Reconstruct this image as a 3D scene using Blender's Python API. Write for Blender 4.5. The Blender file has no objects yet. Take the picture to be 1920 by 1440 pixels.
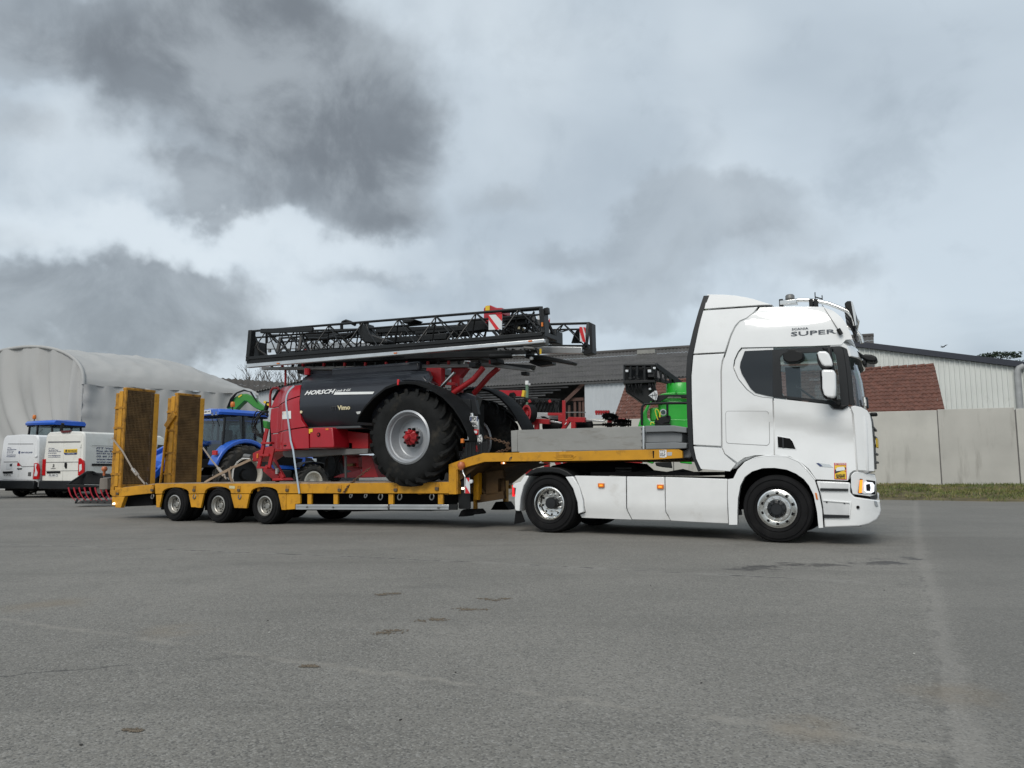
import bpy, bmesh, math, random
from mathutils import Vector, Matrix, noise as mnoise
random.seed(7)
SC = bpy.context.scene
COL = SC.collection
PI = math.pi
R = math.radians
# ------------------------------------------------------------------ camera
FPX = 1400.0                       # focal length in pixels of the 1920 px wide photograph
PITCH = math.atan(160 / 1400.0)
CAMZ = 1.085
cam_d = bpy.data.cameras.new('camera')
cam_d.sensor_width = 36.0
cam_d.lens = FPX / 1920 * 36
cam_d.clip_end = 3000
cam = bpy.data.objects.new('camera', cam_d)
cam.location = (0, 0, CAMZ)
cam.rotation_euler = (PI / 2 + PITCH, 0, 0)
COL.objects.link(cam)
SC.camera = cam
# ------------------------------------------------------------------ exposure
SC.view_settings.view_transform = 'Standard'
SC.view_settings.look = 'None'
SC.view_settings.gamma = 1.0
SC.view_settings.exposure = 0.5
SC.view_settings.use_curve_mapping = False
# ------------------------------------------------------------------ sun (veiled by cloud) and sky
SUN_EL, SUN_AZ = R(44), R(204)      # azimuth clockwise from +Y: behind the camera, slightly left
sd = bpy.data.lights.new('sun', 'SUN')
sd.energy = 1.4
sd.angle = R(32)
sd.color = (1.0, 0.955, 0.89)
sun = bpy.data.objects.new('sun', sd)
dirv = Vector((math.sin(SUN_AZ) * math.cos(SUN_EL), math.cos(SUN_AZ) * math.cos(SUN_EL), math.sin(SUN_EL)))
sun.rotation_euler = dirv.to_track_quat('Z', 'Y').to_euler()
sun.location = (0, -20, 40)
COL.objects.link(sun)


def ray(px, py):
    xc, yc = (px - 960) / FPX, (720 - py) / FPX
    return Vector((xc, math.cos(PITCH) - yc * math.sin(PITCH), math.sin(PITCH) + yc * math.cos(PITCH)))


def wp(px, py, depth):             # point of the place seen at a pixel, at a distance along the lens axis
    return Vector((0, 0, CAMZ)) + ray(px, py) * depth


def make_world():
    w = bpy.data.worlds.new('World')
    SC.world = w
    w.use_nodes = True
    N, L = w.node_tree.nodes, w.node_tree.links
    N.clear()
    out = N.new('ShaderNodeOutputWorld')
    bg = N.new('ShaderNodeBackground')
    bg.inputs['Strength'].default_value = 0.112
    L.new(bg.outputs[0], out.inputs[0])
    sky = N.new('ShaderNodeTexSky')
    sky.sky_type = 'NISHITA'
    sky.sun_disc = False
    sky.sun_elevation = SUN_EL
    sky.sun_rotation = SUN_AZ
    sky.air_density = 1.0
    sky.dust_density = 3.0
    tc = N.new('ShaderNodeTexCoord')

    def vm(op, a, b=None, **k):
        n = N.new('ShaderNodeVectorMath'); n.operation = op
        for i, x in enumerate((a, b)):
            if x is None: continue
            if isinstance(x, tuple): n.inputs[i].default_value = x
            else: L.new(x, n.inputs[i])
        return n.outputs['Value'] if op in ('LENGTH', 'DOT_PRODUCT') else n.outputs[0]

    def mt(op, a, b=None, c=None, clamp=False):
        n = N.new('ShaderNodeMath'); n.operation = op; n.use_clamp = clamp
        for i, x in enumerate((a, b, c)):
            if x is None: continue
            if isinstance(x, (int, float)): n.inputs[i].default_value = x
            else: L.new(x, n.inputs[i])
        return n.outputs[0]

    def sstep(x, a, b):
        n = N.new('ShaderNodeMapRange'); n.interpolation_type = 'SMOOTHSTEP'
        L.new(x, n.inputs[0]); n.inputs[1].default_value = a; n.inputs[2].default_value = b
        return n.outputs[0]

    def noise(vec, scale, detail=6, rough=0.55, dist=0.0):
        n = N.new('ShaderNodeTexNoise'); n.inputs['Scale'].default_value = scale
        n.inputs['Detail'].default_value = detail; n.inputs['Roughness'].default_value = rough
        n.inputs['Distortion'].default_value = dist
        L.new(vec, n.inputs['Vector'])
        return n

    def mixc(f, a, b):
        n = N.new('ShaderNodeMix'); n.data_type = 'RGBA'
        if isinstance(f, (int, float)): n.inputs[0].default_value = f
        else: L.new(f, n.inputs[0])
        for i, x in ((6, a), (7, b)):
            if isinstance(x, tuple): n.inputs[i].default_value = (*x, 1)
            else: L.new(x, n.inputs[i])
        return n.outputs[2]
    d = vm('NORMALIZE', tc.outputs['Generated'])
    sep = N.new('ShaderNodeSeparateXYZ'); L.new(d, sep.inputs[0])
    # flatten towards the horizon so the cloud bases crowd together there
    zz = mt('ADD', mt('MAXIMUM', sep.outputs[2], 0.0), 0.16)
    flat = N.new('ShaderNodeCombineXYZ')
    L.new(mt('DIVIDE', sep.outputs[0], zz), flat.inputs[0])
    L.new(mt('DIVIDE', sep.outputs[1], zz), flat.inputs[1])
    fl = flat.outputs[0]
    n_big = noise(fl, 0.75, 5, 0.5, 0.25).outputs[0]
    n_fine = noise(d, 7.5, 7, 0.58, 0.35).outputs[0]
    n_soft = noise(d, 2.6, 3, 0.5).outputs[0]
    warp = noise(d, 5.0, 5, 0.55, 0.0)
    wv = vm('SCALE', vm('SUBTRACT', warp.outputs['Color'], (0.5, 0.5, 0.5)))
    wv.node.inputs['Scale'].default_value = 0.26
    warp2 = noise(d, 17.0, 6, 0.6, 0.0)
    wv2 = vm('SCALE', vm('SUBTRACT', warp2.outputs['Color'], (0.5, 0.5, 0.5)))
    wv2.node.inputs['Scale'].default_value = 0.055
    dw = vm('ADD', vm('ADD', d, wv), wv2)
    wv3 = vm('SCALE', wv); wv3.node.inputs['Scale'].default_value = 0.28
    dw_small = vm('ADD', vm('ADD', d, wv3), wv2)
    # light veil with pale openings
    veil = mixc(sstep(n_big, 0.36, 0.66), (3.95, 4.5, 4.95), (2.95, 3.42, 3.85))
    veil = mixc(mt('MULTIPLY', sstep(n_fine, 0.50, 0.72), 0.45), veil, (2.35, 2.75, 3.1))
    veil = mixc(mt('MULTIPLY', sstep(n_soft, 0.48, 0.70), 0.55), veil, (4.9, 5.4, 5.75))
    col = veil
    # cloud banks: (pixel centre, pixel half sizes, strength)
    banks = [(500, 160, 330, 210, 0.95), (640, 320, 200, 130, 0.85), (330, 60, 380, 120, 0.75), (80, 70, 170, 70, 0.45),
             (400, 390, 150, 60, 0.8), (230, 575, 330, 85, 0.85), (480, 640, 200, 36, 0.6), (40, 235, 75, 35, 0.65),
             (745, 412, 90, 40, 0.75), (950, 372, 70, 26, 0.45), (1300, 450, 220, 75, 0.42), (1180, 560, 170, 60, 0.40),
             (1440, 460, 120, 40, 0.35), (1560, 505, 90, 22, 0.4), (700, 520, 110, 16, 0.4), (30, 440, 70, 26, 0.4),
             (1050, 480, 70, 26, 0.35)]
    for (px, py, hx, hy, st) in banks:
        c = ray(px, py).normalized()
        k = c.dot(Vector((0, math.cos(PITCH), math.sin(PITCH))))
        sx, sz = hx / FPX * k, hy / FPX * k
        df = vm('DIVIDE', vm('SUBTRACT', dw if hy > 45 else dw_small, tuple(c)), (sx, sx, sz))
        ln = vm('LENGTH', df)
        m = mt('MULTIPLY', sstep(ln, 1.2, 0.6) if hy > 45 else sstep(ln, 1.5, 0.2), st * 0.9)
        tone = mixc(sstep(n_fine, 0.36, 0.66), (1.15, 1.28, 1.40), (2.3, 2.55, 2.75))
        col = mixc(m, col, tone)
    # a bright gap between the two dark banks on the left
    for (px, py, hx, hy, st) in [(230, 460, 260, 45, 0.75), (130, 300, 120, 110, 0.5), (600, 480, 260, 40, 0.45), (640, 585, 140, 38, 0.35), (1000, 200, 180, 170, 0.25)]:
        c = ray(px, py).normalized()
        sx, sz = hx / FPX, hy / FPX
        ln = vm('LENGTH', vm('DIVIDE', vm('SUBTRACT', dw, tuple(c)), (sx, sx, sz)))
        col = mixc(mt('MULTIPLY', sstep(ln, 1.3, 0.3), st), col, (4.9, 5.4, 5.75))
    # below the horizon: plain dull ground tone
    col = mixc(sstep(sep.outputs[2], 0.0, -0.06), col, (1.0, 1.0, 1.0))
    fin = mixc(0.92, sky.outputs[0], col)
    L.new(fin, bg.inputs['Color'])
    w.cycles.sampling_method = 'MANUAL'
    w.cycles.sample_map_resolution = 512


make_world()

# ------------------------------------------------------------------ frames: a local (u forward, v away, z up) system for each thing
ZR = {'R1': (1240, 530, 4), 'R2': (1240, 740, 4), 'R3': (900, 760, 4.5714), 'R4': (640, 660, 5.0526), 'R5': (440, 560, 4.8),
      'R6': (780, 550, 5.3333), 'S1': (190, 700, 4.8), 'S2': (0, 640, 4.5), 'S3': (360, 700, 5.3333), 'S4': (880, 630, 4.3636),
      'S5': (1560, 600, 4), 'S6': (500, 840, 4.1739), 'G1': (840, 820, 9), 'G2': (180, 860, 12), 'G3': (1180, 660, 8),
      'G4': (0, 740, 6.5454), 'G5': (900, 700, 6), 'G6': (1200, 900, 2.6667), 'G7': (400, 670, 8), 'G8': (0, 960, 2), 'P': (0, 0, 1)}


class Frame:
    """u runs to the right of the picture (towards the camera for theta > 0), v away from the camera, z up"""
    def __init__(self, origin, theta_deg):
        self.o = Vector(origin); self.th = R(theta_deg)
        self.F = Vector((math.cos(self.th), -math.sin(self.th), 0))
        self.V = Vector((math.sin(self.th), math.cos(self.th), 0))

    def tp(self, px, py, v=0.0):
        d = ray(px, py)
        c = Vector((0, 0, CAMZ))
        t = (v - (c - self.o).dot(self.V)) / d.dot(self.V)
        q = c + d * t - self.o
        return (q.dot(self.F), q.z)

    def z(self, key, pts, v=0.0):
        x0, y0, k = ZR[key]
        return [self.tp(x0 + x / k, y0 + y / k, v) for x, y in pts]

    def zf(self, key, pts, vf):          # the same on a curved surface v = vf(u, z)
        x0, y0, k = ZR[key]; out = []
        for x, y in pts:
            v = 0.1
            for _ in range(14):
                q = self.tp(x0 + x / k, y0 + y / k, v); v = max(-0.3, min(1.2, 0.6 * v + 0.4 * vf(*q)))
            out.append(self.tp(x0 + x / k, y0 + y / k, v))
        return out

    def p3(self, key, x, y, v=0.0):
        u, z = self.z(key, [(x, y)], v)[0]
        return Vector((u, v, z))


def smooth01(x, a, b):
    t = max(0.0, min(1.0, (x - a) / (b - a)))
    return t * t * (3 - 2 * t)


TH = 28.0
_d = ray(1457, 1018)
P0 = Vector((0, 0, CAMZ)) + _d * (CAMZ / -_d.z)
TF = Frame((P0.x, P0.y, 0), TH)     # the lorry: origin on the ground under its front axle, near side


def ground_z(x, y):
    u = (Vector((x, y, 0)) - TF.o).dot(TF.F)
    return -0.11 * smooth01(-u, 4.5, 13) * (1 - smooth01(y, 20, 27))
# ------------------------------------------------------------------ mesh helpers
class MB:
    def __init__(self):
        self.v = []; self.f = []

    def add(self, vs, fs):
        n = len(self.v)
        self.v += [tuple(p) for p in vs]
        self.f += [tuple(i + n for i in f) for f in fs]
        return self

    def box(self, x0, x1, y0, y1, z0, z1):
        vs = [(x, y, z) for z in (z0, z1) for y in (y0, y1) for x in (x0, x1)]
        return self.add(vs, [(0, 2, 3, 1), (4, 5, 7, 6), (0, 1, 5, 4), (2, 6, 7, 3), (0, 4, 6, 2), (1, 3, 7, 5)])

    def bar(self, p, q, w, h=None, up=(0, 0, 1)):
        h = w if h is None else h
        p, q = Vector(p), Vector(q)
        d = (q - p).normalized()
        up = Vector(up)
        if abs(d.dot(up)) > 0.98: up = Vector((1, 0, 0))
        s = d.cross(up).normalized(); t = s.cross(d)
        vs = []
        for c in (p, q):
            for a, b in ((-1, -1), (1, -1), (1, 1), (-1, 1)):
                vs.append(c + s * (a * w / 2) + t * (b * h / 2))
        return self.add(vs, [(3, 2, 1, 0), (4, 5, 6, 7), (0, 1, 5, 4), (1, 2, 6, 5), (2, 3, 7, 6), (3, 0, 4, 7)])

    def tube(self, pts, r, n=8, r2=None):
        pts = [Vector(p) for p in pts]
        m = len(pts)
        vs, fs = [], []
        prev = None
        for i, p in enumerate(pts):
            d = (pts[min(i + 1, m - 1)] - pts[max(i - 1, 0)]).normalized()
            if prev is None:
                a = Vector((0, 0, 1)) if abs(d.z) < 0.9 else Vector((1, 0, 0))
                s = d.cross(a).normalized()
            else:
                s = (prev - d * prev.dot(d)).normalized()
            prev = s
            t = d.cross(s)
            rr = r if r2 is None else r + (r2 - r) * i / (m - 1)
            for k in range(n):
                an = 2 * PI * k / n
                vs.append(p + s * (rr * math.cos(an)) + t * (rr * math.sin(an)))
        for i in range(m - 1):
            for k in range(n):
                a, b = i * n + k, i * n + (k + 1) % n
                fs.append((a, b, b + n, a + n))
        fs.append(tuple(range(n - 1, -1, -1)))
        fs.append(tuple((m - 1) * n + k for k in range(n)))
        return self.add(vs, fs)

    def lathe(self, prof, c=(0, 0, 0), n=40, axis='y', closed=False):
        """prof: (radius, along) pairs; axis y runs along v"""
        vs, fs = [], []
        m = len(prof)
        for k in range(n):
            a = 2 * PI * k / n
            for r, s in prof:
                if axis == 'y': q = (r * math.cos(a), s, r * math.sin(a))
                elif axis == 'x': q = (s, r * math.cos(a), r * math.sin(a))
                else: q = (r * math.cos(a), r * math.sin(a), s)
                vs.append((q[0] + c[0], q[1] + c[1], q[2] + c[2]))
        rng = m if closed else m - 1
        for k in range(n):
            k2 = (k + 1) % n
            for i in range(rng):
                j = (i + 1) % m
                if prof[i][0] < 1e-6 and prof[j][0] < 1e-6: continue
                fs.append((k * m + i, k * m + j, k2 * m + j, k2 * m + i))
        return self.add(vs, fs)

    def prism(self, poly, d0, d1, plane='xz'):
        n = len(poly)
        def P(a, b, d):
            return (a, d, b) if plane == 'xz' else ((d, a, b) if plane == 'yz' else (a, b, d))
        vs = [P(a, b, d0) for a, b in poly] + [P(a, b, d1) for a, b in poly]
        fs = [tuple(range(n)), tuple(range(2 * n - 1, n - 1, -1))]
        for i in range(n):
            j = (i + 1) % n
            fs.append((i, i + n, j + n, j))
        return self.add(vs, fs)

    def loft(self, rings, caps=True, closed=True):
        """rings: lists of 3d points with equal count"""
        m = len(rings[0]); vs = []; fs = []
        for r in rings: vs += list(r)
        for i in range(len(rings) - 1):
            for k in range(m if closed else m - 1):
                k2 = (k + 1) % m
                fs.append((i * m + k, i * m + k2, (i + 1) * m + k2, (i + 1) * m + k))
        if caps:
            fs.append(tuple(range(m - 1, -1, -1)))
            fs.append(tuple((len(rings) - 1) * m + k for k in range(m)))
        return self.add(vs, fs)

    def grid(self, fn, nu, nv):
        vs = [fn(i / nu, j / nv) for i in range(nu + 1) for j in range(nv + 1)]
        fs = []
        for i in range(nu):
            for j in range(nv):
                a = i * (nv + 1) + j
                fs.append((a, a + 1, a + nv + 2, a + nv + 1))
        return self.add(vs, fs)

    def mesh(self, name, smooth=None):
        me = bpy.data.meshes.new(name)
        me.from_pydata(self.v, [], self.f)
        bm = bmesh.new(); bm.from_mesh(me)
        bmesh.ops.recalc_face_normals(bm, faces=bm.faces)
        if smooth is not None:
            lim = R(smooth)
            for f in bm.faces: f.smooth = True
            for e in bm.edges:
                e.smooth = len(e.link_faces) == 2 and e.calc_face_angle(0) < lim
        bm.to_mesh(me); bm.free()
        return me

    def build(self, name, mat, parent=None, smooth=None, bevel=0.0, loc=None, seg=2):
        return link(self.mesh(name, smooth if smooth is not None else (35 if bevel else None)), name, mat, parent, bevel, loc, seg)


def link(me, name, mat, parent=None, bevel=0.0, loc=None, seg=2):
    o = bpy.data.objects.new(name, me)
    if mat is not None:
        me.materials.clear(); me.materials.append(mat)
    COL.objects.link(o)
    if parent is not None: o.parent = parent
    if loc is not None: o.location = loc
    if bevel:
        b = o.modifiers.new('bevel', 'BEVEL'); b.width = bevel; b.segments = seg
        b.limit_method = 'ANGLE'; b.angle_limit = R(40)
    return o


def tag(o, label, cat, group=None, kind=None):
    o['label'] = label; o['category'] = cat
    if group: o['group'] = group
    if kind: o['kind'] = kind
    return o


def stuff(o):
    o['kind'] = 'stuff'; return o


def empty(name, loc, rz=0.0):
    o = bpy.data.objects.new(name, None)
    o.location = loc; o.rotation_euler = (0, 0, rz)
    o.empty_display_size = 0.3
    COL.objects.link(o)
    return o


def froot(name, fr, label, cat, group=None):
    return tag(empty(name, fr.o, -fr.th), label, cat, group)


def copy_tree(o, parent=None, loc=None):
    c = o.copy(); COL.objects.link(c)
    if parent is not None: c.parent = parent
    if loc is not None: c.location = loc
    for ch in list(o.children): copy_tree(ch, c)
    return c


def inset(poly, d):
    """shrink a simple polygon by d"""
    n = len(poly)
    ar = sum(poly[i][0] * poly[(i + 1) % n][1] - poly[(i + 1) % n][0] * poly[i][1] for i in range(n))
    s = 1 if ar > 0 else -1
    out = []
    for i in range(n):
        p0, p1, p2 = Vector(poly[i - 1]), Vector(poly[i]), Vector(poly[(i + 1) % n])
        e1 = (p1 - p0).normalized(); e2 = (p2 - p1).normalized()
        n1 = Vector((-e1.y, e1.x)) * s; n2 = Vector((-e2.y, e2.x)) * s
        b = n1 + n2
        if b.length < 1e-4: b = n1
        b.normalize()
        k = max(0.4, b.dot(n1))
        q = p1 + b * (d / k)
        out.append((q.x, q.y))
    return out


def panel(name, poly, vfun, thick, mat, parent, gap=0.0, step=0.12, bevel=0.008, smooth=30, ofs=0.0):
    """a sheet cut to the outline poly (u, z), curved to v = vfun(u, z), thickened away from the camera"""
    if gap: poly = inset(poly, gap)
    bm = bmesh.new()
    vs = [bm.verts.new((a, 0, b)) for a, b in poly]
    bm.faces.new(vs)
    us = [a for a, b in poly]; zs = [b for a, b in poly]
    def cuts(lo, hi):
        k = min(60, max(1, int((hi - lo) / step)))
        return [lo + (hi - lo) * i / k for i in range(1, k)]
    if step:
        for c in cuts(min(us), max(us)):
            bmesh.ops.bisect_plane(bm, geom=bm.verts[:] + bm.edges[:] + bm.faces[:], plane_co=(c, 0, 0), plane_no=(1, 0, 0), dist=1e-5)
        for c in cuts(min(zs), max(zs)):
            bmesh.ops.bisect_plane(bm, geom=bm.verts[:] + bm.edges[:] + bm.faces[:], plane_co=(0, 0, c), plane_no=(0, 0, 1), dist=1e-5)
    front = bm.faces[:]
    ex = bmesh.ops.extrude_face_region(bm, geom=front, use_keep_orig=True)
    newv = set(e for e in ex['geom'] if isinstance(e, bmesh.types.BMVert))
    for v in bm.verts:
        dv = vfun(v.co.x, v.co.z) + ofs
        v.co.y = dv + (thick if v in newv else 0.0)
    bmesh.ops.recalc_face_normals(bm, faces=bm.faces)
    lim = R(smooth)
    for f in bm.faces: f.smooth = True
    for e in bm.edges: e.smooth = len(e.link_faces) == 2 and e.calc_face_angle(0) < lim
    me = bpy.data.meshes.new(name)
    bm.to_mesh(me); bm.free()
    return link(me, name, mat, parent, bevel)


def arc_pts(cx, cz, r, a0, a1, n):
    return [(cx + r * math.cos(R(a0 + (a1 - a0) * i / n)), cz + r * math.sin(R(a0 + (a1 - a0) * i / n))) for i in range(n + 1)]


def rrect(x0, x1, z0, z1, r, n=4):
    p = []
    for cx, cz, a in ((x1 - r, z1 - r, 0), (x0 + r, z1 - r, 90), (x0 + r, z0 + r, 180), (x1 - r, z0 + r, 270)):
        p += arc_pts(cx, cz, r, a, a + 90, n)
    return p


def text(name, s, mat, parent, origin, dirx, diry, height, width=None, shear=0.0, weight=0.0, thick=0.003, align='LEFT', letters=False):
    """lettering built as a thin mesh; height is the cap height; dirx/diry span its plane"""
    cu = bpy.data.curves.new(name, 'FONT')
    cu.body = s; cu.size = 1.0; cu.shear = shear; cu.offset = weight
    cu.resolution_u = 2
    cu.extrude = 0.01
    tmp = bpy.data.objects.new(name, cu); COL.objects.link(tmp)
    bpy.context.view_layer.update()
    me = bpy.data.meshes.new_from_object(tmp.evaluated_get(bpy.context.evaluated_depsgraph_get()))
    bpy.data.objects.remove(tmp)
    xs = [v.co.x for v in me.vertices]; ys = [v.co.y for v in me.vertices]
    x0, x1, y0, y1 = min(xs), max(xs), min(ys), max(ys)
    dx, dy = Vector(dirx).normalized(), Vector(diry).normalized()
    nz = dx.cross(dy).normalized()
    ky = height / (y1 - y0)
    kx = ky if width is None else width / (x1 - x0)
    sh = {'LEFT': 0, 'CENTER': -0.5 * (x1 - x0) * kx}[align]
    o0 = Vector(origin)
    for v in me.vertices:
        c = v.co.copy()
        v.co = o0 + dx * ((c.x - x0) * kx + sh) + dy * ((c.y - y0) * ky) + nz * (thick if c.z > 0 else 0.0)
    me.name = name
    if not letters: return stuff(link(me, name, mat, parent))
    bm = bmesh.new(); bm.from_mesh(me)
    left = set(bm.verts)
    while left:                                  # one part for each letter
        st = [left.pop()]; isl = set(st)
        while st:
            v = st.pop()
            for e in v.link_edges:
                w = e.other_vert(v)
                if w in left: left.discard(w); isl.add(w); st.append(w)
        vs = list(isl); ix = {v: i for i, v in enumerate(vs)}
        m2 = bpy.data.meshes.new('letter')
        m2.from_pydata([tuple(v.co) for v in vs], [], [[ix[v] for v in f.verts] for f in bm.faces if f.verts[0] in isl])
        link(m2, 'letter', mat, parent)
    bm.free()


# ------------------------------------------------------------------ materials
MATS = {}


def M(name, col, rough=0.5, metal=0.0, var=0.12, vscale=3.0, dirt=None, dirt_amt=0.0, dirt_scale=1.4, bump=0.0, bscale=60.0, coat=0.0, emit=None, estr=1.0, spec=0.5, dirt_map=None):
    if name in MATS: return MATS[name]
    m = bpy.data.materials.new(name); m.use_nodes = True
    N, L = m.node_tree.nodes, m.node_tree.links
    b = N['Principled BSDF']
    b.inputs['Roughness'].default_value = rough
    b.inputs['Metallic'].default_value = metal
    b.inputs['Specular IOR Level'].default_value = spec
    if coat:
        b.inputs['Coat Weight'].default_value = coat; b.inputs['Coat Roughness'].default_value = 0.04
    tc = N.new('ShaderNodeTexCoord')
    nz = N.new('ShaderNodeTexNoise'); nz.inputs['Scale'].default_value = vscale; nz.inputs['Detail'].default_value = 6
    L.new(tc.outputs['Object'], nz.inputs['Vector'])
    cr = N.new('ShaderNodeValToRGB')
    c0 = [max(0, c * (1 - var)) for c in col]; c1 = [min(1, c * (1 + var)) for c in col]
    cr.color_ramp.elements[0].color = (*c0, 1); cr.color_ramp.elements[0].position = 0.3
    cr.color_ramp.elements[1].color = (*c1, 1); cr.color_ramp.elements[1].position = 0.7
    L.new(nz.outputs[0], cr.inputs[0])
    last = cr.outputs[0]
    if dirt is not None:
        n2 = N.new('ShaderNodeTexNoise'); n2.inputs['Scale'].default_value = dirt_scale; n2.inputs['Detail'].default_value = 9
        n2.inputs['Roughness'].default_value = 0.68
        if dirt_map:
            mp = N.new('ShaderNodeMapping'); mp.inputs['Scale'].default_value = dirt_map
            L.new(tc.outputs['Object'], mp.inputs[0]); L.new(mp.outputs[0], n2.inputs['Vector'])
        else: L.new(tc.outputs['Object'], n2.inputs['Vector'])
        mr = N.new('ShaderNodeMapRange'); mr.inputs[1].default_value = 0.62 - 0.25 * dirt_amt; mr.inputs[2].default_value = 0.80 - 0.15 * dirt_amt
        mr.inputs[4].default_value = min(1, 0.35 + dirt_amt)
        L.new(n2.outputs[0], mr.inputs[0])
        mx = N.new('ShaderNodeMix'); mx.data_type = 'RGBA'
        L.new(mr.outputs[0], mx.inputs[0]); L.new(last, mx.inputs[6]); mx.inputs[7].default_value = (*dirt, 1)
        last = mx.outputs[2]
        rr = N.new('ShaderNodeMapRange'); rr.inputs[3].default_value = rough; rr.inputs[4].default_value = min(1, rough + 0.35)
        L.new(mr.outputs[0], rr.inputs[0]); L.new(rr.outputs[0], b.inputs['Roughness'])
    L.new(last, b.inputs['Base Color'])
    if bump:
        n3 = N.new('ShaderNodeTexNoise'); n3.inputs['Scale'].default_value = bscale; n3.inputs['Detail'].default_value = 4
        L.new(tc.outputs['Object'], n3.inputs['Vector'])
        bp = N.new('ShaderNodeBump'); bp.inputs['Strength'].default_value = bump; bp.inputs['Distance'].default_value = 0.01
        L.new(n3.outputs[0], bp.inputs['Height']); L.new(bp.outputs[0], b.inputs['Normal'])
    if emit:
        b.inputs['Emission Color'].default_value = (*emit, 1); b.inputs['Emission Strength'].default_value = estr
    MATS[name] = m
    return m


def glass(name, tint=(0.6, 0.68, 0.68), amount=0.75):
    if name in MATS: return MATS[name]
    m = bpy.data.materials.new(name); m.use_nodes = True
    N, L = m.node_tree.nodes, m.node_tree.links
    N.remove(N['Principled BSDF'])
    out = N['Material Output']
    tr = N.new('ShaderNodeBsdfTransparent'); tr.inputs[0].default_value = (*[t * amount for t in tint], 1)
    gl = N.new('ShaderNodeBsdfGlossy'); gl.inputs['Roughness'].default_value = 0.03
    gl.inputs[0].default_value = (0.9, 0.95, 1, 1)
    lw = N.new('ShaderNodeLayerWeight'); lw.inputs[0].default_value = 0.5
    pw = N.new('ShaderNodeMath'); pw.operation = 'POWER'; pw.inputs[1].default_value = 4.0; L.new(lw.outputs['Facing'], pw.inputs[0])
    fr = N.new('ShaderNodeMath'); fr.operation = 'MULTIPLY_ADD'; fr.inputs[1].default_value = 0.8; fr.inputs[2].default_value = 0.05; L.new(pw.outputs[0], fr.inputs[0])
    mx = N.new('ShaderNodeMixShader')
    L.new(fr.outputs[0], mx.inputs[0]); L.new(tr.outputs[0], mx.inputs[1]); L.new(gl.outputs[0], mx.inputs[2])
    L.new(mx.outputs[0], out.inputs[0])
    MATS[name] = m
    return m


BR = (0.10, 0.07, 0.045)
WHITE = M('white_paint', (0.76, 0.77, 0.765), 0.3, var=0.03, dirt=(0.55, 0.53, 0.49), dirt_amt=0.03, coat=1.0)
SKIRT = M('white_paint_road_film', (0.75, 0.755, 0.745), 0.32, var=0.04, dirt=(0.47, 0.44, 0.39), dirt_amt=0.16, dirt_scale=2.2, coat=0.8)
VANW = M('van_white', (0.74, 0.75, 0.75), 0.4, var=0.03, dirt=(0.4, 0.38, 0.33), dirt_amt=0.15, coat=0.3)
VANW2 = M('van_cream', (0.72, 0.71, 0.66), 0.45, var=0.04, dirt=(0.42, 0.37, 0.28), dirt_amt=0.25, coat=0.2)
YEL = M('yellow_paint', (0.53, 0.25, 0.006), 0.5, var=0.16, vscale=2.2, dirt=(0.10, 0.05, 0.015), dirt_amt=0.34, dirt_scale=6.0)
YELR = M('yellow_rusty', (0.40, 0.185, 0.008), 0.65, var=0.25, vscale=3.0, dirt=(0.07, 0.035, 0.012), dirt_amt=0.6, dirt_scale=5.0)
RUSTM = M('rust_mesh', (0.045, 0.028, 0.015), 0.85, var=0.4, vscale=4)
BLK = M('black_plastic', (0.0075, 0.008, 0.0085), 0.5, var=0.2, spec=0.3)
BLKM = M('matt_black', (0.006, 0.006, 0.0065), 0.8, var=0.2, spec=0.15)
TRIM = M('dark_trim', (0.013, 0.015, 0.017), 0.5, var=0.15, spec=0.35)
BOOM = M('boom_black', (0.008, 0.009, 0.0095), 0.45, var=0.3, dirt=(0.03, 0.028, 0.025), dirt_amt=0.08, spec=0.35)
RUB = M('rubber', (0.010, 0.010, 0.0105), 0.8, var=0.25, vscale=5, dirt=(0.04, 0.037, 0.032), dirt_amt=0.1, spec=0.15, bump=0.15)
RUBD = M('rubber_dusty', (0.012, 0.0125, 0.0125), 0.8, var=0.3, vscale=4, dirt=(0.06, 0.053, 0.042), dirt_amt=0.34, spec=0.15, dirt_scale=2.5, bump=0.2)
CHR = M('polished_rim', (0.72, 0.72, 0.70), 0.22, metal=1.0, var=0.08)
RIMG = M('dull_rim', (0.42, 0.41, 0.38), 0.42, metal=0.8, var=0.2, dirt=(0.12, 0.09, 0.06), dirt_amt=0.3)
RIMS = M('silver_paint', (0.32, 0.335, 0.35), 0.38, metal=0.3, var=0.08, dirt=(0.16, 0.15, 0.13), dirt_amt=0.15)
RIMW = M('cream_rim', (0.62, 0.58, 0.50), 0.5, var=0.08, dirt=(0.25, 0.2, 0.14), dirt_amt=0.2)
ALU = M('aluminium', (0.62, 0.63, 0.63), 0.35, metal=0.9, var=0.1, dirt=(0.3, 0.29, 0.27), dirt_amt=0.12)
ALUD = M('weathered_board', (0.27, 0.27, 0.255), 0.6, metal=0.15, var=0.10, vscale=2, dirt=(0.17, 0.155, 0.13), dirt_amt=0.4, dirt_scale=3, dirt_map=(.5, 1, 2.2), bump=0.3, bscale=9)
GREYB = M('grey_box', (0.17, 0.18, 0.185), 0.5, var=0.08, dirt=(0.16, 0.10, 0.05), dirt_amt=0.2, dirt_scale=2)
STEEL = M('grey_steel', (0.16, 0.16, 0.155), 0.5, metal=0.4, var=0.2)
RED = M('red_paint', (0.36, 0.006, 0.015), 0.36, var=0.08, coat=0.25, dirt=(0.2, 0.03, 0.03), dirt_amt=0.1)
REDD = M('red_frame', (0.33, 0.010, 0.014), 0.45, var=0.12, dirt=(0.12, 0.05, 0.03), dirt_amt=0.2)
NAVY = M('anthracite_tank', (0.014, 0.0165, 0.023), 0.38, var=0.12, coat=0.25)
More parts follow.
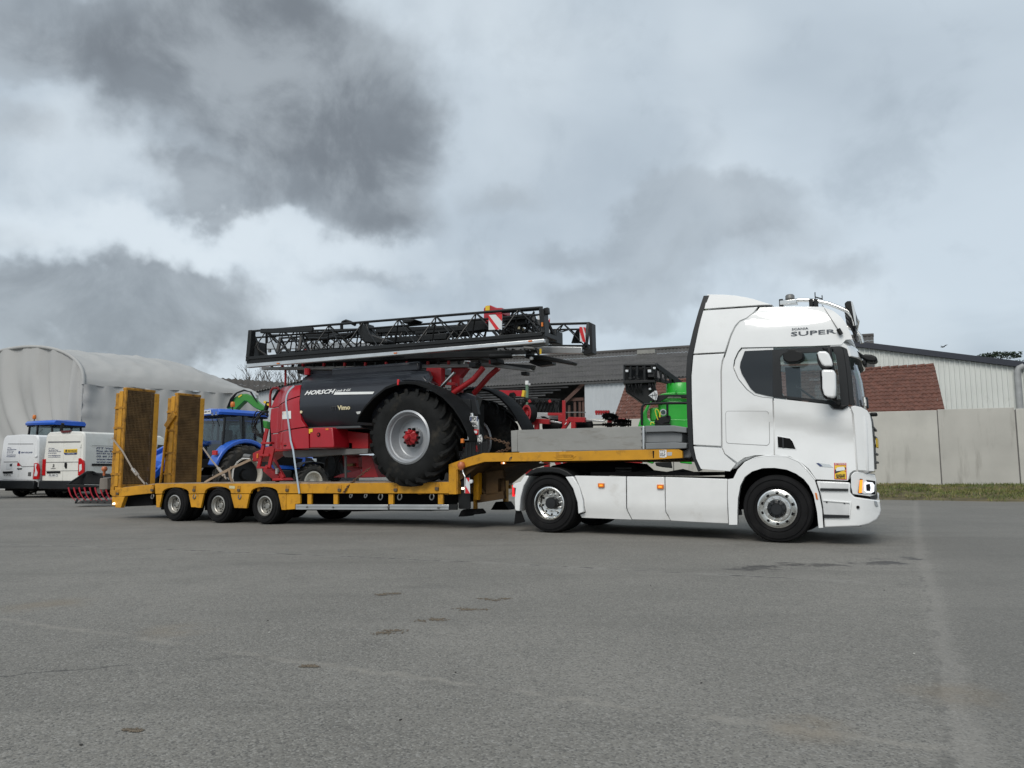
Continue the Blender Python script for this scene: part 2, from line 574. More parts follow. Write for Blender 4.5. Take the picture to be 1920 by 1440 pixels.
BLUE = M('tractor_blue', (0.013, 0.10, 0.50), 0.38, var=0.08, coat=0.4, dirt=(0.10, 0.12, 0.2), dirt_amt=0.1)
GREEN = M('spray_green', (0.018, 0.36, 0.030), 0.38, var=0.08, coat=0.3)
GRN2 = M('loader_green', (0.03, 0.22, 0.025), 0.45, var=0.12)
AMB = M('amber_lens', (0.85, 0.22, 0.01), 0.3, emit=(1.0, 0.28, 0.02), estr=0.9)
AMBD = M('amber_dull', (0.62, 0.17, 0.02), 0.35, var=0.1)
AMBC = M('faded_beacon', (0.50, 0.15, 0.06), 0.4, var=0.1)
REDL = M('red_lens', (0.45, 0.01, 0.012), 0.25, var=0.1)
REDE = M('red_lamp_lit', (0.6, 0.01, 0.01), 0.3, emit=(1, 0.02, 0.03), estr=0.45)
WLIT = M('small_lamp_lit', (0.9, 0.85, 0.7), 0.3, emit=(1.0, 0.8, 0.55), estr=2.2)
DRL = M('daylight_lamp', (0.7, 0.72, 0.75), 0.2, emit=(0.9, 0.95, 1.0), estr=0.5)
LENS = M('clear_lens', (0.55, 0.58, 0.6), 0.15, metal=0.6, var=0.2)
FENDER = M('fender_black', (0.006, 0.0065, 0.007), 0.75, var=0.2, spec=0.2)
YELD = M('shaded_yellow', (0.06, 0.031, 0.007), 0.8, var=0.3, vscale=3, dirt=(0.03, 0.02, 0.01), dirt_amt=0.5, dirt_scale=4)  # soiled yellow, darkened to paint in the shade inside the gooseneck
RUBT = M('rubber_muddy', (0.022, 0.021, 0.019), 0.85, var=0.3, vscale=4, dirt=(0.11, 0.09, 0.065), dirt_amt=0.45, dirt_scale=2.5)
WPL = M('white_plate', (0.72, 0.73, 0.72), 0.5, var=0.05)
WREF = M('white_reflective', (0.62, 0.64, 0.65), 0.4, var=0.05)
RREF = M('red_reflective', (0.55, 0.015, 0.02), 0.4, var=0.05)
YLB = M('yellow_label', (0.75, 0.50, 0.03), 0.5, var=0.1)
INK = M('dark_ink', (0.02, 0.022, 0.028), 0.6)
INKB = M('blue_ink', (0.03, 0.05, 0.14), 0.6)
INKG = M('graphite_lettering', (0.09, 0.10, 0.115), 0.4, metal=0.3)
CREAM = M('cream_lettering', (0.75, 0.66, 0.42), 0.5)
STRAPB = M('pale_blue_strap', (0.36, 0.43, 0.49), 0.8, var=0.1)
STRAPT = M('tan_strap', (0.26, 0.19, 0.13), 0.85, var=0.2)
STRAPG = M('grey_strap', (0.30, 0.26, 0.22), 0.85, var=0.15)
CHAIN = M('rusty_chain', (0.11, 0.065, 0.04), 0.8, metal=0.3, var=0.3)
DECK = M('worn_deck', (0.26, 0.205, 0.16), 0.85, var=0.3, vscale=4, dirt=(0.1, 0.08, 0.06), dirt_amt=0.4, bump=0.4, bscale=30)
GLS = glass('cab_glass', (0.84, 0.92, 0.92), 0.93)
GLT = glass('tractor_glass', (0.62, 0.72, 0.74), 0.8)
GLD = M('smoked_glass', (0.010, 0.013, 0.016), 0.05, var=0.1, spec=0.6)
INTER = M('cab_interior', (0.012, 0.013, 0.014), 0.8)


# ------------------------------------------------------------------ wheels (axis along v, outer face towards the camera at v = 0)
def ring_holes(mb, n, r, rad, y0, y1, a0=0.0, seg=10):
    for k in range(n):
        a = a0 + 2 * PI * k / n
        mb.lathe([(0, y0), (rad, y0), (rad, y1), (0, y1)], (r * math.cos(a), 0, r * math.sin(a)), seg)
    return mb


def ring_parts(name, n, r, rad, y0, y1, mat, parent, a0=0.0):
    me = None
    for k in range(n):
        a = a0 + 2 * PI * k / n
        if me is None: me = MB().lathe([(0, y0), (rad, y0), (rad, y1), (0, y1)], n=10).mesh(name, 40)
        link(me, name, mat if k == 0 else None, parent, loc=(r * math.cos(a), 0, r * math.sin(a)))


def truck_wheel(parent, c, rad, w, kind, name='wheel'):
    """kind: 'steer' (proud hub), 'drive' (deep dish), 'trailer'"""
    rr = rad * (0.555 if kind != 'trailer' else 0.53)
    t = empty(name, c); t.parent = parent
    sw = 0.025
    prof = [(rr, 0.03), (rr + 0.02, 0.006), (rr + (rad - rr) * 0.45, -sw * 0.6), (rad * 0.955, 0.012), (rad * 0.985, 0.045)]
    ng = 4
    for i in range(ng):
        a = 0.06 + (w - 0.12) * (i + 0.5) / ng
        prof += [(rad, a - 0.02), (rad, a - 0.006), (rad - 0.014, a - 0.005), (rad - 0.014, a + 0.005), (rad, a + 0.006), (rad, a + 0.02)]
    prof += [(rad * 0.985, w - 0.045), (rad * 0.955, w - 0.012), (rr + (rad - rr) * 0.45, w + sw * 0.6), (rr + 0.02, w - 0.006), (rr, w - 0.03)]
    mb = MB().lathe(prof, n=56)
    for k in range(2):
        r0 = rr + (rad - rr) * (0.25 + 0.45 * k)
        mb.lathe([(r0 - 0.006, -0.008 - 0.004 * k), (r0, -0.018 - 0.003 * k), (r0 + 0.006, -0.008 - 0.004 * k)], n=56)
    mb.build('tyre', RUB, t, smooth=40)
    if kind == 'steer':
        MB().lathe([(rr + 0.004, 0.03), (rr + 0.006, 0.0), (rr - 0.014, -0.006), (rr - 0.022, 0.01), (rr - 0.05, 0.03), (rr * 0.80, 0.035),
                    (rr * 0.72, 0.0), (rr * 0.66, -0.014), (rr * 0.50, -0.016), (rr * 0.47, 0.0), (0.0, 0.0), (0, 0.2), (rr, 0.2)], n=56).build('rim', CHR, t, smooth=30)
        ring_parts('hand_hole', 10, rr * 0.79, 0.021, 0.02, 0.05, BLKM, t, 0.3)
        ring_parts('wheel_nut', 10, rr * 0.585, 0.018, -0.055, 0.0, CHR, t)
        hub = MB().lathe([(rr * 0.46, 0.0), (rr * 0.46, -0.03), (rr * 0.43, -0.05), (rr * 0.30, -0.065), (rr * 0.27, -0.055), (0.0, -0.055)], n=32)
        for k in range(10):
            a = 2 * PI * k / 10
            hub.bar((rr * .32 * math.cos(a), -0.058, rr * .32 * math.sin(a)), (rr * .44 * math.cos(a), -0.05, rr * .44 * math.sin(a)), 0.03, 0.02)
        hub.build('hub', TRIM, t, smooth=35)
    else:
        dp = 0.16 if kind == 'drive' else 0.13
        MB().lathe([(rr + 0.004, 0.03), (rr + 0.006, 0.0), (rr - 0.014, -0.006), (rr - 0.022, 0.012), (rr - 0.035, 0.05), (rr - 0.05, 0.06), (rr * 0.82, dp * 0.85),
                    (rr * 0.76, dp), (rr * 0.40, dp + 0.01), (0, dp + 0.01), (0, dp + .05), (rr, dp + 0.05)], n=56).build('rim', CHR if kind == 'drive' else RIMG, t, smooth=30)
        ring_parts('hand_hole', 10 if kind == 'drive' else 6, rr * 0.70, 0.019, dp - 0.004, dp + 0.02, BLKM, t, 0.2)
        ring_parts('wheel_nut', 10 if kind == 'drive' else 8, rr * 0.52, 0.016, dp - 0.04, dp + 0.01, CHR if kind == 'drive' else RIMG, t, 0.1)
        MB().lathe([(rr * 0.37, dp), (rr * 0.37, dp - 0.09), (rr * 0.33, dp - 0.115), (0.0, dp - 0.12)] if kind == 'drive' else
                   [(rr * 0.30, dp), (rr * 0.30, dp - 0.05), (rr * 0.26, dp - 0.06), (0.0, dp - 0.06)], n=28).build('hub', TRIM if kind == 'drive' else RIMG, t, smooth=35)
    return t


def farm_tyre(rad, w, rr, nl, lug=0.055):
    core = rad - lug
    prof = [(rr, 0.04), (rr + 0.03, 0.0), (rr + (core - rr) * 0.35, -0.03), (rr + (core - rr) * 0.75, -0.02), (core - 0.03, 0.03), (core, 0.10),
            (core + 0.01, w / 2), (core, w - 0.10), (core - 0.03, w - 0.03), (rr + (core - rr) * 0.75, w + 0.02), (rr + (core - rr) * 0.35, w + 0.03), (rr + 0.03, w), (rr, w - 0.04)]
    mb = MB().lathe(prof, n=64)
    da = 2 * PI / nl
    for side in (0, 1):
        for k in range(nl):
            a0 = da * (k + 0.5 * side)
            rings = []
            for t in (0.0, 0.22, 0.45, 0.7, 1.0):
                y = -0.012 + t * (w * 0.53)
                sk = da * 1.15 * t
                hw = da * (0.155 - 0.035 * t)
                base = core - 0.07 if t == 0 else core - 0.02
                top = rad - (0.05 if t == 0 else 0.0)
                yy = y if side == 0 else w - y
                ring = []
                for aa, r_ in ((a0 + sk - hw, base), (a0 + sk + hw, base), (a0 + sk + hw * 0.72, top), (a0 + sk - hw * 0.72, top)):
                    ring.append((r_ * math.cos(aa), yy, r_ * math.sin(aa)))
                rings.append(ring)
            mb.loft(rings)
            # shoulder root of the lug running down the sidewall
            yy = 0.0 if side == 0 else w
            s = -1 if side == 0 else 1
            ring2 = []
            for r_, e in ((core - 0.02, 0.012), (core - 0.13, 0.022)):
                hw = da * (0.155 if e == 0.012 else 0.10)
                ring2.append([(r_ * math.cos(a0 - hw), yy + 0.03 * -s, r_ * math.sin(a0 - hw)), (r_ * math.cos(a0 + hw), yy + 0.03 * -s, r_ * math.sin(a0 + hw)),
                              (r_ * math.cos(a0 + hw), yy + e * s, r_ * math.sin(a0 + hw)), (r_ * math.cos(a0 - hw), yy + e * s, r_ * math.sin(a0 - hw))])
            mb.loft(ring2)
    return mb
# ================================================================== GROUND
def gpt(px, py, z=0.0):
    d = ray(px, py)
    return Vector((0, 0, CAMZ)) + d * ((z - CAMZ) / d.z)


def asphalt():
    m = bpy.data.materials.new('asphalt'); m.use_nodes = True
    N, L = m.node_tree.nodes, m.node_tree.links
    b = N['Principled BSDF']
    tc = N.new('ShaderNodeTexCoord'); P = tc.outputs['Object']

    def noise(scale, detail=4, rough=0.55, dist=0.0, vec=None):
        n = N.new('ShaderNodeTexNoise'); n.inputs['Scale'].default_value = scale; n.inputs['Detail'].default_value = detail
        n.inputs['Roughness'].default_value = rough; n.inputs['Distortion'].default_value = dist
        L.new(vec or P, n.inputs['Vector']); return n

    def mt(op, a, c=None, e=None, clamp=False):
        n = N.new('ShaderNodeMath'); n.operation = op; n.use_clamp = clamp
        for i, x in enumerate((a, c, e)):
            if x is None: continue
            if isinstance(x, (int, float)): n.inputs[i].default_value = x
            else: L.new(x, n.inputs[i])
        return n.outputs[0]

    def rng(x, a, c, lo=0.0, hi=1.0, sm=True):
        n = N.new('ShaderNodeMapRange'); n.interpolation_type = 'SMOOTHSTEP' if sm else 'LINEAR'
        L.new(x, n.inputs[0]); n.inputs[1].default_value = a; n.inputs[2].default_value = c; n.inputs[3].default_value = lo; n.inputs[4].default_value = hi
        return n.outputs[0]

    def vm(op, a, c):
        n = N.new('ShaderNodeVectorMath'); n.operation = op
        for i, x in enumerate((a, c)):
            if isinstance(x, (tuple, Vector)): n.inputs[i].default_value = tuple(x)
            else: L.new(x, n.inputs[i])
        return n

    def mixc(f, a, c):
        n = N.new('ShaderNodeMix'); n.data_type = 'RGBA'
        if isinstance(f, (int, float)): n.inputs[0].default_value = f
        else: L.new(f, n.inputs[0])
        for i, x in ((6, a), (7, c)):
            if isinstance(x, tuple): n.inputs[i].default_value = (*x, 1)
            else: L.new(x, n.inputs[i])
        return n.outputs[2]
    base = mixc(rng(noise(0.35, 6, 0.6).outputs[0], 0.35, 0.68), (0.166, 0.158, 0.140), (0.216, 0.205, 0.182))
    base = mixc(mt('MULTIPLY', rng(noise(1.7, 7, 0.65).outputs[0], 0.48, 0.72), 0.4), base, (0.118, 0.113, 0.102))
    # aggregate: chips of stone in the binder
    vo = N.new('ShaderNodeTexVoronoi'); vo.inputs['Scale'].default_value = 105; L.new(P, vo.inputs['Vector'])
    chip = N.new('ShaderNodeSeparateColor'); L.new(vo.outputs['Color'], chip.inputs[0])
    base = mixc(rng(chip.outputs[0], 0.55, 1.0, 0, 0.7), base, (0.29, 0.28, 0.255))
    base = mixc(rng(chip.outputs[1], 0.6, 1.0, 0, 0.65), base, (0.06, 0.059, 0.057))
    vo2 = N.new('ShaderNodeTexVoronoi'); vo2.inputs['Scale'].default_value = 62; L.new(P, vo2.inputs['Vector'])
    c2 = N.new('ShaderNodeSeparateColor'); L.new(vo2.outputs['Color'], c2.inputs[0])
    base = mixc(rng(c2.outputs[2], 0.98, 0.99, 0, 0.22), base, (0.33, 0.325, 0.31))
    base = mixc(rng(noise(14, 6, 0.75).outputs[0], 0.5, 0.72, 0, 0.32), base, (0.088, 0.084, 0.076))
    base = mixc(rng(noise(26, 4, 0.7).outputs[0], 0.52, 0.72, 0, 0.35), base, (0.255, 0.245, 0.222))
    # long drag streaks
    st = N.new('ShaderNodeMapping'); st.inputs['Rotation'].default_value = (0, 0, R(-12)); st.inputs['Scale'].default_value = (0.22, 1.6, 1)
    L.new(P, st.inputs[0])
    base = mixc(rng(noise(1.0, 6, 0.6, 0.4, st.outputs[0]).outputs[0], 0.5, 0.72, 0, 0.35), base, (0.108, 0.103, 0.093))
    # wobble used by the seams
    wb = noise(1.3, 5, 0.6); wf = noise(9, 4, 0.6)
    wvec = vm('ADD', vm('SCALE', vm('SUBTRACT', wb.outputs['Color'], (0.5, 0.5, 0.5)).outputs[0], (0, 0, 0)).outputs[0],
              vm('SCALE', vm('SUBTRACT', wf.outputs['Color'], (0.5, 0.5, 0.5)).outputs[0], (0, 0, 0)).outputs[0])
    for nd in N:
        if nd.bl_idname == 'ShaderNodeVectorMath' and nd.operation == 'SCALE': nd.inputs['Scale'].default_value = 0.16
    Pw = vm('MULTIPLY', vm('ADD', P, wvec.outputs[0]).outputs[0], (1, 1, 0)).outputs[0]

    def seg(A, B):
        A = Vector((A.x, A.y, 0)); B = Vector((B.x, B.y, 0)); D = B - A
        pa = vm('SUBTRACT', Pw, A).outputs[0]
        h = mt('DIVIDE', vm('DOT_PRODUCT', pa, D).outputs['Value'], D.length_squared, clamp=True)
        sc = vm('SCALE', tuple(D), (0, 0, 0)); L.new(h, sc.inputs['Scale'])
        return vm('LENGTH', vm('SUBTRACT', pa, sc.outputs[0]).outputs[0], (0, 0, 0)).outputs['Value']

    def line(px):
        pts = [gpt(*p) for p in px]
        d = None
        for a, c in zip(pts, pts[1:]):
            s = seg(a, c); d = s if d is None else mt('MINIMUM', d, s)
        return d
    brk = rng(noise(2.3, 5, 0.6).outputs[0], 0.36, 0.58)
    brk2 = rng(noise(4.3, 5, 0.6).outputs[0], 0.42, 0.6)
    A = line([(-200, 1130), (60, 1165), (560, 1240), (1000, 1300), (1750, 1402)])
    base = mixc(mt('MULTIPLY', mt('MULTIPLY', rng(A, 0.06, 0.004), 0.42), brk), base, (0.29, 0.27, 0.235))
    B = line([(-100, 1005), (250, 1020), (700, 1044), (960, 1057), (1200, 1070), (1480, 1084), (1720, 1098)])
    base = mixc(mt('MULTIPLY', mt('MULTIPLY', rng(B, 0.12, 0.02), 0.5), brk), base, (0.25, 0.24, 0.22))
    base = mixc(mt('MULTIPLY', mt('MULTIPLY', rng(B, 0.045, 0.006), 0.9), brk2), base, (0.055, 0.053, 0.05))
    Cc = line([(1718, 940), (1720, 1000), (1730, 1052), (1742, 1085), (1754, 1140), (1768, 1200), (1790, 1300), (1830, 1480)])
    base = mixc(mt('MULTIPLY', rng(Cc, 0.11, 0.015), 0.32), base, (0.28, 0.265, 0.24))
    C2 = line([(1730, 1080), (1742, 1130), (1752, 1210), (1762, 1330), (1768, 1480)])
    base = mixc(mt('MULTIPLY', mt('MULTIPLY', rng(C2, 0.03, 0.004), 0.4), brk2), base, (0.06, 0.058, 0.055))
    D = line([(0, 1265), (240, 1245), (500, 1228)])
    base = mixc(mt('MULTIPLY', mt('MULTIPLY', rng(D, 0.02, 0.003), 0.8), brk), base, (0.055, 0.053, 0.05))
    # the newer, cooler asphalt on the far side of the seam
    ptsC = [gpt(1730, 1052), gpt(1760, 1200)]
    nv = Vector((ptsC[0].y - ptsC[1].y, -(ptsC[0].x - ptsC[1].x), 0)).normalized()
    sd_ = vm('DOT_PRODUCT', vm('SUBTRACT', Pw, ptsC[1]).outputs[0], nv).outputs['Value']
    base = mixc(mt('MULTIPLY', rng(sd_, -0.05, 0.3), 0.35), base, (0.128, 0.124, 0.114))
    # damp oil stain before the front wheel
    W = line([(1400, 1066), (1500, 1058), (1570, 1060), (1640, 1057), (1718, 1048)])
    wn = noise(2.6, 7, 0.7).outputs[0]
    base = mixc(mt('MULTIPLY', rng(mt('ADD', W, mt('MULTIPLY', mt('SUBTRACT', wn, 0.5), -1.7)), 0.14, 0.02), 0.85), base, (0.030, 0.028, 0.027))
    stain = rng(mt('ADD', W, mt('MULTIPLY', mt('SUBTRACT', wn, 0.5), -1.7)), 0.14, 0.02)
    # ochre dust patches
    for (px, py, r_, amt) in [(85, 1130, 0.5, 0.35), (1790, 1300, 0.35, 0.3), (330, 1180, 0.35, 0.25), (1520, 1365, 0.25, 0.3), (1500, 925, 1.6, 0.3), (1850, 940, 1.5, 0.45)]:
        g = gpt(px, py)
        dd = vm('LENGTH', vm('SUBTRACT', Pw, Vector((g.x, g.y, 0))).outputs[0], (0, 0, 0)).outputs['Value']
        base = mixc(mt('MULTIPLY', mt('MULTIPLY', rng(dd, r_, 0.05), amt), brk), base, (0.20, 0.15, 0.09))
    L.new(base, b.inputs['Base Color'])
    rg = N.new('ShaderNodeMapRange'); L.new(stain, rg.inputs[0]); rg.inputs[3].default_value = 0.82; rg.inputs[4].default_value = 0.55
    L.new(rg.outputs[0], b.inputs['Roughness'])
    b.inputs['Specular IOR Level'].default_value = 0.35
    bp = N.new('ShaderNodeBump'); bp.inputs['Strength'].default_value = 0.45; bp.inputs['Distance'].default_value = 0.008
    L.new(mt('ADD', noise(85, 3, 0.6).outputs[0], mt('MULTIPLY', vo.outputs['Distance'], -0.8)), bp.inputs['Height'])
    L.new(bp.outputs[0], b.inputs['Normal'])
    return m


def axis_vals(lo, hi, fine_lo, fine_hi, fs, cs):
    v = [lo]
    while v[-1] < hi:
        x = v[-1]
        v.append(x + (fs if fine_lo <= x < fine_hi else cs))
    return v


gx = axis_vals(-320, 320, -32, 32, 1.0, 16)
gy = axis_vals(-60, 500, 2, 34, 1.0, 15)
gm = MB()
gm.v = [(x, y, ground_z(x, y)) for x in gx for y in gy]
for i in range(len(gx) - 1):
    for j in range(len(gy) - 1):
        a = i * len(gy) + j
        gm.f.append((a, a + len(gy), a + len(gy) + 1, a + 1))
g = gm.build('ground', asphalt(), smooth=60)
g['kind'] = 'structure'; g['label'] = 'grey worn asphalt yard with seams and stains'

# ================================================================== CONCRETE WALL, GRASS BANK
WF = Frame(wp(1650, 908, 30.0), 23)          # origin at the wall's foot
WZ = WF.o.z
cw_u = [WF.tp(1766, 908)[0], WF.tp(1914, 907)[0]]
CWS = cw_u[1] - cw_u[0]
CWH = WF.tp(1756, 770)[1] + 0.02             # height above origin foot
conc = M('concrete', (0.42, 0.41, 0.375), 0.85, var=0.10, vscale=0.7, dirt=(0.20, 0.19, 0.165), dirt_amt=0.32, dirt_scale=1.6, dirt_map=(1.6, 1.6, .22), bump=0.15, bscale=25)
conc2 = M('concrete_b', (0.46, 0.45, 0.41), 0.85, var=0.10, vscale=0.9, dirt=(0.23, 0.22, 0.195), dirt_amt=0.25, dirt_scale=1.4, dirt_map=(1.6, 1.6, .22), bump=0.15, bscale=25)
Z0 = -WZ                                      # ground level in the wall's frame
cw = froot('concrete_wall', WF, 'tall grey precast concrete wall behind the grass, right of the lorry', 'wall')
for k in range(-6, 4):
    kk = random.Random(k)
    u0 = cw_u[0] + (k - 1) * CWS; hgt = CWH + 0.03 * math.sin(k * 2.1)
    link(MB().box(0.02, CWS - 0.02, 0, 0.16, 0, hgt - Z0 + .3).mesh('panel', 35), 'panel', conc if k % 2 else conc2, cw, .012, (u0, 0, Z0 - .3)).rotation_euler = (R(kk.uniform(-.4, .4)), 0, 0)
    MB().box(u0 - 0.05, u0 + 0.05, 0.03, 0.3, Z0 - 0.3, hgt - 0.04).build('post', M('dark_joint', (0.13, 0.125, 0.12), 0.9), cw)
MB().box(cw_u[0] - 7 * CWS + .05, cw_u[0] + 3 * CWS, 0.17, 0.22, Z0 - 0.3, CWH - 0.1).build('backing', conc2, cw)

# grass bank between the yard and the wall
earth = M('bank_earth', (0.10, 0.082, 0.04), 0.95, var=0.4, vscale=3)
gb = MB()
U0, U1 = cw_u[0] - 6.5 * CWS, cw_u[0] + 3 * CWS


def bank(u, t):                               # t = 0 at the asphalt edge, 1 at the wall foot
    e = -3.6 + 0.25 * mnoise.noise((u * 0.5, 3.1, 0)) + 0.12 * mnoise.noise((u * 2.1, 1.1, 0))
    v = e * (1 - t) + 0.02 * t
    z = Z0 - 0.04 + (0.0 - Z0 + 0.06) * (t ** 0.75) + 0.05 * mnoise.noise((u * 0.8, v * 0.9, 0)) * min(1, t * 4)
    return (u, v, z)


gb.grid(lambda a, c: bank(U0 + (U1 - U0) * a, c), 120, 14)
gr = froot('grass_bank', WF, 'strip of mown green and yellowish grass at the foot of the concrete wall', 'grass')
gr['kind'] = 'stuff'
stuff(gb.build('soil', earth, gr, smooth=60))
rnd = random.Random(3)
tint = [(0.11, 0.135, 0.03), (0.15, 0.165, 0.04), (0.23, 0.20, 0.075), (0.075, 0.105, 0.025)]
for q, c in enumerate(tint):
    bl = MB()
    for i in range(13000):
        u = rnd.uniform(U0, U1); t = rnd.random() ** 0.85
        dens = mnoise.noise((u * 0.7, t * 5, q * 7.0))
        if dens < -0.12 or (t < .12 and mnoise.noise((u * 1.6, 9.0, q * .3)) < .05): continue
        x, y, z = bank(u, t)
        h = rnd.uniform(0.02, 0.09) * (1 + 0.9 * dens); a = rnd.uniform(0, PI); w = rnd.uniform(0.010, 0.02)
        lx, ly = rnd.uniform(-.06, .06), rnd.uniform(-.06, .06)
        bl.add([(x - w * math.cos(a), y - w * math.sin(a), z - 0.01), (x + w * math.cos(a), y + w * math.sin(a), z - 0.01), (x + lx, y + ly, z + h)], [(0, 1, 2)])
    stuff(bl.build('blades', M('grass_%d' % q, c, 0.7, var=0.25), gr))

# ================================================================== TILED ROOF BEHIND THE WALL
tile_m = M('clay_tile', (0.125, 0.052, 0.036), 0.8, var=0.3, vscale=5, dirt=(0.06, 0.042, 0.032), dirt_amt=0.3, dirt_scale=3)
tr = froot('tiled_shed', WF, 'long low shed with red clay tile roof just behind the concrete wall', 'building')
VB, VR = 0.9, 4.0
bl_, br_ = WF.p3('P', 1147, 797, VB), WF.p3('P', 1773, 776, VB)
rl_, rr_ = WF.p3('P', 1174, 720, VR), WF.p3('P', 1752, 686, VR)
NR, NC = 13, 78
tm = MB()
for r in range(NR):
    for c in range(NC):
        a0, a1 = c / NC, (c + 1) / NC
        t0, t1 = r / NR, (r + 1.18) / NR
        jz = rnd.uniform(-0.012, 0.012)
        q = []
        for (aa, tt, lift) in ((a0, t0, 0.05), (a1, t0, 0.05), (a1, min(t1, 1), 0.0), (a0, min(t1, 1), 0.0)):
            p = (bl_ * (1 - aa) + br_ * aa) * (1 - tt) + (rl_ * (1 - aa) + rr_ * aa) * tt
            q.append(p + Vector((0, -0.02, lift + jz)))
        mid0 = (q[0] + q[1]) / 2 + Vector((0, -0.015, 0.035)); mid1 = (q[2] + q[3]) / 2 + Vector((0, -0.015, 0.035))
        dn = Vector((0, 0.01, -0.05))
        tm.add([q[0], mid0, q[1], q[2], mid1, q[3], q[0] + dn, mid0 + dn, q[1] + dn], [(0, 1, 4, 5), (1, 2, 3, 4), (0, 6, 7, 1), (1, 7, 8, 2)])
stuff(tm.build('roof_tile', tile_m, tr))
rg_ = MB()
for c in range(40):
    a0, a1 = c / 40, (c + 0.93) / 40
    p, q = rl_ * (1 - a0) + rr_ * a0, rl_ * (1 - a1) + rr_ * a1
    rg_.tube([p + Vector((0, 0, 0.02)), q + Vector((0, 0, 0.05))], 0.09, 6)
stuff(rg_.build('ridge_tile', tile_m, tr))
MB().prism([(bl_.x + .1, Z0 - .3), (br_.x - .1, Z0 - .3), (br_.x - .1, br_.z - .1), (rr_.x - .25, rr_.z - .1), (rl_.x + .25, rl_.z - .1), (bl_.x + .1, bl_.z - .1)], VR, VR + 0.2).build('wall', conc2, tr)
MB().box(bl_.x + .1, br_.x - .1, VB + 0.02, VB + 0.2, Z0 - .3, min(bl_.z, br_.z) - .06).build('front_wall', conc2, tr)

# ================================================================== GREY BARN WITH CORRUGATED ROOF
BF = Frame(wp(1200, 880, 46.0), 19)
BG = -CAMZ - 0.0
ba = froot('grey_barn', BF, 'long barn with dark corrugated fibre cement roof and partly white cladding', 'barn')
eL, eR = BF.p3('P', 690, 735, 0), BF.p3('P', 1640, 689, 0)
VRB = 9.0
rL, rR = BF.p3('P', 690, 690, VRB), BF.p3('P', 1638, 630, VRB)
roofg = M('fibre_cement', (0.070, 0.066, 0.063), 0.9, var=0.22, vscale=1.2, dirt=(0.05, 0.052, 0.042), dirt_amt=0.4, dirt_scale=0.8, bump=0.2, bscale=20)


def corrugated(mb, A, B, C, D, wave, amp, rows=1, nrm=(0, 0, 1)):
    """sheet A-B (lower) to D-C (upper); waves run across A-B"""
    A, B, C, D, nrm = map(Vector, (A, B, C, D, nrm))
    n = max(2, int((B - A).length / wave * 4))
    def fn(a, t):
        p = (A * (1 - a) + B * a) * (1 - t) + (D * (1 - a) + C * a) * t
        k = int(round(a * n)) % 4
        return p + nrm * (amp * (0, 1, 0, -1)[k])
    for r in range(rows):
        mb.grid(lambda a, t: fn(a, (r + t) / rows) + nrm * (0.012 * (1 - t)) if rows > 1 else fn(a, t), n, 1)
    return mb


corrugated(MB(), eL, eR, rR, rL, 0.22, 0.03, rows=6).build('roof', roofg, ba, smooth=60)
MB().tube([rL + Vector((0, 0, 0.05)), rR + Vector((0, 0, 0.05))], 0.14, 8).build('ridge_cap', roofg, ba, smooth=60)
MB().bar(eL + Vector((0, -0.1, -0.12)), eR + Vector((0, -0.1, -0.12)), 0.14, 0.12).build('gutter', M('dark_gutter', (0.05, 0.05, 0.05), 0.6), ba)
clad = M('pale_cladding', (0.46, 0.49, 0.51), 0.5, var=0.06, vscale=0.6, dirt=(0.33, 0.33, 0.31), dirt_amt=0.2)
cL = BF.p3('P', 1096, 716, 0.05)
corrugated(MB(), (cL.x, 0.05, BG), (eR.x, 0.05, BG), (eR.x, 0.05, eR.z - 0.1), (cL.x, 0.05, cL.z - 0.05), 0.30, 0.025, nrm=(0, -1, 0)).build('cladding', clad, ba)
dark_w = M('barn_dark_wood', (0.04, 0.04, 0.04), 0.9, var=0.4)
# dark horizontal boards of the open bay, cut off along a raking rafter
for i in range(14):
    y0 = 720 + i * 4.6
    xr = 1092 - (y0 - 716) / 42.0 * 130
    xl = 690
    if xr < xl + 20: break
    sl = -0.034
    p, q = BF.p3('P', xl, y0 + 14, 0.35), BF.p3('P', xr, y0 + 14 + (xr - xl) * sl, 0.35)
    MB().bar(p, q, 0.08, 0.09).build('board', M('grey_board', (.075, .077, .08), .7, var=.3), ba)
brown = M('brown_timber', (0.085, 0.045, 0.035), 0.8, var=0.2)
MB().bar(BF.p3('G5', 955, 320, 0.2), BF.p3('G5', 1170, 115, 0.2), 0.12, 0.22).build('rafter', brown, ba)
for x in (1005, 1070, 1125, 1165):
    p = BF.p3('G5', x, 300 if x != 1005 else 360, 0.5)
    MB().bar((p.x, 0.5, p.z), (p.x, 0.5, BG), 0.16).build('post', brown, ba)
MB().bar(BF.p3('G5', 960, 297, 0.4), BF.p3('G5', 1168, 290, 0.4), 0.12, 0.2).build('tie_beam', brown, ba)
MB().box(eL.x, cL.x, 3.5, 3.7, BG, eL.z + 0.8).build('back_wall', dark_w, ba)
MB().box(eL.x, eR.x, 8.8, 9.0, BG, rL.z - 0.3).build('rear_wall', clad, ba)
lw = MB(); a, c = BF.p3('S4', 1380, 150, VRB - .8), BF.p3('S4', 1525, 130, VRB - .8)
lw.box(a.x, c.x, VRB - 1.2, VRB - 0.2, a.z - 0.15, a.z + 0.25).build('ridge_vent', M('pale_vent', (0.24, 0.24, 0.22), 0.8), ba)

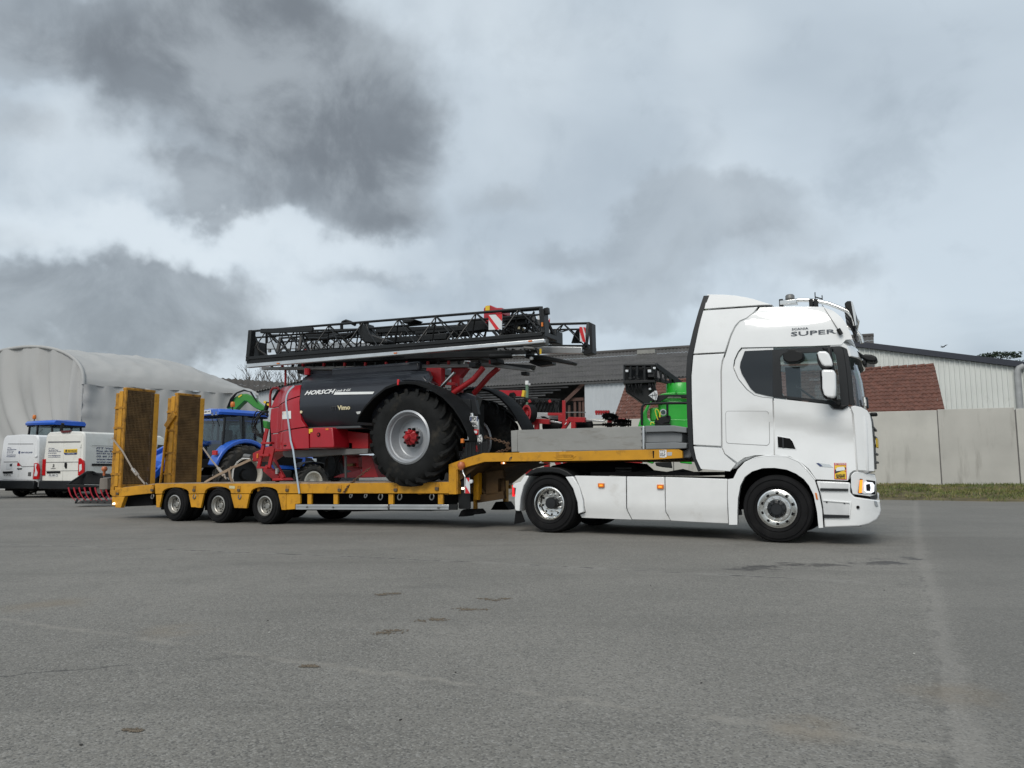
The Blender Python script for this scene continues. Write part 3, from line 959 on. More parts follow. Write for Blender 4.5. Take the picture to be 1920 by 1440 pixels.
# ================================================================== WHITE RIBBED HALL ON THE RIGHT
HF = Frame(wp(1640, 880, 43.0), 19)
ha = froot('white_hall', HF, 'large white ribbed metal hall with dark sloping verge on the right', 'building')
vl, vr_ = HF.p3('P', 1560, 642, 0), HF.p3('P', 2060, 704, 0)
hallw = M('hall_cladding', (0.58, 0.60, 0.57), 0.5, var=0.05, vscale=0.5, dirt=(0.38, 0.39, 0.37), dirt_amt=0.15)
hm = MB()
pit = (HF.tp(1760, 700)[0] - HF.tp(1750.5, 700)[0])
u = vl.x
while u < vr_.x:
    def top(x): return vl.z + (vr_.z - vl.z) * (x - vl.x) / (vr_.x - vl.x) - 0.05
    a, c, d, e = u, u + pit * 0.62, u + pit * 0.70, u + pit * 0.92
    f_ = u + pit
    pts = [(a, 0), (c, 0), (d, -0.06), (e, -0.06), (f_, 0)]
    for (x0, y0), (x1, y1) in zip(pts, pts[1:]):
        hm.add([(x0, y0, BG), (x1, y1, BG), (x1, y1, top(x1)), (x0, y0, top(x0))], [(0, 1, 2, 3)])
    u += pit
hm.build('ribbed_wall', hallw, ha)
MB().bar(vl + Vector((0, -0.12, 0.05)), vr_ + Vector((0, -0.12, 0.05)), 0.3, 0.32).build('verge', M('navy_verge', (0.018, 0.022, 0.034), 0.5), ha)
MB().add([vl, vr_, vr_ + Vector((0, 18, 0)), vl + Vector((0, 18, 0))], [(0, 1, 2, 3)]).build('roof', roofg, ha)
dpx = HF.p3('S5', 1388, 370, -0.2)
dpm = M('grey_downpipe', (0.30, 0.31, 0.31), 0.5)
MB().tube([HF.p3('S5', 1436, 345, -0.2), HF.p3('S5', 1400, 360, -0.2), dpx + Vector((0, 0, -0.1)), Vector((dpx.x, -0.2, BG))], 0.17, 10).build('downpipe', dpm, ha, smooth=60)

# ================================================================== DISTANT BARNS ON THE LEFT
LF = Frame(wp(480, 880, 62), 0)
lb = froot('distant_barn', LF, 'dark roofed farm building far behind the blue tractor', 'barn')
a, c, d, e = LF.p3('P', 415, 709, 8), LF.p3('P', 640, 724, 8), LF.p3('P', 640, 760, 0), LF.p3('P', 415, 756, 0)
darkroof = M('dark_roof', (0.05, 0.044, 0.038), 0.9, var=0.25, vscale=0.6)
corrugated(MB(), e, d, c, a, 0.5, 0.06, rows=4).build('roof', darkroof, lb, smooth=60)
MB().box(e.x, d.x, 0.1, 8, BG, d.z - 0.05).build('wall', dark_w, lb)
LF2 = Frame(wp(540, 880, 46), 52)
lb2 = froot('pale_barn', LF2, 'pale ribbed metal barn with grey roof behind the green loader arm', 'barn')
a, c = LF2.p3('P', 470, 743, 0), LF2.p3('P', 560, 713, 0)
mz = (a.z + c.z) / 2
u0, u1 = a.x - 14, c.x + 1.5
corrugated(MB(), (u0, 0, BG), (u1, 0, BG), (u1, 0, mz), (u0, 0, mz), 0.5, 0.04, nrm=(0, -1, 0)).build('ribbed_wall', clad, lb2)
corrugated(MB(), (u0, -0.3, mz), (u1, -0.3, mz), (u1, 6, mz + 1.55), (u0, 6, mz + 1.55), 0.5, 0.05, rows=3).build('roof', M('mid_roof', (0.10, 0.095, 0.088), 0.9, var=0.2), lb2, smooth=60)

# ================================================================== GREY FABRIC HALL (arched tent)
# front corner of the side wall
TC = wp(146, 880, 36.0); TC.z = 0
sa = R(38)
SDir = Vector((math.cos(sa), math.sin(sa), 0)); WDir = Vector((-math.sin(R(57)), math.cos(R(57)), 0))
eave_z = wp(147, 720, 36.0).z
HALF = 8.0
apex_z = wp(40, 651, 36 + HALF * WDir.y).z
TLEN = 8.6
fab = M('tent_fabric', (0.37, 0.37, 0.36), 0.75, var=0.05, vscale=0.4, dirt=(0.32, 0.315, 0.30), dirt_amt=0.2, dirt_scale=0.6)
tt = tag(empty('fabric_hall', TC, 0), 'large grey fabric covered arched storage hall behind the vans', 'tent')


def arch(t):                                   # t 0 (near eave) .. 1 (far eave): across-distance and height
    an = PI * t
    w = HALF * (1 - math.cos(an))
    z = eave_z + (apex_z - eave_z) * math.sin(an) ** 0.85
    return w, z


def roof_pt(s, t):
    w, z = arch(t)
    droop = 1 - 0.85 * smooth01(s, 0.55, 1.15) ** 1.3
    rib = abs(math.sin(s * PI * 6))
    z = eave_z + (z - eave_z) * droop - 0.10 * rib * math.sin(PI * t) + 0.07 * mnoise.noise((s * 14, t * 26, 0)) + .03 * mnoise.noise((s * 30, t * 70, 3)) + 0.06 * math.sin(t * 110 + s * 3) * math.exp(-abs(t - 0.02) * 30)
    p = SDir * (s * TLEN) + WDir * w
    return (p.x, p.y, z)


tm = MB(); tm.grid(roof_pt, 72, 60); tm.build('roof_cover', fab, tt, smooth=70)


def side_pt(s, t):
    p = SDir * (s * TLEN)
    fold = 0.05 * math.sin(s * PI * 12) * (t ** 3) + 0.10 * (t ** 8) * math.sin(s * 60) + 0.05 * math.exp(-s * 20) * math.sin(t * 45) + .10 * mnoise.noise((s * 7, t * 2.2, 1)) + .05 * mnoise.noise((s * 22, t * 5 + s * 4, 4))
    nrm = Vector((SDir.y, -SDir.x, 0))
    z = eave_z * t + .04 * t ** 8
    return (p.x + nrm.x * fold, p.y + nrm.y * fold, z)


tm = MB(); tm.grid(side_pt, 90, 26); tm.build('side_cover', fab, tt, smooth=70)


def front_pt(s, t):                            # s across, t up
    w, z1 = arch(s)
    # curtain folds gathered towards the corner: curved creases
    x = s * 2 * HALF
    k = (x + 4.5 * (1 - t) ** 2.2) * 1.9
    amp = 0.17 * (0.35 + 0.65 * (1 - abs(2 * t - 1)))
    fold = amp * (math.sin(k * 1.7) + 0.6 * math.sin(k * 2.9 + 1.0)) + 0.08 * mnoise.noise((k * .6, t * 2, 2.0)) + .04 * mnoise.noise((k * 1.8, t * 3, 5.0))
    nrm = Vector((-WDir.y, WDir.x, 0)); nrm = nrm if nrm.y < 0 else -nrm
    fold *= smooth01(s, 0.0, 0.05)
    p = WDir * w + nrm * (fold + 0.25 * math.sin(PI * t) * (1 - s) * smooth01(s, 0, .1))
    return (p.x, p.y, z1 * t)


tm = MB(); tm.grid(front_pt, 110, 36); tm.build('front_curtain', fab, tt, smooth=70)
ar = MB(); ar.tube([Vector((WDir.x * arch(i / 40)[0], WDir.y * arch(i / 40)[0], arch(i / 40)[1] + 0.03)) for i in range(41)], 0.09, 8)
ar.build('edge_tube', fab, tt, smooth=60)

# ================================================================== TREES BEYOND THE BARNS
bark = M('bark', (0.055, 0.047, 0.04), 0.9, var=0.25)


def bare_tree(name, label, pos, h, spread, seed, n0=6):
    rn = random.Random(seed)
    root = tag(empty(name, pos), label, 'tree')
    tk = MB(); tk.tube([(0, 0, 0), (0.05, 0, h * 0.2), (0.0, 0.05, h * 0.42)], h * 0.028, 7, h * 0.016); tk.build('trunk', bark, root, smooth=60)
    cr = MB()

    def grow(p, d, ln, r, depth):
        q = p + d * ln * 0.5 + Vector((rn.uniform(-.06, .06), rn.uniform(-.06, .06), 0)) * ln
        e = q + (d + Vector((rn.uniform(-.2, .2), rn.uniform(-.2, .2), .12))).normalized() * ln * 0.5
        cr.tube([p, q, e], r, 3 if depth < 3 else 4, r * 0.6)
        if depth == 0: return
        for k in range(rn.choice((2, 3, 3))):
            nd = (d + Vector((rn.uniform(-1, 1) * spread, rn.uniform(-1, 1) * spread, rn.uniform(-.25, .5)))).normalized()
            grow(p.lerp(e, rn.uniform(.55, 1.0)), nd, ln * rn.uniform(.62, .82), r * 0.58, depth - 1)
    for k in range(n0):
        a = 2 * PI * k / n0 + rn.uniform(-.3, .3)
        grow(Vector((0, 0, h * rn.uniform(.2, .42))), Vector((math.cos(a) * spread, math.sin(a) * spread, 1)).normalized(), h * 0.22, h * 0.010, 4)
    cr.build('crown', bark, root)
    return root


for i, (px, dep, hh, lab) in enumerate([(520, 85, 15.6, 'bare branched tree showing below the left end of the folded boom'), (572, 88, 16.2, 'bare tree just left of the dark tank top, beyond the barns'),
                                        (462, 110, 14.6, 'tiny far bare tree above the distant dark barn roof')]):
    p = wp(px, 880, dep); p.z = 0
    bare_tree('bare_tree', lab, p, hh if i < 2 else 17.5, 0.62 if i < 2 else 0.3, 11 + i, 8 if i < 2 else 4)
needle = M('cedar_needles', (0.018, 0.035, 0.016), 0.8, var=0.35)
pc = wp(1885, 880, 62); pc.z = 0
ct = tag(empty('cedar_tree', pc), 'dark spreading conifer top rising behind the white hall verge', 'tree')
ztop = wp(1885, 667, 62).z
MB().tube([(0, 0, 0), (0, 0, ztop - 0.6)], 0.35, 8, 0.12).build('trunk', bark, ct, smooth=60)
cm = MB(); rn = random.Random(5)
for lay in range(5):
    zc = ztop + 0.30 - lay * 0.7
    rad = 1.7 + lay * 0.7
    for k in range(1500):
        a = rn.uniform(0, 2 * PI); r_ = rad * math.sqrt(rn.random())
        arm = 0.5 + 0.5 * math.cos(a * 5 + lay)
        if rn.random() > 0.35 + 0.6 * arm: continue
        c = Vector((r_ * math.cos(a), r_ * math.sin(a), zc - 0.16 * r_ + rn.uniform(-.16, .16)))
        s = rn.uniform(.10, .26)
        d1 = Vector((rn.uniform(-1, 1), rn.uniform(-1, 1), rn.uniform(-.2, .5))).normalized() * s; d2 = Vector((rn.uniform(-1, 1), rn.uniform(-1, 1), rn.uniform(-.3, .6))).normalized() * s
        cm.add([c, c + d1, c + d2], [(0, 1, 2)])
cm.build('crown', needle, ct)
# small bird in flight
pb = wp(1768, 651, 60)
bd = tag(empty('bird', pb), 'tiny dark bird flying above the white hall', 'bird')
MB().add([(-.16, 0, 0), (0, -.05, .03), (.2, 0, .05), (0, .05, .03), (0, 0, -.04), (-.25, 0, -.02)], [(0, 1, 4), (1, 2, 4), (2, 3, 4), (3, 0, 4), (0, 3, 1), (1, 3, 2), (0, 4, 5)]).build('body', BLKM, bd)
MB().add([(-.05, 0, .02), (.08, 0, .02), (.22, -.34, .16), (.05, -.3, .14)], [(0, 1, 2, 3)]).build('wing', BLKM, bd)
MB().add([(-.05, 0, .02), (.08, 0, .02), (.10, .34, .17), (-.05, .3, .15)], [(0, 1, 2, 3)]).build('wing', BLKM, bd)
# ================================================================== WHITE TRACTOR UNIT
T = TF
tk = froot('tractor_unit', T, 'white high-roof lorry tractor unit with amber side markers pulling the yellow low loader', 'lorry')
ZBELT = T.z('R1', [(838, 862)])[0][1]
UFR = T.z('R1', [(1600, 1200)])[0][0]        # front of the cab near side


def vcab(u, z):                              # how far the cab side sits behind its widest plane
    v = 0.03 + 0.14 * (max(0, z - 2.35) / 1.5) ** 2
    f = max(0.0, u - (UFR - 0.34)) / 0.34
    v += 0.16 * f * f
    return v


cl0, cl1 = T.z('R1', [(520, 945)])[0], T.z('R1', [(1430, 1105)])[0]


def vdoor(u, z):
    zc = cl0[1] + (cl1[1] - cl0[1]) * (u - cl0[0]) / (cl1[0] - cl0[0])
    fade = smooth01(u, cl0[0] - 0.1, cl0[0] + 0.7)
    s = smooth01(zc - z, -0.01, 0.07) * (1 - smooth01(zc - z, 0.10, 0.75))
    return vcab(u, z) + 0.055 * fade * s


def vflat(c): return lambda u, z: c
def cabp(name, key, pts, fn=vcab, ofs=0.0, mat=None, th=0.05, gap=0.006, parent=None, bevel=0.008, step=0.12, v=0.03):
    return panel(name, T.zf(key, pts, fn), fn, th, mat or WHITE, parent or tk, gap, step, bevel, ofs=ofs)


def nose(t, b): return -b * (2 * t - 1) ** 4 - .05 * min(1.0, 2 * t)


# --- core of the cab, closed behind the outer panels
W2 = 2.5
lower = T.z('R1', [(235, 640), (470, 545), (835, 870), (1255, 912), (1410, 925), (1500, 935), (1530, 985), (1545, 1050), (1556, 1300), (1560, 1430), (1440, 1430), (1400, 1490), (1160, 1480), (1080, 1390), (960, 1320), (700, 1310), (600, 1350), (545, 1400), (290, 1395), (235, 1250)], .03)
MB().prism(lower, 0.09, W2 - 0.09).build('cab_core', WHITE, tk, bevel=0.05, seg=3)
upper = T.z('R1', [(245, 535), (305, 215), (730, 182), (860, 172), (1200, 180), (1290, 215), (1350, 265), (1395, 330), (1430, 425), (1365, 440), (1335, 478), (600, 500), (470, 545)], .03)
# the roof narrows towards its top
rings = []
for v, k in ((0.12, 0.10), (0.16, 0.03), (0.30, 0.0), (W2 / 2, -0.035), (W2 - 0.30, 0.0), (W2 - 0.16, 0.03), (W2 - 0.12, 0.10)):
    q = inset(upper, k) if abs(k) > 1e-6 else upper
    rings.append([(a - (0.04 if v > .5 and a > UFR - .9 else 0), v, b) for a, b in q])
MB().loft(rings).build('roof_shell', WHITE, tk, smooth=40)
MB().prism(T.z('R1', [(235, 640), (245, 535), (600, 500), (640, 600), (835, 870), (470, 900)], .03), W2 - 0.14, W2 - 0.08).build('rear_quarter_panel', WHITE, tk)
MB().prism(T.z('R1', [(236, 640), (248, 540), (330, 510), (330, 900), (240, 900)], .03), 0.1, W2 - 0.1).build('back_wall', INTER, tk)
# --- side panels
cabp('roof_spoiler', 'R1', [(343, 84), (470, 86), (560, 93), (640, 107), (700, 121), (775, 146), (840, 166), (728, 172), (520, 186), (316, 200)], th=0.5)
MB().prism(T.z('R1', [(343, 88), (560, 97), (700, 126), (840, 170), (728, 178), (316, 204)], .5), 0.55, W2 - 0.16).build('roof_spoiler', WHITE, tk, bevel=0.03)
cabp('side_fairing', 'R1', [(306, 207), (520, 192), (728, 178), (695, 225), (640, 268), (590, 288), (555, 325), (520, 395), (478, 523), (237, 536)])
cabp('side_fairing', 'R1', [(237, 541), (477, 528), (456, 590), (447, 660), (449, 900), (452, 1230), (237, 1219), (226, 900), (223, 700)])
cabp('side_fairing', 'R1', [(238, 1225), (453, 1237), (475, 1285), (520, 1325), (562, 1360), (515, 1418), (295, 1400), (258, 1320)])
panel('fairing_edge', T.z('R1', [(300, 84), (345, 81), (303, 207), (265, 370), (232, 540), (220, 700), (224, 960), (234, 1225), (256, 1322), (296, 1404), (275, 1416), (240, 1330), (205, 1240), (192, 1000), (184, 700), (190, 560), (230, 360), (266, 208)], .03), vcab, 0.10, TRIM, tk, 0.0, 0.12, 0.015)
MB().prism(T.z('R1', [(300, 90), (330, 86), (290, 210), (215, 560), (210, 1000), (225, 1240), (270, 1390), (240, 1330), (205, 1240), (192, 1000), (184, 700), (230, 360)], .03), W2 - 0.2, W2 - 0.08).build('fairing_edge', TRIM, tk)
# high roof side, with the stepped swage along it
roofside = [(740, 182), (980, 176), (1212, 178), (1290, 208), (1345, 250), (1385, 300), (1418, 370), (1440, 428), (1385, 430), (1352, 468), (1120, 478), (600, 489), (575, 520), (548, 580), (540, 640), (575, 720), (640, 800), (700, 845), (760, 858), (836, 866), (846, 1296), (700, 1297), (622, 1315), (572, 1352), (476, 1284), (457, 1236), (453, 900), (452, 650), (462, 590), (484, 528), (524, 400), (558, 332), (592, 294), (642, 274), (700, 230)]
sw0, sw1 = T.z('R1', [(640, 272)])[0], T.z('R1', [(1280, 268)])[0]


def vroof(u, z):
    zc = sw0[1] + (sw1[1] - sw0[1]) * (u - sw0[0]) / (sw1[0] - sw0[0])
    return vdoor(u, z) + 0.03 * smooth01(z - zc, -0.015, 0.03) * (1 - smooth01(u, sw1[0] - .4, sw1[0] + .25)) + 0.06 * max(0, (z - 3.45) / .4) ** 2


cabp('cab_side_panel', 'R1', roofside, vroof, step=0.10)
# rear quarter window and its pale reveal
cabp('quarter_window', 'R1', [(625, 512), (837, 502), (838, 856), (780, 845), (705, 826), (668, 792), (602, 682), (588, 635), (592, 600)], ofs=0.004, mat=GLD, gap=0.0, th=0.02, bevel=0.004)
bez = T.z('R1', [(836, 484), (836, 864), (760, 856), (700, 842), (642, 797), (577, 718), (544, 640), (552, 580), (578, 522), (604, 492)], .03)
panel('window_reveal', bez, vcab, 0.02, WHITE, tk, 0.0, 0.12, 0.0, ofs=0.02)
# door: black window surround with an opening, glass, then the white skin below
fr_out = T.z('R1', [(832, 502), (1120, 484), (1338, 474), (1362, 500), (1385, 640), (1400, 790), (1408, 912), (1356, 948), (1292, 944), (1256, 904), (838, 857)], .03)
fr_in = T.z('R1', [(888, 562), (908, 536), (1110, 523), (1285, 515), (1308, 545), (1330, 690), (1344, 892), (1335, 897), (1290, 892), (1250, 884), (908, 848)], .03)
sf = MB(); n = len(fr_out)
for d0 in (0.0, 0.04):
    sf.v += [(a, vcab(a, b) + d0 - 0.004, b) for a, b in fr_out] + [(a, vcab(a, b) + d0 - 0.004, b) for a, b in fr_in]
for i in range(n):
    j = (i + 1) % n
    sf.f += [(i, j, n + j, n + i), (2 * n + i, 3 * n + i, 3 * n + j, 2 * n + j), (i, 2 * n + i, 2 * n + j, j), (n + i, n + j, 3 * n + j, 3 * n + i)]
door = cabp('door', 'R1', [(840, 864), (1256, 910), (1288, 950), (1356, 954), (1410, 926), (1432, 985), (1447, 1150), (1458, 1300), (1465, 1409), (1442, 1412), (1418, 1430), (1402, 1488), (1160, 1478), (1105, 1400), (1040, 1345), (955, 1303), (850, 1295)], vdoor, step=0.10)
sf.build('window_frame', TRIM, door, smooth=30)
panel('door_glass', fr_in, vcab, 0.006, GLS, door, -0.01, 0.2, 0.0, ofs=0.015)
cabp('handle_recess', 'R1', [(870, 1152), (965, 1168), (985, 1190), (1010, 1250), (875, 1238)], fn=vdoor, ofs=-0.008, mat=BLKM, gap=0, th=0.02, parent=door)
cabp('door_handle', 'R1', [(905, 1160), (918, 1162), (924, 1240), (908, 1240)], fn=vdoor, ofs=-0.02, mat=TRIM, gap=0, th=0.03, parent=door)
cabp('handle_surround', 'R1', [(866, 1146), (970, 1162), (992, 1190), (1017, 1256), (870, 1244)], fn=vdoor, ofs=-0.005, mat=WHITE, gap=0, th=0.02, parent=door)
# locker hatch outlined by a groove
hp = T.z('R1', [(480, 985), (486, 968), (500, 962), (785, 962), (800, 968), (805, 985), (811, 1195), (806, 1212), (790, 1222), (505, 1206), (490, 1200), (485, 1185)], .03)
panel('hatch_groove', hp, vdoor, 0.012, M('groove', (0.22, 0.22, 0.22), 0.8), tk, 0.0, 0.15, 0.0, ofs=-0.003)
panel('locker_hatch', hp, vdoor, 0.012, WHITE, tk, 0.006, 0.15, 0.0, ofs=-0.006)
# front corner
cabp('corner_panel', 'R1', [(1415, 928), (1450, 920), (1500, 930), (1545, 955), (1568, 990), (1580, 1050), (1592, 1200), (1602, 1420), (1470, 1411), (1462, 1290), (1452, 1150), (1437, 985)], vcab)
# windscreen, pillars, visor
ws = T.z('R1', [(1362, 482), (1440, 505), (1490, 560), (1512, 700), (1535, 890), (1548, 950), (1500, 926), (1412, 914)], .03)
uA = ws[0][0]
rings = []
for i in range(13):
    t = i / 12; v = 0.10 + (W2 - 0.20) * t
    bow = nose(t, .20)
    a, b = T.z('R1', [(1445, 500)])[0], T.z('R1', [(1540, 925)])[0]
    rings.append([(a[0] + bow, v, a[1]), (a[0] + (b[0] - a[0]) * .5 + bow + .03, v, (a[1] + b[1]) / 2), (b[0] + bow, v, b[1])])
wm = MB()
for i in range(12):
    n0 = len(wm.v); wm.v += rings[i] + rings[i + 1]
    wm.f += [(n0, n0 + 1, n0 + 4, n0 + 3), (n0 + 1, n0 + 2, n0 + 5, n0 + 4)]
wm.build('windscreen', GLS, tk, smooth=60)
cabp('pillar_trim', 'R1', [(1340, 474), (1368, 484), (1392, 496), (1408, 560), (1428, 700), (1446, 900), (1452, 918), (1410, 914), (1400, 790), (1385, 640), (1362, 500)], ofs=0.0, mat=TRIM, gap=0, th=0.08)
MB().prism(T.z('R1', [(1340, 474), (1392, 496), (1446, 905), (1400, 905), (1362, 500)], .03), W2 - 0.16, W2 - 0.08).build('pillar_trim', TRIM, tk)
MB().prism(T.z('R1', [(760, 500), (890, 495), (905, 860), (780, 850)], .03), W2 - 0.15, W2 - 0.09).build('pillar_trim', TRIM, tk)
MB().prism(T.z('R1', [(890, 525), (1380, 500), (1440, 905), (905, 855)], .03), W2 - .125, W2 - .12).build('far_window', GLS, tk)
rings = []
for i in range(11):
    t = i / 10; v = 0.06 + (W2 - 0.12) * t
    bow = nose(t, .16)
    sec = T.z('R1', [(1352, 468), (1385, 434), (1440, 434), (1478, 462), (1500, 500), (1512, 540), (1500, 546), (1470, 512), (1420, 494)], .03)
    rings.append([(a + bow, v, b) for a, b in sec])
MB().loft(rings).build('sun_visor', WHITE, tk, smooth=35)
rings = [[(p[0] + 0.012, p[1], p[2] - 0.02) for p in r] for r in rings]
sec2 = T.z('R1', [(1368, 488), (1420, 497), (1470, 515), (1498, 548), (1480, 552), (1420, 530), (1380, 510)], .03)
rings = []
for i in range(11):
    t = i / 10; v = 0.07 + (W2 - 0.14) * t
    rings.append([(a + nose(t, .16), v, b) for a, b in sec2])
MB().loft(rings).build('visor_underside', BLK, tk, smooth=35)
# front face: black grille stack and wipers
gr_sec = T.z('R1', [(1500, 930), (1556, 948), (1578, 975), (1590, 1050), (1602, 1200), (1612, 1400), (1580, 1400), (1560, 1050)], .03)
rings = []
for i in range(11):
    t = i / 10; v = 0.16 + (W2 - 0.32) * t
    rings.append([(a + nose(t, .11), v, b) for a, b in gr_sec])
MB().loft(rings).build('grille', BLK, tk, smooth=35)
for zz in (1060, 1130, 1200, 1270, 1340):
    a = T.z('R1', [(1596 + (zz - 1060) * .06, zz)], .03)[0]
    MB().box(a[0] - 0.09, a[0] - 0.035, 0.35, W2 - 0.45, a[1] - 0.02, a[1] + 0.015).build('grille_bar', TRIM, tk, bevel=0.008)
p = T.z('R1', [(1575, 985)], .4)[0]
MB().box(p[0] - .02, p[0] + 0.08, 0.35, 0.55, p[1] - .03, p[1] + .02).build('wiper_housing', BLK, tk, bevel=0.02)
for v in (0.5, 1.4):
    a, b = T.z('R1', [(1560, 940)], v)[0], T.z('R1', [(1548, 880)], v)[0]
    MB().tube([(a[0] - .02, v, a[1]), (b[0] - .02, v + .25, b[1] + .05), (b[0] - .06, v + .75, b[1] + .1)], 0.014, 6).build('wiper', BLK, tk)
# front number plate, yellowed tag on the grille
MB().box(UFR - .02, UFR + .0, 1.0, 1.5, 1.42, 1.56).build('front_tag', YLB, tk)
# --- mirrors
MB().prism(T.z('R1', [(1172, 532), (1190, 522), (1240, 520), (1262, 540), (1282, 585), (1292, 625), (1280, 634), (1230, 638), (1205, 620), (1182, 580)], -.22), -0.34, -0.10).build('wide_angle_mirror', WHITE, tk, bevel=0.03, seg=3)
MB().prism(T.z('R1', [(1206, 664), (1225, 658), (1300, 660), (1312, 690), (1316, 790), (1313, 860), (1295, 870), (1250, 868), (1222, 855), (1208, 800)], -.22), -0.36, -0.10).build('main_mirror', WHITE, tk, bevel=0.03, seg=3)
MB().prism(T.z('R1', [(1195, 668), (1212, 664), (1216, 800), (1228, 856), (1280, 872), (1250, 882), (1220, 864), (1204, 810)], -.22), -0.355, -0.12).build('mirror_backing', BLK, tk, bevel=0.015)
MB().prism(T.z('R1', [(1168, 540), (1180, 540), (1210, 622), (1236, 640), (1285, 636), (1240, 655), (1200, 645), (1178, 610)], -.22), -0.335, -0.12).build('mirror_backing', BLK, tk, bevel=0.015)
MB().tube([T.p3('R1', 1240, 505, 0.0), T.p3('R1', 1258, 500, -.2), T.p3('R1', 1262, 540, -.22), T.p3('R1', 1282, 660, -.22), T.p3('R1', 1300, 880, -.2), T.p3('R1', 1330, 890, -.1), T.p3('R1', 1325, 925, 0.03)], 0.035, 8).build('mirror_arm', BLK, tk, smooth=50)
MB().prism(T.z('R1', [(1200, 492), (1215, 484), (1280, 484), (1290, 500), (1270, 512), (1225, 510)], -.1), -0.14, 0.03).build('mirror_mount', BLK, tk, bevel=0.02)
MB().prism(T.z('R1', [(1252, 905), (1300, 905), (1350, 915), (1405, 920), (1360, 946), (1290, 942)], -.02), -0.03, 0.04).build('mirror_mount', BLK, tk, bevel=0.015)
MB().prism(T.z('R1', [(912, 535), (950, 522), (958, 505), (1015, 503), (1025, 518), (1062, 522), (1072, 555), (1070, 580), (1030, 602), (960, 606), (925, 590)], -.15), -0.26, -0.03).build('kerb_mirror', BLK, tk, bevel=0.03, seg=3)
MB().prism(T.z('R1', [(1500, 560), (1530, 545), (1580, 548), (1612, 562), (1626, 580), (1610, 602), (1560, 600), (1520, 585)], .5), 0.35, 0.70).build('front_mirror', BLK, tk, bevel=0.03, seg=3)
MB().prism(T.z('R1', [(1505, 590), (1540, 590), (1545, 628), (1515, 632)], .5), 0.35, 0.6).build('camera_pod', BLK, tk, bevel=0.02)
MB().tube([T.p3('R1', 1455, 520, .4), T.p3('R1', 1530, 570, .5)], .03, 8).build('mirror_arm', BLK, tk)
# --- inside the cab
MB().box(-0.75, -0.15, 0.35, 0.95, 1.7, 2.35).box(-.80, -.55, .38, .92, 2.3, 2.75).build('driver_seat', INTER, tk, bevel=0.08, seg=3)
MB().box(-0.75, -0.15, 1.6, 2.15, 1.7, 2.2).box(-.80, -.58, 1.65, 2.1, 2.2, 2.5).build('passenger_seat', INTER, tk, bevel=0.08, seg=3)
sw = MB().lathe([(0.20, -0.015), (0.23, 0), (0.20, 0.015)], n=24, axis='x', closed=True)
o = sw.build('steering_wheel', BLK, tk, smooth=60, loc=(0.45, 0.65, 2.25)); o.rotation_euler = (0, R(-50), 0)
MB().box(0.45, 1.0, 0.2, 2.3, 1.6, 2.12).build('dashboard', INTER, tk, bevel=0.08)
MB().box(UFR - .12, UFR - .10, .2, .28, 2.05, 2.13).build('windscreen_sticker', WPL, tk)
MB().box(UFR - .12, UFR - .10, .42, .48, 2.02, 2.12).build('windscreen_sticker', WPL, tk)
# --- roof bar, beacon, lamp, aerials
bar_c = [(905, 150), (930, 140), (1040, 130), (1100, 130), (1180, 140), (1250, 155), (1330, 185), (1400, 215), (1440, 260), (1455, 320)]
for v in (0.35, W2 - 0.35):
    MB().tube([T.p3('R1', x, y, .35) + Vector((0, v - .35, 0)) for x, y in bar_c], 0.032, 10).build('roof_bar', CHR, tk, smooth=60)
a, b = T.p3('R1', 1400, 215, .35), T.p3('R1', 905, 150, .35)
MB().tube([a, a + Vector((.08, .9, .0)), a + Vector((0, 1.8, 0))], 0.032, 10).build('roof_bar', CHR, tk, smooth=60)
for x in (900, 1125, 1160):
    q = T.p3('R1', x, 158, .35); MB().box(q.x - .03, q.x + .03, .31, .40, q.z - .05, q.z + .07).build('bar_bracket', BLK, tk, bevel=.01)
q = T.p3('R1', 965, 128, .35); MB().lathe([(0.0, 0.085), (.05, .08), (.068, .06), (.07, .01), (.06, 0), (0, 0)], (q.x, .35, q.z - .0), 20, 'z').build('roof_beacon', STEEL, tk, smooth=40)
q = T.p3('R1', 958, 148, .35); MB().box(q.x - .13, q.x + .12, .28, .43, q.z - .04, q.z + .03).build('beacon_bracket', CHR, tk, bevel=.01)
lampp = T.z('R1', [(1375, 158), (1395, 142), (1425, 140), (1440, 175), (1462, 240), (1466, 325), (1452, 332), (1430, 262), (1405, 210), (1380, 190)], .35)
MB().prism(lampp, .30, .62).build('roof_lamp', BLK, tk, bevel=.02)
MB().prism(T.z('R1', [(1424, 146), (1436, 150), (1460, 240), (1464, 326), (1456, 326), (1440, 240)], .35), .29, .62).build('roof_lamp_rim', CHR, tk)
for k in range(3):
    MB().prism([(a - .04 - .02 * k, b) for a, b in lampp], .75 + k * .45, 1.07 + k * .45).build('roof_lamp', BLK, tk, bevel=.02)
for x, y in ((1152, 72), (1205, 95)):
    a, b = T.p3('R1', x, y, .5), T.p3('R1', x + 3, 150, .5); MB().tube([b, a], .008, 5).build('aerial', BLK, tk)
MB().tube([T.p3('R1', 1155, 108, .5), T.p3('R1', 1204, 122, .5)], .010, 5).build('aerial', BLK, tk)
MB().tube([T.p3('R1', 1345, 392, .06), T.p3('R1', 1318, 340, .05), T.p3('R1', 1205, 165, .15)], .006, 5).build('radio_whip', STEEL, tk)
MB().tube([T.p3('R1', 1350, 388, .02), T.p3('R1', 1326, 348, .02)], .03, 8).build('whip_base', BLK, tk, smooth=60)
# marker lamp on the forehead
MB().prism(T.z('R1', [(1412, 305), (1425, 330), (1458, 410), (1455, 418), (1440, 390), (1420, 345)], .12), .10, .3).build('forehead_lamp', BLK, tk, bevel=.006)
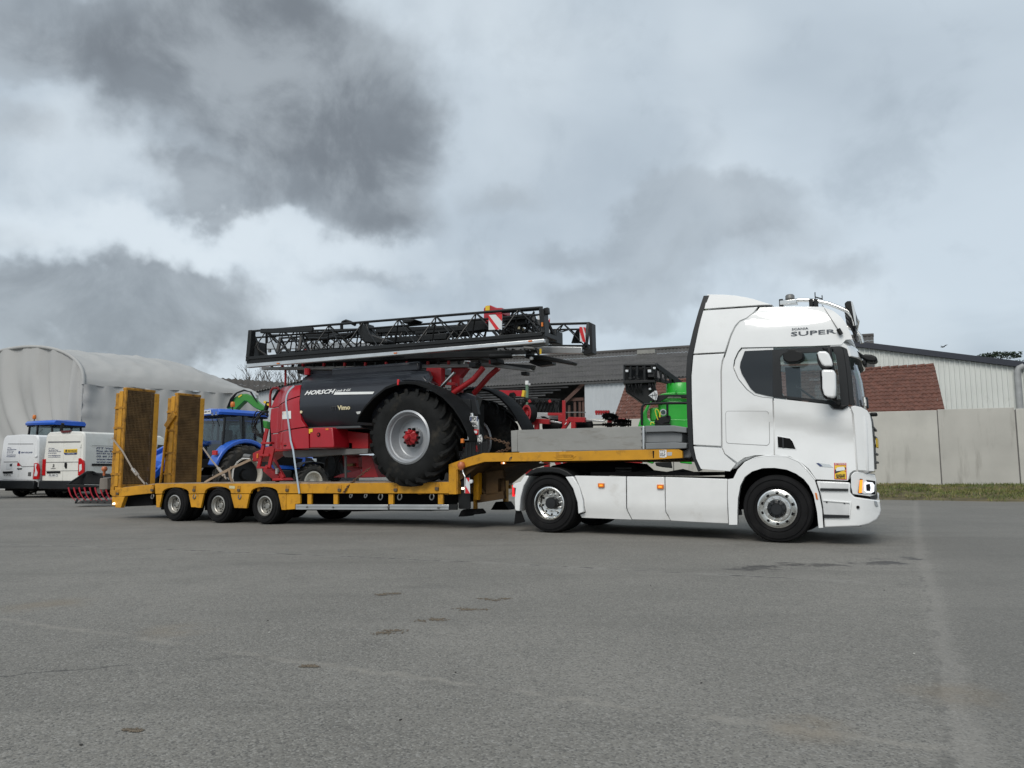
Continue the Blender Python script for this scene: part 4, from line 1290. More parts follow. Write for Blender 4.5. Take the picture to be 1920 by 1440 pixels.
# --- lettering
a, b = T.p3('R1', 972, 402, .05), T.p3('R1', 1310, 380, .05)
dx = b - a
vv = vroof(a.x + .3, a.z + .05) - 0.008
text('lettering', 'SUPER', INKG, tk, (a.x, vv, a.z), (dx.x, 0.0, dx.z), (0, 0, 1), 0.068, dx.length, weight=.012, letters=True)
a, b = T.p3('R1', 978, 356, .05), T.p3('R1', 1102, 348, .05); dx = b - a
text('lettering', 'SCANIA', INKG, tk, (a.x, vroof(a.x, a.z + .03) - 0.010, a.z), (dx.x, 0, dx.z), (0, 0, 1), 0.033, dx.length, weight=.01)
# warning sticker and the small power badge on the door
st = cabp('blind_spot_sticker', 'R2', [(1296, 512), (1387, 512), (1391, 638), (1298, 634)], vdoor, ofs=-.006, mat=RREF, gap=0, th=.004, bevel=0)
cabp('sticker_field', 'R2', [(1301, 530), (1383, 531), (1386, 632), (1303, 629)], vdoor, ofs=-.008, mat=YLB, gap=0, th=.003, parent=st, bevel=0)
cabp('sticker_field', 'R2', [(1303, 562), (1384, 545), (1384, 560), (1303, 592)], vdoor, ofs=-.010, mat=INK, gap=0, th=.003, parent=st, bevel=0)
cabp('sticker_truck', 'R2', [(1310, 556), (1322, 545), (1365, 540), (1378, 552), (1376, 566), (1312, 574)], vdoor, ofs=-.012, mat=WPL, gap=0, th=.003, parent=st, bevel=0)
for s_, x0, y0, x1, h in (('ATTENTION', 1302, 527, 1382, .030), ('ANGLES', 1309, 612, 1378, .033), ('MORTS', 1315, 628, 1376, .033)):
    a, b = T.p3('R2', x0, y0, .03), T.p3('R2', x1, y0 + 1, .03)
    text('lettering', s_, WPL if s_ == 'ATTENTION' else INK, st, (a.x, vdoor(a.x, a.z) - .011, a.z), (1, 0, 0), (0, 0, 1), h, (b - a).length, weight=.02, letters=True)
cabp('power_badge', 'R2', [(1162, 513), (1180, 512), (1262, 523), (1290, 546), (1270, 545), (1190, 539)], vdoor, ofs=-.005, mat=CHR, gap=0, th=.004, bevel=0)
cabp('power_badge', 'R2', [(1162, 513), (1180, 512), (1200, 526), (1210, 538), (1190, 539)], vdoor, ofs=-.007, mat=INKB, gap=0, th=.003, bevel=0)
# --- wheel arch, bumper, steps, headlight
panel('wheel_arch', T.z('R2', [(540, 628), (572, 562), (620, 512), (690, 478), (780, 464), (940, 468), (1030, 508), (1095, 575), (1150, 642), (1182, 742), (1205, 860), (1214, 998), (1180, 1000), (1168, 880), (1142, 752), (1108, 682), (1068, 632), (1010, 592), (940, 562), (850, 549), (760, 551), (680, 576), (625, 617), (592, 682), (574, 780), (570, 880), (570, 976), (508, 976), (498, 762), (499, 634)]), vflat(0.0), 0.10, WHITE, tk, 0, 0.15, 0.015)
hw_c = T.z('R2', [(868, 855)])[0]
MB().loft([[(hw_c[0] + r_ * math.cos(R(a)), v, hw_c[1] + r_ * math.sin(R(a))) for r_, v in ((.74, .09), (.74, .62), (.66, .62), (.66, .09))] for a in range(0, 181, 12)]).build('wheel_arch_liner', BLKM, tk, smooth=40)
panel('arch_brow', T.z('R2', [(575, 556), (622, 505), (700, 468), (782, 452), (940, 457), (1034, 497), (1103, 564), (1158, 636), (1150, 640), (1095, 573), (1030, 506), (940, 466), (780, 462), (690, 476), (620, 511), (578, 556)], 0), vflat(0.035), 0.05, WHITE, tk, 0, 0.15, 0.008)
bump = T.z('R2', [(1160, 645), (1405, 655), (1420, 668), (1418, 735), (1450, 765), (1615, 795), (1632, 800), (1640, 860), (1637, 905), (1612, 945), (1555, 974), (1480, 988), (1222, 998), (1218, 920), (1208, 830), (1190, 742)], .02)
UB = T.z('R2', [(1640, 860)])[0][0]
vb = lambda u, z: 0.02 + 0.30 * max(0, (u - (UB - .42)) / .42) ** 2
bp = panel('bumper', bump, vb, 0.45, WHITE, tk, 0.004, 0.10, 0.02)
rings = []
for i in range(11):
    t = i / 10; v = .32 + (W2 - .64) * t
    rings.append([(a + nose(t, .10), v, b) for a, b in T.z('R2', [(1500, 800), (1615, 800), (1636, 830), (1640, 880), (1625, 930), (1590, 958), (1500, 975)], .02)])
MB().loft(rings).build('bumper', WHITE, tk, smooth=35)
rings = [[(a + nose(i / 10, .10) - .02, .30 + (W2 - .6) * i / 10, b) for a, b in T.z('R2', [(1500, 590), (1608, 600), (1622, 700), (1632, 800), (1500, 800)], .02)] for i in range(11)]
MB().loft(rings).build('lower_grille', BLK, tk, smooth=35)
stepc = M('step_white', (0.60, 0.61, 0.61), 0.5)
panel('step_recess', T.z('R2', [(1212, 795), (1418, 812), (1410, 922), (1222, 922)]), vb, 0.02, stepc, bp, 0, 0, 0.0, ofs=-.004)
panel('step_recess', T.z('R2', [(1190, 660), (1402, 668), (1402, 702), (1195, 700)]), vb, 0.02, stepc, bp, 0, 0, 0.0, ofs=-.004)
for pts in ([(1190, 702), (1402, 706), (1402, 722), (1192, 720)], [(1215, 898), (1412, 904), (1410, 924), (1218, 924)]):
    panel('step_tread', T.z('R2', pts), vb, 0.05, TRIM, bp, 0, 0, 0.006, ofs=-.03)
panel('recess_lip', T.z('R2', [(1212, 790), (1420, 806), (1416, 814), (1214, 798)]), vb, 0.02, WHITE, bp, 0, 0, 0.003, ofs=-.02)
panel('recess_lip', T.z('R2', [(1412, 812), (1424, 808), (1414, 925), (1406, 925)]), vb, 0.02, WHITE, bp, 0, 0, 0.003, ofs=-.02)
for x, y, r_ in ((1473, 845, .022), (1240, 805, .012), (1373, 812, .012)):
    q = T.z('R2', [(x, y)])[0]; MB().lathe([(0, -.012), (r_, -.012), (r_, .02), (0, .02)], (q[0], vb(*q) - .004, q[1]), 14).build('sensor', BLKM, bp, smooth=40)
panel('fog_lamp', T.z('R2', [(1590, 798), (1612, 806), (1622, 846), (1606, 846), (1594, 828)]), vb, 0.02, LENS, bp, 0, 0, 0.004, ofs=-.012)
hl = panel('headlight_housing', T.z('R2', [(1420, 605), (1440, 582), (1470, 576), (1596, 600), (1608, 640), (1606, 756), (1560, 768), (1432, 748), (1420, 690)], .02), vb, 0.2, WHITE, tk, 0.004, 0.12, 0.01)
panel('headlight_lens', T.z('R2', [(1488, 630), (1600, 650), (1602, 752), (1520, 748), (1474, 738)], .02), vb, 0.03, BLK, hl, 0, 0.12, 0.004, ofs=-.008)
panel('indicator', T.z('R2', [(1488, 640), (1508, 640), (1502, 736), (1479, 738)], .02), vb, 0.03, AMB, hl, 0, 0.1, 0.004, ofs=-.016)
panel('lamp_ring', T.z('R2', [(1520, 668), (1532, 655), (1580, 660), (1594, 680), (1592, 730), (1570, 742), (1535, 738), (1522, 722)], .02), vb, 0.02, DRL, hl, 0, 0.1, 0.004, ofs=-.014)
panel('projector', T.z('R2', [(1532, 676), (1560, 668), (1566, 700), (1562, 726), (1536, 722)], .02), vb, 0.02, BLK, hl, 0, 0.1, 0.004, ofs=-.02)
q = T.z('R2', [(1163, 762)])[0]
panel('side_marker', T.z('R2', [(1152, 735), (1166, 738), (1176, 788), (1162, 786)]), vflat(-.012), .02, AMBD, tk, 0, 0, .004)
# --- side skirts
crz = T.z('R3', [(1250, 885)])[0][1]
def vsk(u, z): return 0.02 + 0.06 * smooth01(crz - z, -.02, .16) * 0.9 + (0.02 * smooth01(z, 0.98, 1.06))
sk = [panel('side_skirt', T.z('R3', [(805, 600), (1248, 607), (1250, 880), (1258, 912), (1288, 984), (858, 968), (843, 938), (894, 918), (886, 812), (852, 702)]), vsk, .06, SKIRT, tk, .005, .10, .008),
      panel('side_skirt', T.z('R3', [(1252, 607), (1579, 612), (1586, 915), (1600, 945), (1622, 992), (1290, 984), (1260, 912), (1254, 880)]), vsk, .06, SKIRT, tk, .005, .10, .008),
      panel('side_skirt', T.z('R2', [(24, 615), (496, 630), (494, 748), (498, 972), (200, 958), (58, 950), (40, 905), (28, 880)]), vsk, .06, SKIRT, tk, .005, .10, .008)]
for k, x in ((0, 1038), (1, 1545)):
    a = T.p3('R3', x, 686 + (12 if k else 0), 0)
    MB().box(a.x - .055, a.x + .055, -.012, .03, a.z - .035, a.z + .035).build('side_marker', AMBD, sk[k], bevel=.006)
    MB().box(a.x - .022, a.x + .028, -.018, .02, a.z - .012, a.z + .012).build('marker_bulb', AMB, sk[k])
MB().prism(T.z('R3', [(860, 610), (1900, 625), (1900, 985), (860, 965)], .1), 0.16, W2 - .16).build('tank_and_chassis', BLKM, tk)
MB().prism(T.z('R3', [(860, 610), (1990, 625), (1990, 1010), (860, 968)], .1), W2 - .1, W2 - .04).build('far_skirt', SKIRT, tk)
MB().box(T.z('R3', [(860, 900)])[0][0], T.z('R3', [(1990, 900)])[0][0], .2, W2 - .2, .27, .33).build('shade_tray', BLKM, tk)  # added plate that deepens the shade on the ground below the lorry
MB().prism(T.z('R2', [(480, 500), (1350, 500), (1500, 660), (1500, 985), (1220, 990), (1180, 860), (480, 860)], .7), .65, W2 - .65).build('engine_sump', BLKM, tk)
MB().prism(T.z('R2', [(1180, 700), (1600, 760), (1600, 960), (1220, 985)], .5), W2 - .5, W2 - .05).build('far_step', WHITE, tk, bevel=.03)
MB().box(T.z('R3', [(300, 900)])[0][0], -.6, .8, 1.7, .72, .95).build('chassis_rail', BLKM, tk)
# --- drive axle fender
panel('rear_fender', T.z('R3', [(425, 604), (386, 600), (350, 655), (300, 668), (284, 690), (282, 705), (310, 710), (300, 800), (302, 890), (316, 904), (344, 906), (352, 790), (378, 690)]), vflat(-.02), .60, WHITE, tk, 0, 0, .012)
panel('rear_fender', T.z('R3', [(735, 612), (800, 608), (850, 695), (884, 815), (892, 914), (846, 930), (838, 830), (800, 712)]), vflat(-.02), .60, WHITE, tk, 0, 0, .012)
panel('fender_top', T.z('R3', [(383, 602), (430, 562), (485, 538), (560, 526), (680, 533), (755, 565), (806, 607), (738, 612), (690, 588), (620, 577), (540, 577), (470, 588), (424, 606)]), vflat(-.025), .61, BLK, tk, 0, 0, .02)
panel('tail_lamp', T.z('R3', [(283, 704), (308, 706), (306, 760), (286, 764), (279, 740)]), vflat(0.0), .12, BLK, tk, 0, 0, .006)
a = T.p3('R3', 291, 733, 0); MB().box(a.x - .03, a.x + .012, -.01, .1, a.z - .10, a.z + .10).build('tail_lamp_lens', REDE, tk)
panel('mud_flap', T.z('R3', [(300, 900), (345, 905), (380, 1000), (284, 1020), (292, 960)]), vflat(.03), .012, BLKM, tk, 0, 0, 0)
for (x0, x1, y) in ((1160, 1300, 500), (1160, 1300, 525), (1335, 1420, 562), (1340, 1400, 580)):
    a, b = T.p3('R3', x0, y + 40, .9), T.p3('R3', x1, y + 40, .9)
    MB().tube([a, b], .018, 6).build('air_pipe', STEEL, tk)
MB().tube([T.p3('R3', 1250, 590, .6), T.p3('R3', 1420, 560, .6), T.p3('R3', 1600, 585, .5), T.p3('R3', 1740, 560, .5), T.p3('R3', 1850, 590, .6)], .03, 8).build('coiled_line', BLK, tk, smooth=60)
MB().box(T.z('R3', [(900, 600)])[0][0], T.z('R3', [(1850, 600)])[0][0], .25, W2 - .25, .98, 1.04).build('catwalk', BLKM, tk)
MB().prism(T.z('R3', [(620, 520), (760, 490), (1180, 486), (1330, 500), (1400, 560), (1400, 600), (620, 600)], 1.0), .9, 1.7).build('coupling_frame', BLKM, tk, bevel=.03)
MB().prism(T.z('R3', [(560, 560), (900, 545), (940, 600), (540, 600)], .8), .8, 1.7).build('fifth_wheel', BLKM, tk)
# --- wheels
fw = T.z('R2', [(857, 860)])[0]
truck_wheel(tk, (hw_c[0], -0.0, 0.502), 0.502, 0.31, 'steer')
truck_wheel(tk, (hw_c[0], W2 - .31, 0.502), 0.502, 0.31, 'steer').scale = (1, 1, 1)
dw = T.z('R3', [(592, 842)])[0]
DWU = dw[0]
truck_wheel(tk, (DWU, 0.0, 0.502), 0.502, 0.60, 'drive')
truck_wheel(tk, (DWU, W2 - .6, 0.502), 0.502, 0.60, 'drive')
MB().tube([(DWU, .4, .5), (DWU, 2.1, .5)], .1, 10).build('axle', BLKM, tk)
MB().tube([(hw_c[0], .3, .48), (hw_c[0], 2.2, .48)], .07, 10).build('axle', BLKM, tk)
# ================================================================== YELLOW LOW LOADER
LFm = Frame(TF.o + TF.F * -8.5, TH)
L_ = LFm
lo = froot('low_loader', L_, 'yellow three axle low loader trailer carrying the red sprayer, rear ramps folded up', 'trailer')


def lp(name, key, pts, v=0.0, th=0.06, mat=None, parent=None, bevel=0.006):
    return MB().prism(L_.z(key, pts, v), v, v + th).build(name, mat or YEL, parent or lo, bevel=bevel)


def arch_z(x0, x1, yb, peak, n=10):
    cx = (x0 + x1) / 2; w = (x1 - x0) / 2
    return [(cx - w * math.cos(PI * i / n), yb - (yb - peak) * math.sin(PI * i / n) ** 0.8) for i in range(n + 1)]


# side rail over the axles, cut by the wheel arches
rail = [(482, 993), (1000, 992), (1500, 993), (1900, 994), (1900, 1080), (1590, 1082)]
rail += list(reversed(arch_z(1342, 1588, 1082, 1022))) + list(reversed(arch_z(928, 1166, 1081, 1018))) + list(reversed(arch_z(546, 788, 1084, 1026))) + [(485, 1086)]
lp('side_rail', 'S1', rail)
a_, b_ = L_.z('S1', [(1900, 994), (1900, 1080)])
c_, d_ = L_.z('S6', [(1425, 266), (1425, 356)])
MB().prism([a_, c_, d_, b_], 0.0, 0.06).build('side_rail', YEL, lo, bevel=.006)
lp('tail_rail', 'G2', [(420, 640), (545, 658), (900, 616), (1262, 582), (1262, 776), (900, 812), (550, 856), (440, 850)], th=.08)
lp('tail_plate', 'G2', [(440, 860), (640, 854), (556, 1106), (432, 1102), (428, 1045), (356, 1060), (360, 850)], th=.10)
lp('tail_bracket', 'G2', [(312, 720), (410, 705), (440, 720), (440, 850), (365, 840), (318, 800)], v=-.02, th=.08, mat=YELR)
q = L_.p3('G2', 418, 1012, -.02); MB().lathe([(0, -.05), (.022, -.04), (.028, 0), (0, 0)], (q.x, -.02, q.z), 12).build('tail_marker', WLIT, lo, smooth=50)
for pts in ([(492, 1092), (545, 1090), (522, 1208), (494, 1206)], [(786, 1088), (922, 1086), (894, 1210), (866, 1210), (846, 1205), (808, 1205)], [(1164, 1086), (1332, 1085), (1306, 1215), (1196, 1211)],
            [(1592, 1088), (1660, 1088), (1660, 1230), (1622, 1228)], [(1664, 1088), (1790, 1088), (1790, 1172), (1745, 1176), (1742, 1222), (1664, 1228)]):
    lp('arch_bracket', 'S1', pts, v=.012, th=.05)
    # gusset edge turned inwards
for x0, x1 in ((318, 350), (522, 555), (952, 990), (1340, 1378)):
    lp('guard_post', 'S6', [(x0, 360), (x1, 360), (x1, 440), (x0, 440)], v=.03, th=.05)
for (x0, x1) in ((226, 948), (960, 1424)):
    gdr = lp('side_guard', 'S6', [(x0, 441), (x1, 443), (x1, 484), (x0, 482)], v=-.01, th=.035, mat=ALU)
    lp('guard_groove', 'S6', [(x0 + 5, 459), (x1 - 5, 461), (x1 - 5, 465), (x0 + 5, 463)], v=-.013, th=.01, mat=STEEL, parent=gdr, bevel=0)
lp('guard_cap', 'S6', [(1424, 441), (1490, 443), (1488, 484), (1424, 485)], v=-.012, th=.04, mat=BLK)
for x, y in ((318, 461), (521, 463), (953, 461), (1345, 467)):
    q = L_.p3('S6', x, y, -.01); MB().lathe([(0, -.03), (.02, -.025), (.022, 0), (0, 0)], (q.x, -.01, q.z), 10).build('guard_bolt', STEEL, lo, smooth=40)


def d_ring(key, x, y, r):
    q = L_.p3(key, x, y, .03)
    pts = [(q.x + r * math.sin(a) * .85, .03 - .03 * math.cos(a * .5), q.z - r * math.cos(a)) for a in [R(k) for k in range(-150, 151, 20)]]
    MB().tube(pts, .013, 6).build('lashing_ring', STEEL, lo, smooth=60)


for x in (897, 1047, 1298): d_ring('S6', x, 382, .055)
for x in (845, 1252, 468): d_ring('S1', x, 1108, .05)
for x in (665, 781): d_ring('S6', x, 374, .035)


def pocket(key, x, y):
    q = L_.p3(key, x, y, 0)
    MB().box(q.x - .045, q.x + .045, -.012, .02, q.z - .02, q.z + .07).build('lashing_pocket', YELR, lo, bevel=.005)
    MB().box(q.x - .04, q.x + .04, -.03, .01, q.z - .06, q.z).build('pocket_cleat', M('worn_steel', (.10, .075, .05), .7, metal=.3, var=.3), lo, bevel=.008)


for k_, x, y in (('S6', 163, 318), ('S6', 573, 317), ('S6', 1012, 316), ('S6', 1335, 306), ('S1', 460, 1040), ('S1', 838, 1040), ('S1', 1240, 1040), ('G2', 495, 760)): pocket(k_, x, y)
lp('load_label', 'S1', [(1150, 1012), (1200, 1014), (1200, 1038), (1150, 1036)], v=-.004, th=.006, mat=M('pale_label', (.5, .48, .3), .6), bevel=0)
# deck, crossbeams, far side
uT = L_.z('G2', [(540, 660)])[0][0]; uD = L_.z('S1', [(482, 993)])[0]; uE = L_.z('S6', [(1425, 266)])[0]
zT = L_.z('G2', [(545, 658)])[0][1]
MB().prism([(uD[0], uD[1] - .10), (uE[0] + .05, uE[1] - .10), (uE[0] + .05, uE[1] + .012), (uD[0], uD[1] + .012)], .062, 2.44).build('deck', DECK, lo)
MB().prism([(uT, zT - .1), (uD[0], uD[1] - .10), (uD[0], uD[1] + .012), (uT, zT + .012)], .082, 2.42).build('tail_deck', DECK, lo)
MB().prism([(uT, zT - .16), (uD[0], uD[1] - .18), (uE[0], uE[1] - .18), (uE[0], uE[1]), (uD[0], uD[1]), (uT, zT)], 2.44, 2.5).build('far_side_rail', YEL, lo)
MB().prism(L_.z('S1', [(250, 1090), (480, 1085), (480, 1180), (230, 1200)], .3), .25, 2.3).build('tail_underside', BLKM, lo)
MB().prism(L_.z('S6', [(-300, 355), (1480, 358), (1480, 430), (200, 470), (-300, 440)], .5), .55, 1.95).build('chassis_spine', BLKM, lo)
MB().prism(L_.z('S6', [(-300, 440), (200, 470), (1200, 470), (1200, 500), (-300, 490)], .5), .9, 1.6).build('axle_frame', BLKM, lo)
lp('far_side_guard', 'S6', [(226, 441), (1424, 443), (1424, 490), (226, 488)], v=2.46, th=.04, mat=ALU)
lp('tool_chest', 'S6', [(600, 360), (1420, 360), (1420, 470), (600, 470)], v=2.0, th=.4, mat=BLKM)
lp('toolbox', 'S6', [(560, 425), (950, 425), (1080, 488), (560, 500)], v=.5, th=.6, mat=BLKM)
for i in range(14):
    u = uD[0] + .3 + i * (uE[0] - uD[0] - .4) / 13
    MB().box(u - .04, u + .04, .07, 2.43, uE[1] - .24, uE[1] - .11).build('cross_member', YELR, lo)
# gooseneck rail
goose = L_.z('S6', [(1425, 362), (1425, 128)], 0) + L_.z('G1', [(350, 340), (595, 265), (1070, 258)], 0) + L_.z('R3', [(1440, 379), (1702, 377), (1732, 392), (1735, 450), (1500, 464), (1410, 466), (900, 474)], 0) + L_.z('G1', [(1050, 405), (610, 412), (140, 550), (140, 960), (15, 958)], 0)
MB().prism(goose, 0.0, 0.07).build('gooseneck_rail', YEL, lo, bevel=.008)
lp('gooseneck_edge', 'G1', [(140, 550), (162, 545), (165, 955), (140, 960)], v=.01, th=.25, mat=YELR)
zg = L_.z('R3', [(500, 400)])[0][1]; ug0, ug1 = L_.z('G1', [(595, 265)])[0][0], L_.z('R3', [(1700, 377)])[0][0]
MB().box(ug0, ug1, .072, 2.43, zg - .13, zg - .005).build('gooseneck_deck', DECK, lo)
MB().box(ug0, ug1, 2.43, 2.5, zg - .16, zg).build('gooseneck_far_rail', YEL, lo)
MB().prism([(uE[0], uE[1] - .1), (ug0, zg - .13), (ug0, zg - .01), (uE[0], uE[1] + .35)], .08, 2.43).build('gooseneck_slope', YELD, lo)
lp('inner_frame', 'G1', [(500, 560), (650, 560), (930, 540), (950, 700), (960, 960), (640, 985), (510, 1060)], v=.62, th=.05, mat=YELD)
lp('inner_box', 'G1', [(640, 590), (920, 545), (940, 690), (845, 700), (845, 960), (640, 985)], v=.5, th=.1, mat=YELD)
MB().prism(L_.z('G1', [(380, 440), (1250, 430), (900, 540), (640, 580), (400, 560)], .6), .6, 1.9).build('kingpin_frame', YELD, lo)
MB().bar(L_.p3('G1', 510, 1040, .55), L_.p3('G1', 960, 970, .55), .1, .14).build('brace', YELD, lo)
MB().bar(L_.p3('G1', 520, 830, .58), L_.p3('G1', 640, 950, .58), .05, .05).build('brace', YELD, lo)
# landing legs
for v, key, x0, x1, y0, y1 in ((.42, 'G1', 428, 510, 560, 1060), (1.95, 'G1', 925, 972, 560, 1110)):
    a, b = L_.z(key, [(x0, y0)], v)[0], L_.z(key, [(x1, y1)], v)[0]
    MB().box(a[0], b[0], v, v + .14, b[1], a[1]).build('landing_leg', YEL, lo, bevel=.008)
foot1 = L_.z('G1', [(218, 1335), (262, 1240), (300, 1212), (490, 1210), (545, 1275), (520, 1296), (340, 1310), (325, 1332)], .42)
MB().prism(foot1, .32, .66).build('landing_foot', BLKM, lo, bevel=.01)
a, b = L_.z('G1', [(412, 1000)], .42)[0], L_.z('G1', [(446, 1215)], .42)[0]
MB().box(a[0], b[0], .45, .54, b[1], a[1]).build('leg_ram', YELR, lo)
foot2 = L_.z('G1', [(758, 1222), (800, 1150), (840, 1085), (975, 1085), (1010, 1140), (1060, 1205), (1050, 1222)], 1.95)
MB().prism(foot2, 1.85, 2.2).build('landing_foot', BLKM, lo, bevel=.01)
# flap, hazard board, beacon at the neck
lp('mud_flap', 'G1', [(172, 555), (372, 560), (374, 1195), (355, 1212), (190, 1208), (174, 1190)], v=.12, th=.03, mat=BLK)
hz = lp('hazard_board', 'G1', [(300, 682), (362, 682), (372, 946), (288, 948)], v=-.03, th=.012, mat=WREF, bevel=.002)
lp('hazard_stripe', 'G1', [(300, 682), (358, 682), (360, 765)], v=-.034, th=.004, mat=RREF, parent=hz, bevel=0)
lp('hazard_stripe', 'G1', [(292, 815), (368, 946), (290, 946)], v=-.034, th=.004, mat=RREF, parent=hz, bevel=0)
MB().tube([L_.p3('G1', 235, 500, -.03), L_.p3('G1', 255, 600, -.03), L_.p3('G1', 285, 660, -.03), L_.p3('G1', 285, 940, -.03)], .014, 6).build('board_stay', ALU, lo)
q = L_.p3('G1', 225, 500, -.03); MB().lathe([(0, .10), (.05, .09), (.075, .04), (.07, 0), (.03, -.06), (0, -.06)], (q.x, -.03, q.z), 18, 'z').build('neck_beacon', AMBC, lo, smooth=50)
q = L_.p3('G1', 252, 862, -.03); MB().lathe([(0, -.02), (.02, -.015), (.02, .02), (0, .02)], (q.x, -.04, q.z), 12).build('neck_marker', WLIT, lo, smooth=50)
q = L_.p3('G1', 390, 745, -.02); MB().lathe([(0, -.02), (.035, -.015), (.035, .02), (0, .02)], (q.x, -.02, q.z), 16).build('reflector', WREF, lo, smooth=50)
q = L_.p3('G1', 940, 434, .02); MB().box(q.x - .05, q.x + .04, 0, .04, q.z - .02, q.z + .02).build('neck_marker', AMBD, lo, bevel=.005)
MB().box(q.x, q.x + .022, -.006, .02, q.z - .012, q.z + .012).build('marker_bulb', WLIT, lo)
# maker's badge and neck lettering in relief
bdg = lp('relief_badge', 'R3', [(628, 437), (660, 412), (698, 412), (724, 402), (750, 412), (790, 412), (822, 434), (792, 462), (660, 464)], v=-.008, th=.01, bevel=.004)
a, b = L_.p3('R3', 652, 450, -.01), L_.p3('R3', 800, 447, -.01)
text('lettering', 'NOOTEBOOM', YELR, bdg, (a.x, -.0095, a.z), (1, 0, 0), (0, 0, 1), .055, (b - a).length, weight=.01, letters=True)
lp('graffito', 'G1', [(1025, 395), (1040, 345), (1068, 325), (1082, 330), (1072, 360), (1055, 392), (1050, 390), (1062, 345), (1045, 360), (1034, 398)], v=-.003, th=.004, mat=INK, bevel=0)
lb_ = lp('type_label', 'R3', [(1536, 384), (1598, 381), (1600, 440), (1580, 448), (1540, 446)], v=-.004, th=.005, mat=WPL, bevel=0)
for i, yy in enumerate((396, 410, 424, 437)):
    a, b = L_.p3('R3', 1542, yy, 0), L_.p3('R3', 1592, yy - 2, 0)
    text('lettering', ('29100 kg', '1  2  3', '9000 kg', '47000')[i], INK, lb_, (a.x, -.0055, a.z), (1, 0, 0), (0, 0, 1), .022, (b - a).length * (.95 - .1 * (i % 2)), letters=True)
lp('plain_label', 'R3', [(1604, 402), (1646, 401), (1644, 430), (1606, 432)], v=-.004, th=.005, mat=ALU, bevel=0)
lp('neck_slot', 'R3', [(1478, 390), (1492, 390), (1490, 452), (1482, 452)], v=-.004, th=.006, mat=BLKM, bevel=0)
MB().prism(L_.z('R3', [(1738, 392), (1800, 365), (1830, 430), (1800, 452), (1738, 450)], .2), .15, 2.3).build('gooseneck_nose', GREYB, lo, bevel=.02)
# aluminium side boards on the gooseneck
bd_ = lp('side_board', 'R3', [(320, 212), (1388, 179), (1390, 376), (322, 398)], v=.01, th=.04, mat=ALUD, bevel=.004)
lp('corner_post', 'R3', [(264, 218), (318, 212), (320, 398), (270, 400)], v=.0, th=.08, mat=ALUD)
lp('corner_post', 'R3', [(1390, 178), (1408, 178), (1410, 376), (1392, 378)], v=-.01, th=.07, mat=ALU)
for yy in (196, 240, 300, 355):
    q = L_.p3('R3', 1386, yy, 0); MB().lathe([(0, -.014), (.012, -.01), (.014, .01), (0, .01)], (q.x, 0, q.z), 8).build('rivet', STEEL, bd_)
u0, u1 = L_.z('R3', [(264, 218)])[0][0], L_.z('R3', [(1400, 178)])[0][0]
zb0 = L_.z('R3', [(800, 385)])[0][1]; zb1 = L_.z('R3', [(800, 196)])[0][1]
MB().box(u0, u1, 2.42, 2.46, zb0, zb1 - .02).build('far_side_board', ALUD, lo)
# grey stepped box at the front
for pts, vv in (([(1412, 175), (1660, 172), (1768, 188), (1768, 236), (1650, 226), (1414, 232)], 0.0), ([(1414, 232), (1640, 226), (1735, 240), (1730, 318), (1640, 318), (1416, 322)], .07), ([(1416, 322), (1665, 316), (1772, 322), (1768, 368), (1670, 374), (1418, 378)], 0.0)):
    MB().prism(L_.z('R3', pts, vv), vv, 2.3).build('front_bulkhead', GREYB, lo, bevel=.012)
# --- ramps: frame, grating
uf = L_.z('S1', [(172, 1025)], .05)[0][0]
ztop = L_.z('S1', [(214, 150)], .05)[0][1]
zbot = zT - .02


def ramp(v0, v1, lean):
    rp = empty('loading_ramp', (uf, v0, zbot)); rp.parent = lo
    w = v1 - v0; h = ztop - zbot
    MB().box(-.10, 0.0, 0, .05, 0, h).build('near_channel', YELR, rp, bevel=.008)
    MB().box(-.26, -.12, .0, .06, 0.05, h - .02).build('near_channel', YEL, rp, bevel=.008)
    MB().box(-.42, -.28, .02, .07, -.08, h - .06).build('near_channel', YELR, rp, bevel=.008)
    MB().box(-.10, 0.0, w - .15, w, 0, h - .02).build('far_channel', YEL, rp, bevel=.008)
    MB().box(-.10, 0.004, .05, w - .15, 0, .10).build('bottom_bar', YELR, rp)
    tp = MB().box(-.16, -.02, .02, w - .10, h, h + .07); tp.build('top_fold', YELR, rp, bevel=.015)
    for k in range(9):
        z = .15 + (h - .3) * k / 8
        MB().box(-.30, -.10, .06, w - .06, z - .02, z + .02).build('rung', YELR, rp)
    MB().box(-.13, -.11, .06, w - .15, .1, h).build('backing_plate', RUSTM, rp)
    gm_ = MB()
    n = int((w - .2) / .036)
    for k in range(n + 1):
        y = .05 + (w - .2) * k / n
        gm_.box(-.030, 0.0, y - .005, y + .005, .08, h)
    m = int((h - .1) / .042)
    for k in range(m + 1):
        z = .1 + (h - .1) * k / m
        gm_.box(-.024, -.004, .05, w - .15, z - .0045, z + .0045)
    stuff(gm_.build('grating', M('rusty_grating', (.17, .105, .045), .8, metal=.2, var=.4, vscale=3), rp))
    for z_ in (.35, .9, 1.5, 2.0):
        MB().box(-.40, -.02, -.012, .0, z_ - .02, z_ + .03).build('hinge_strap', YELR, rp)
    return rp


r1 = ramp(.05, 1.0, 0)
r2 = ramp(1.55, 2.42, 0)
# ramp of the far side: raking ram and open frame
MB().tube([(-.50, -.02, .02), (-.33, -.02, 1.7)], .035, 8).build('ramp_ram', YEL, r2, smooth=50)
MB().bar((-.38, -.02, 1.6), (-.05, -.02, 1.95), .07, .16).build('ramp_crank', YELR, r2, bevel=.01)
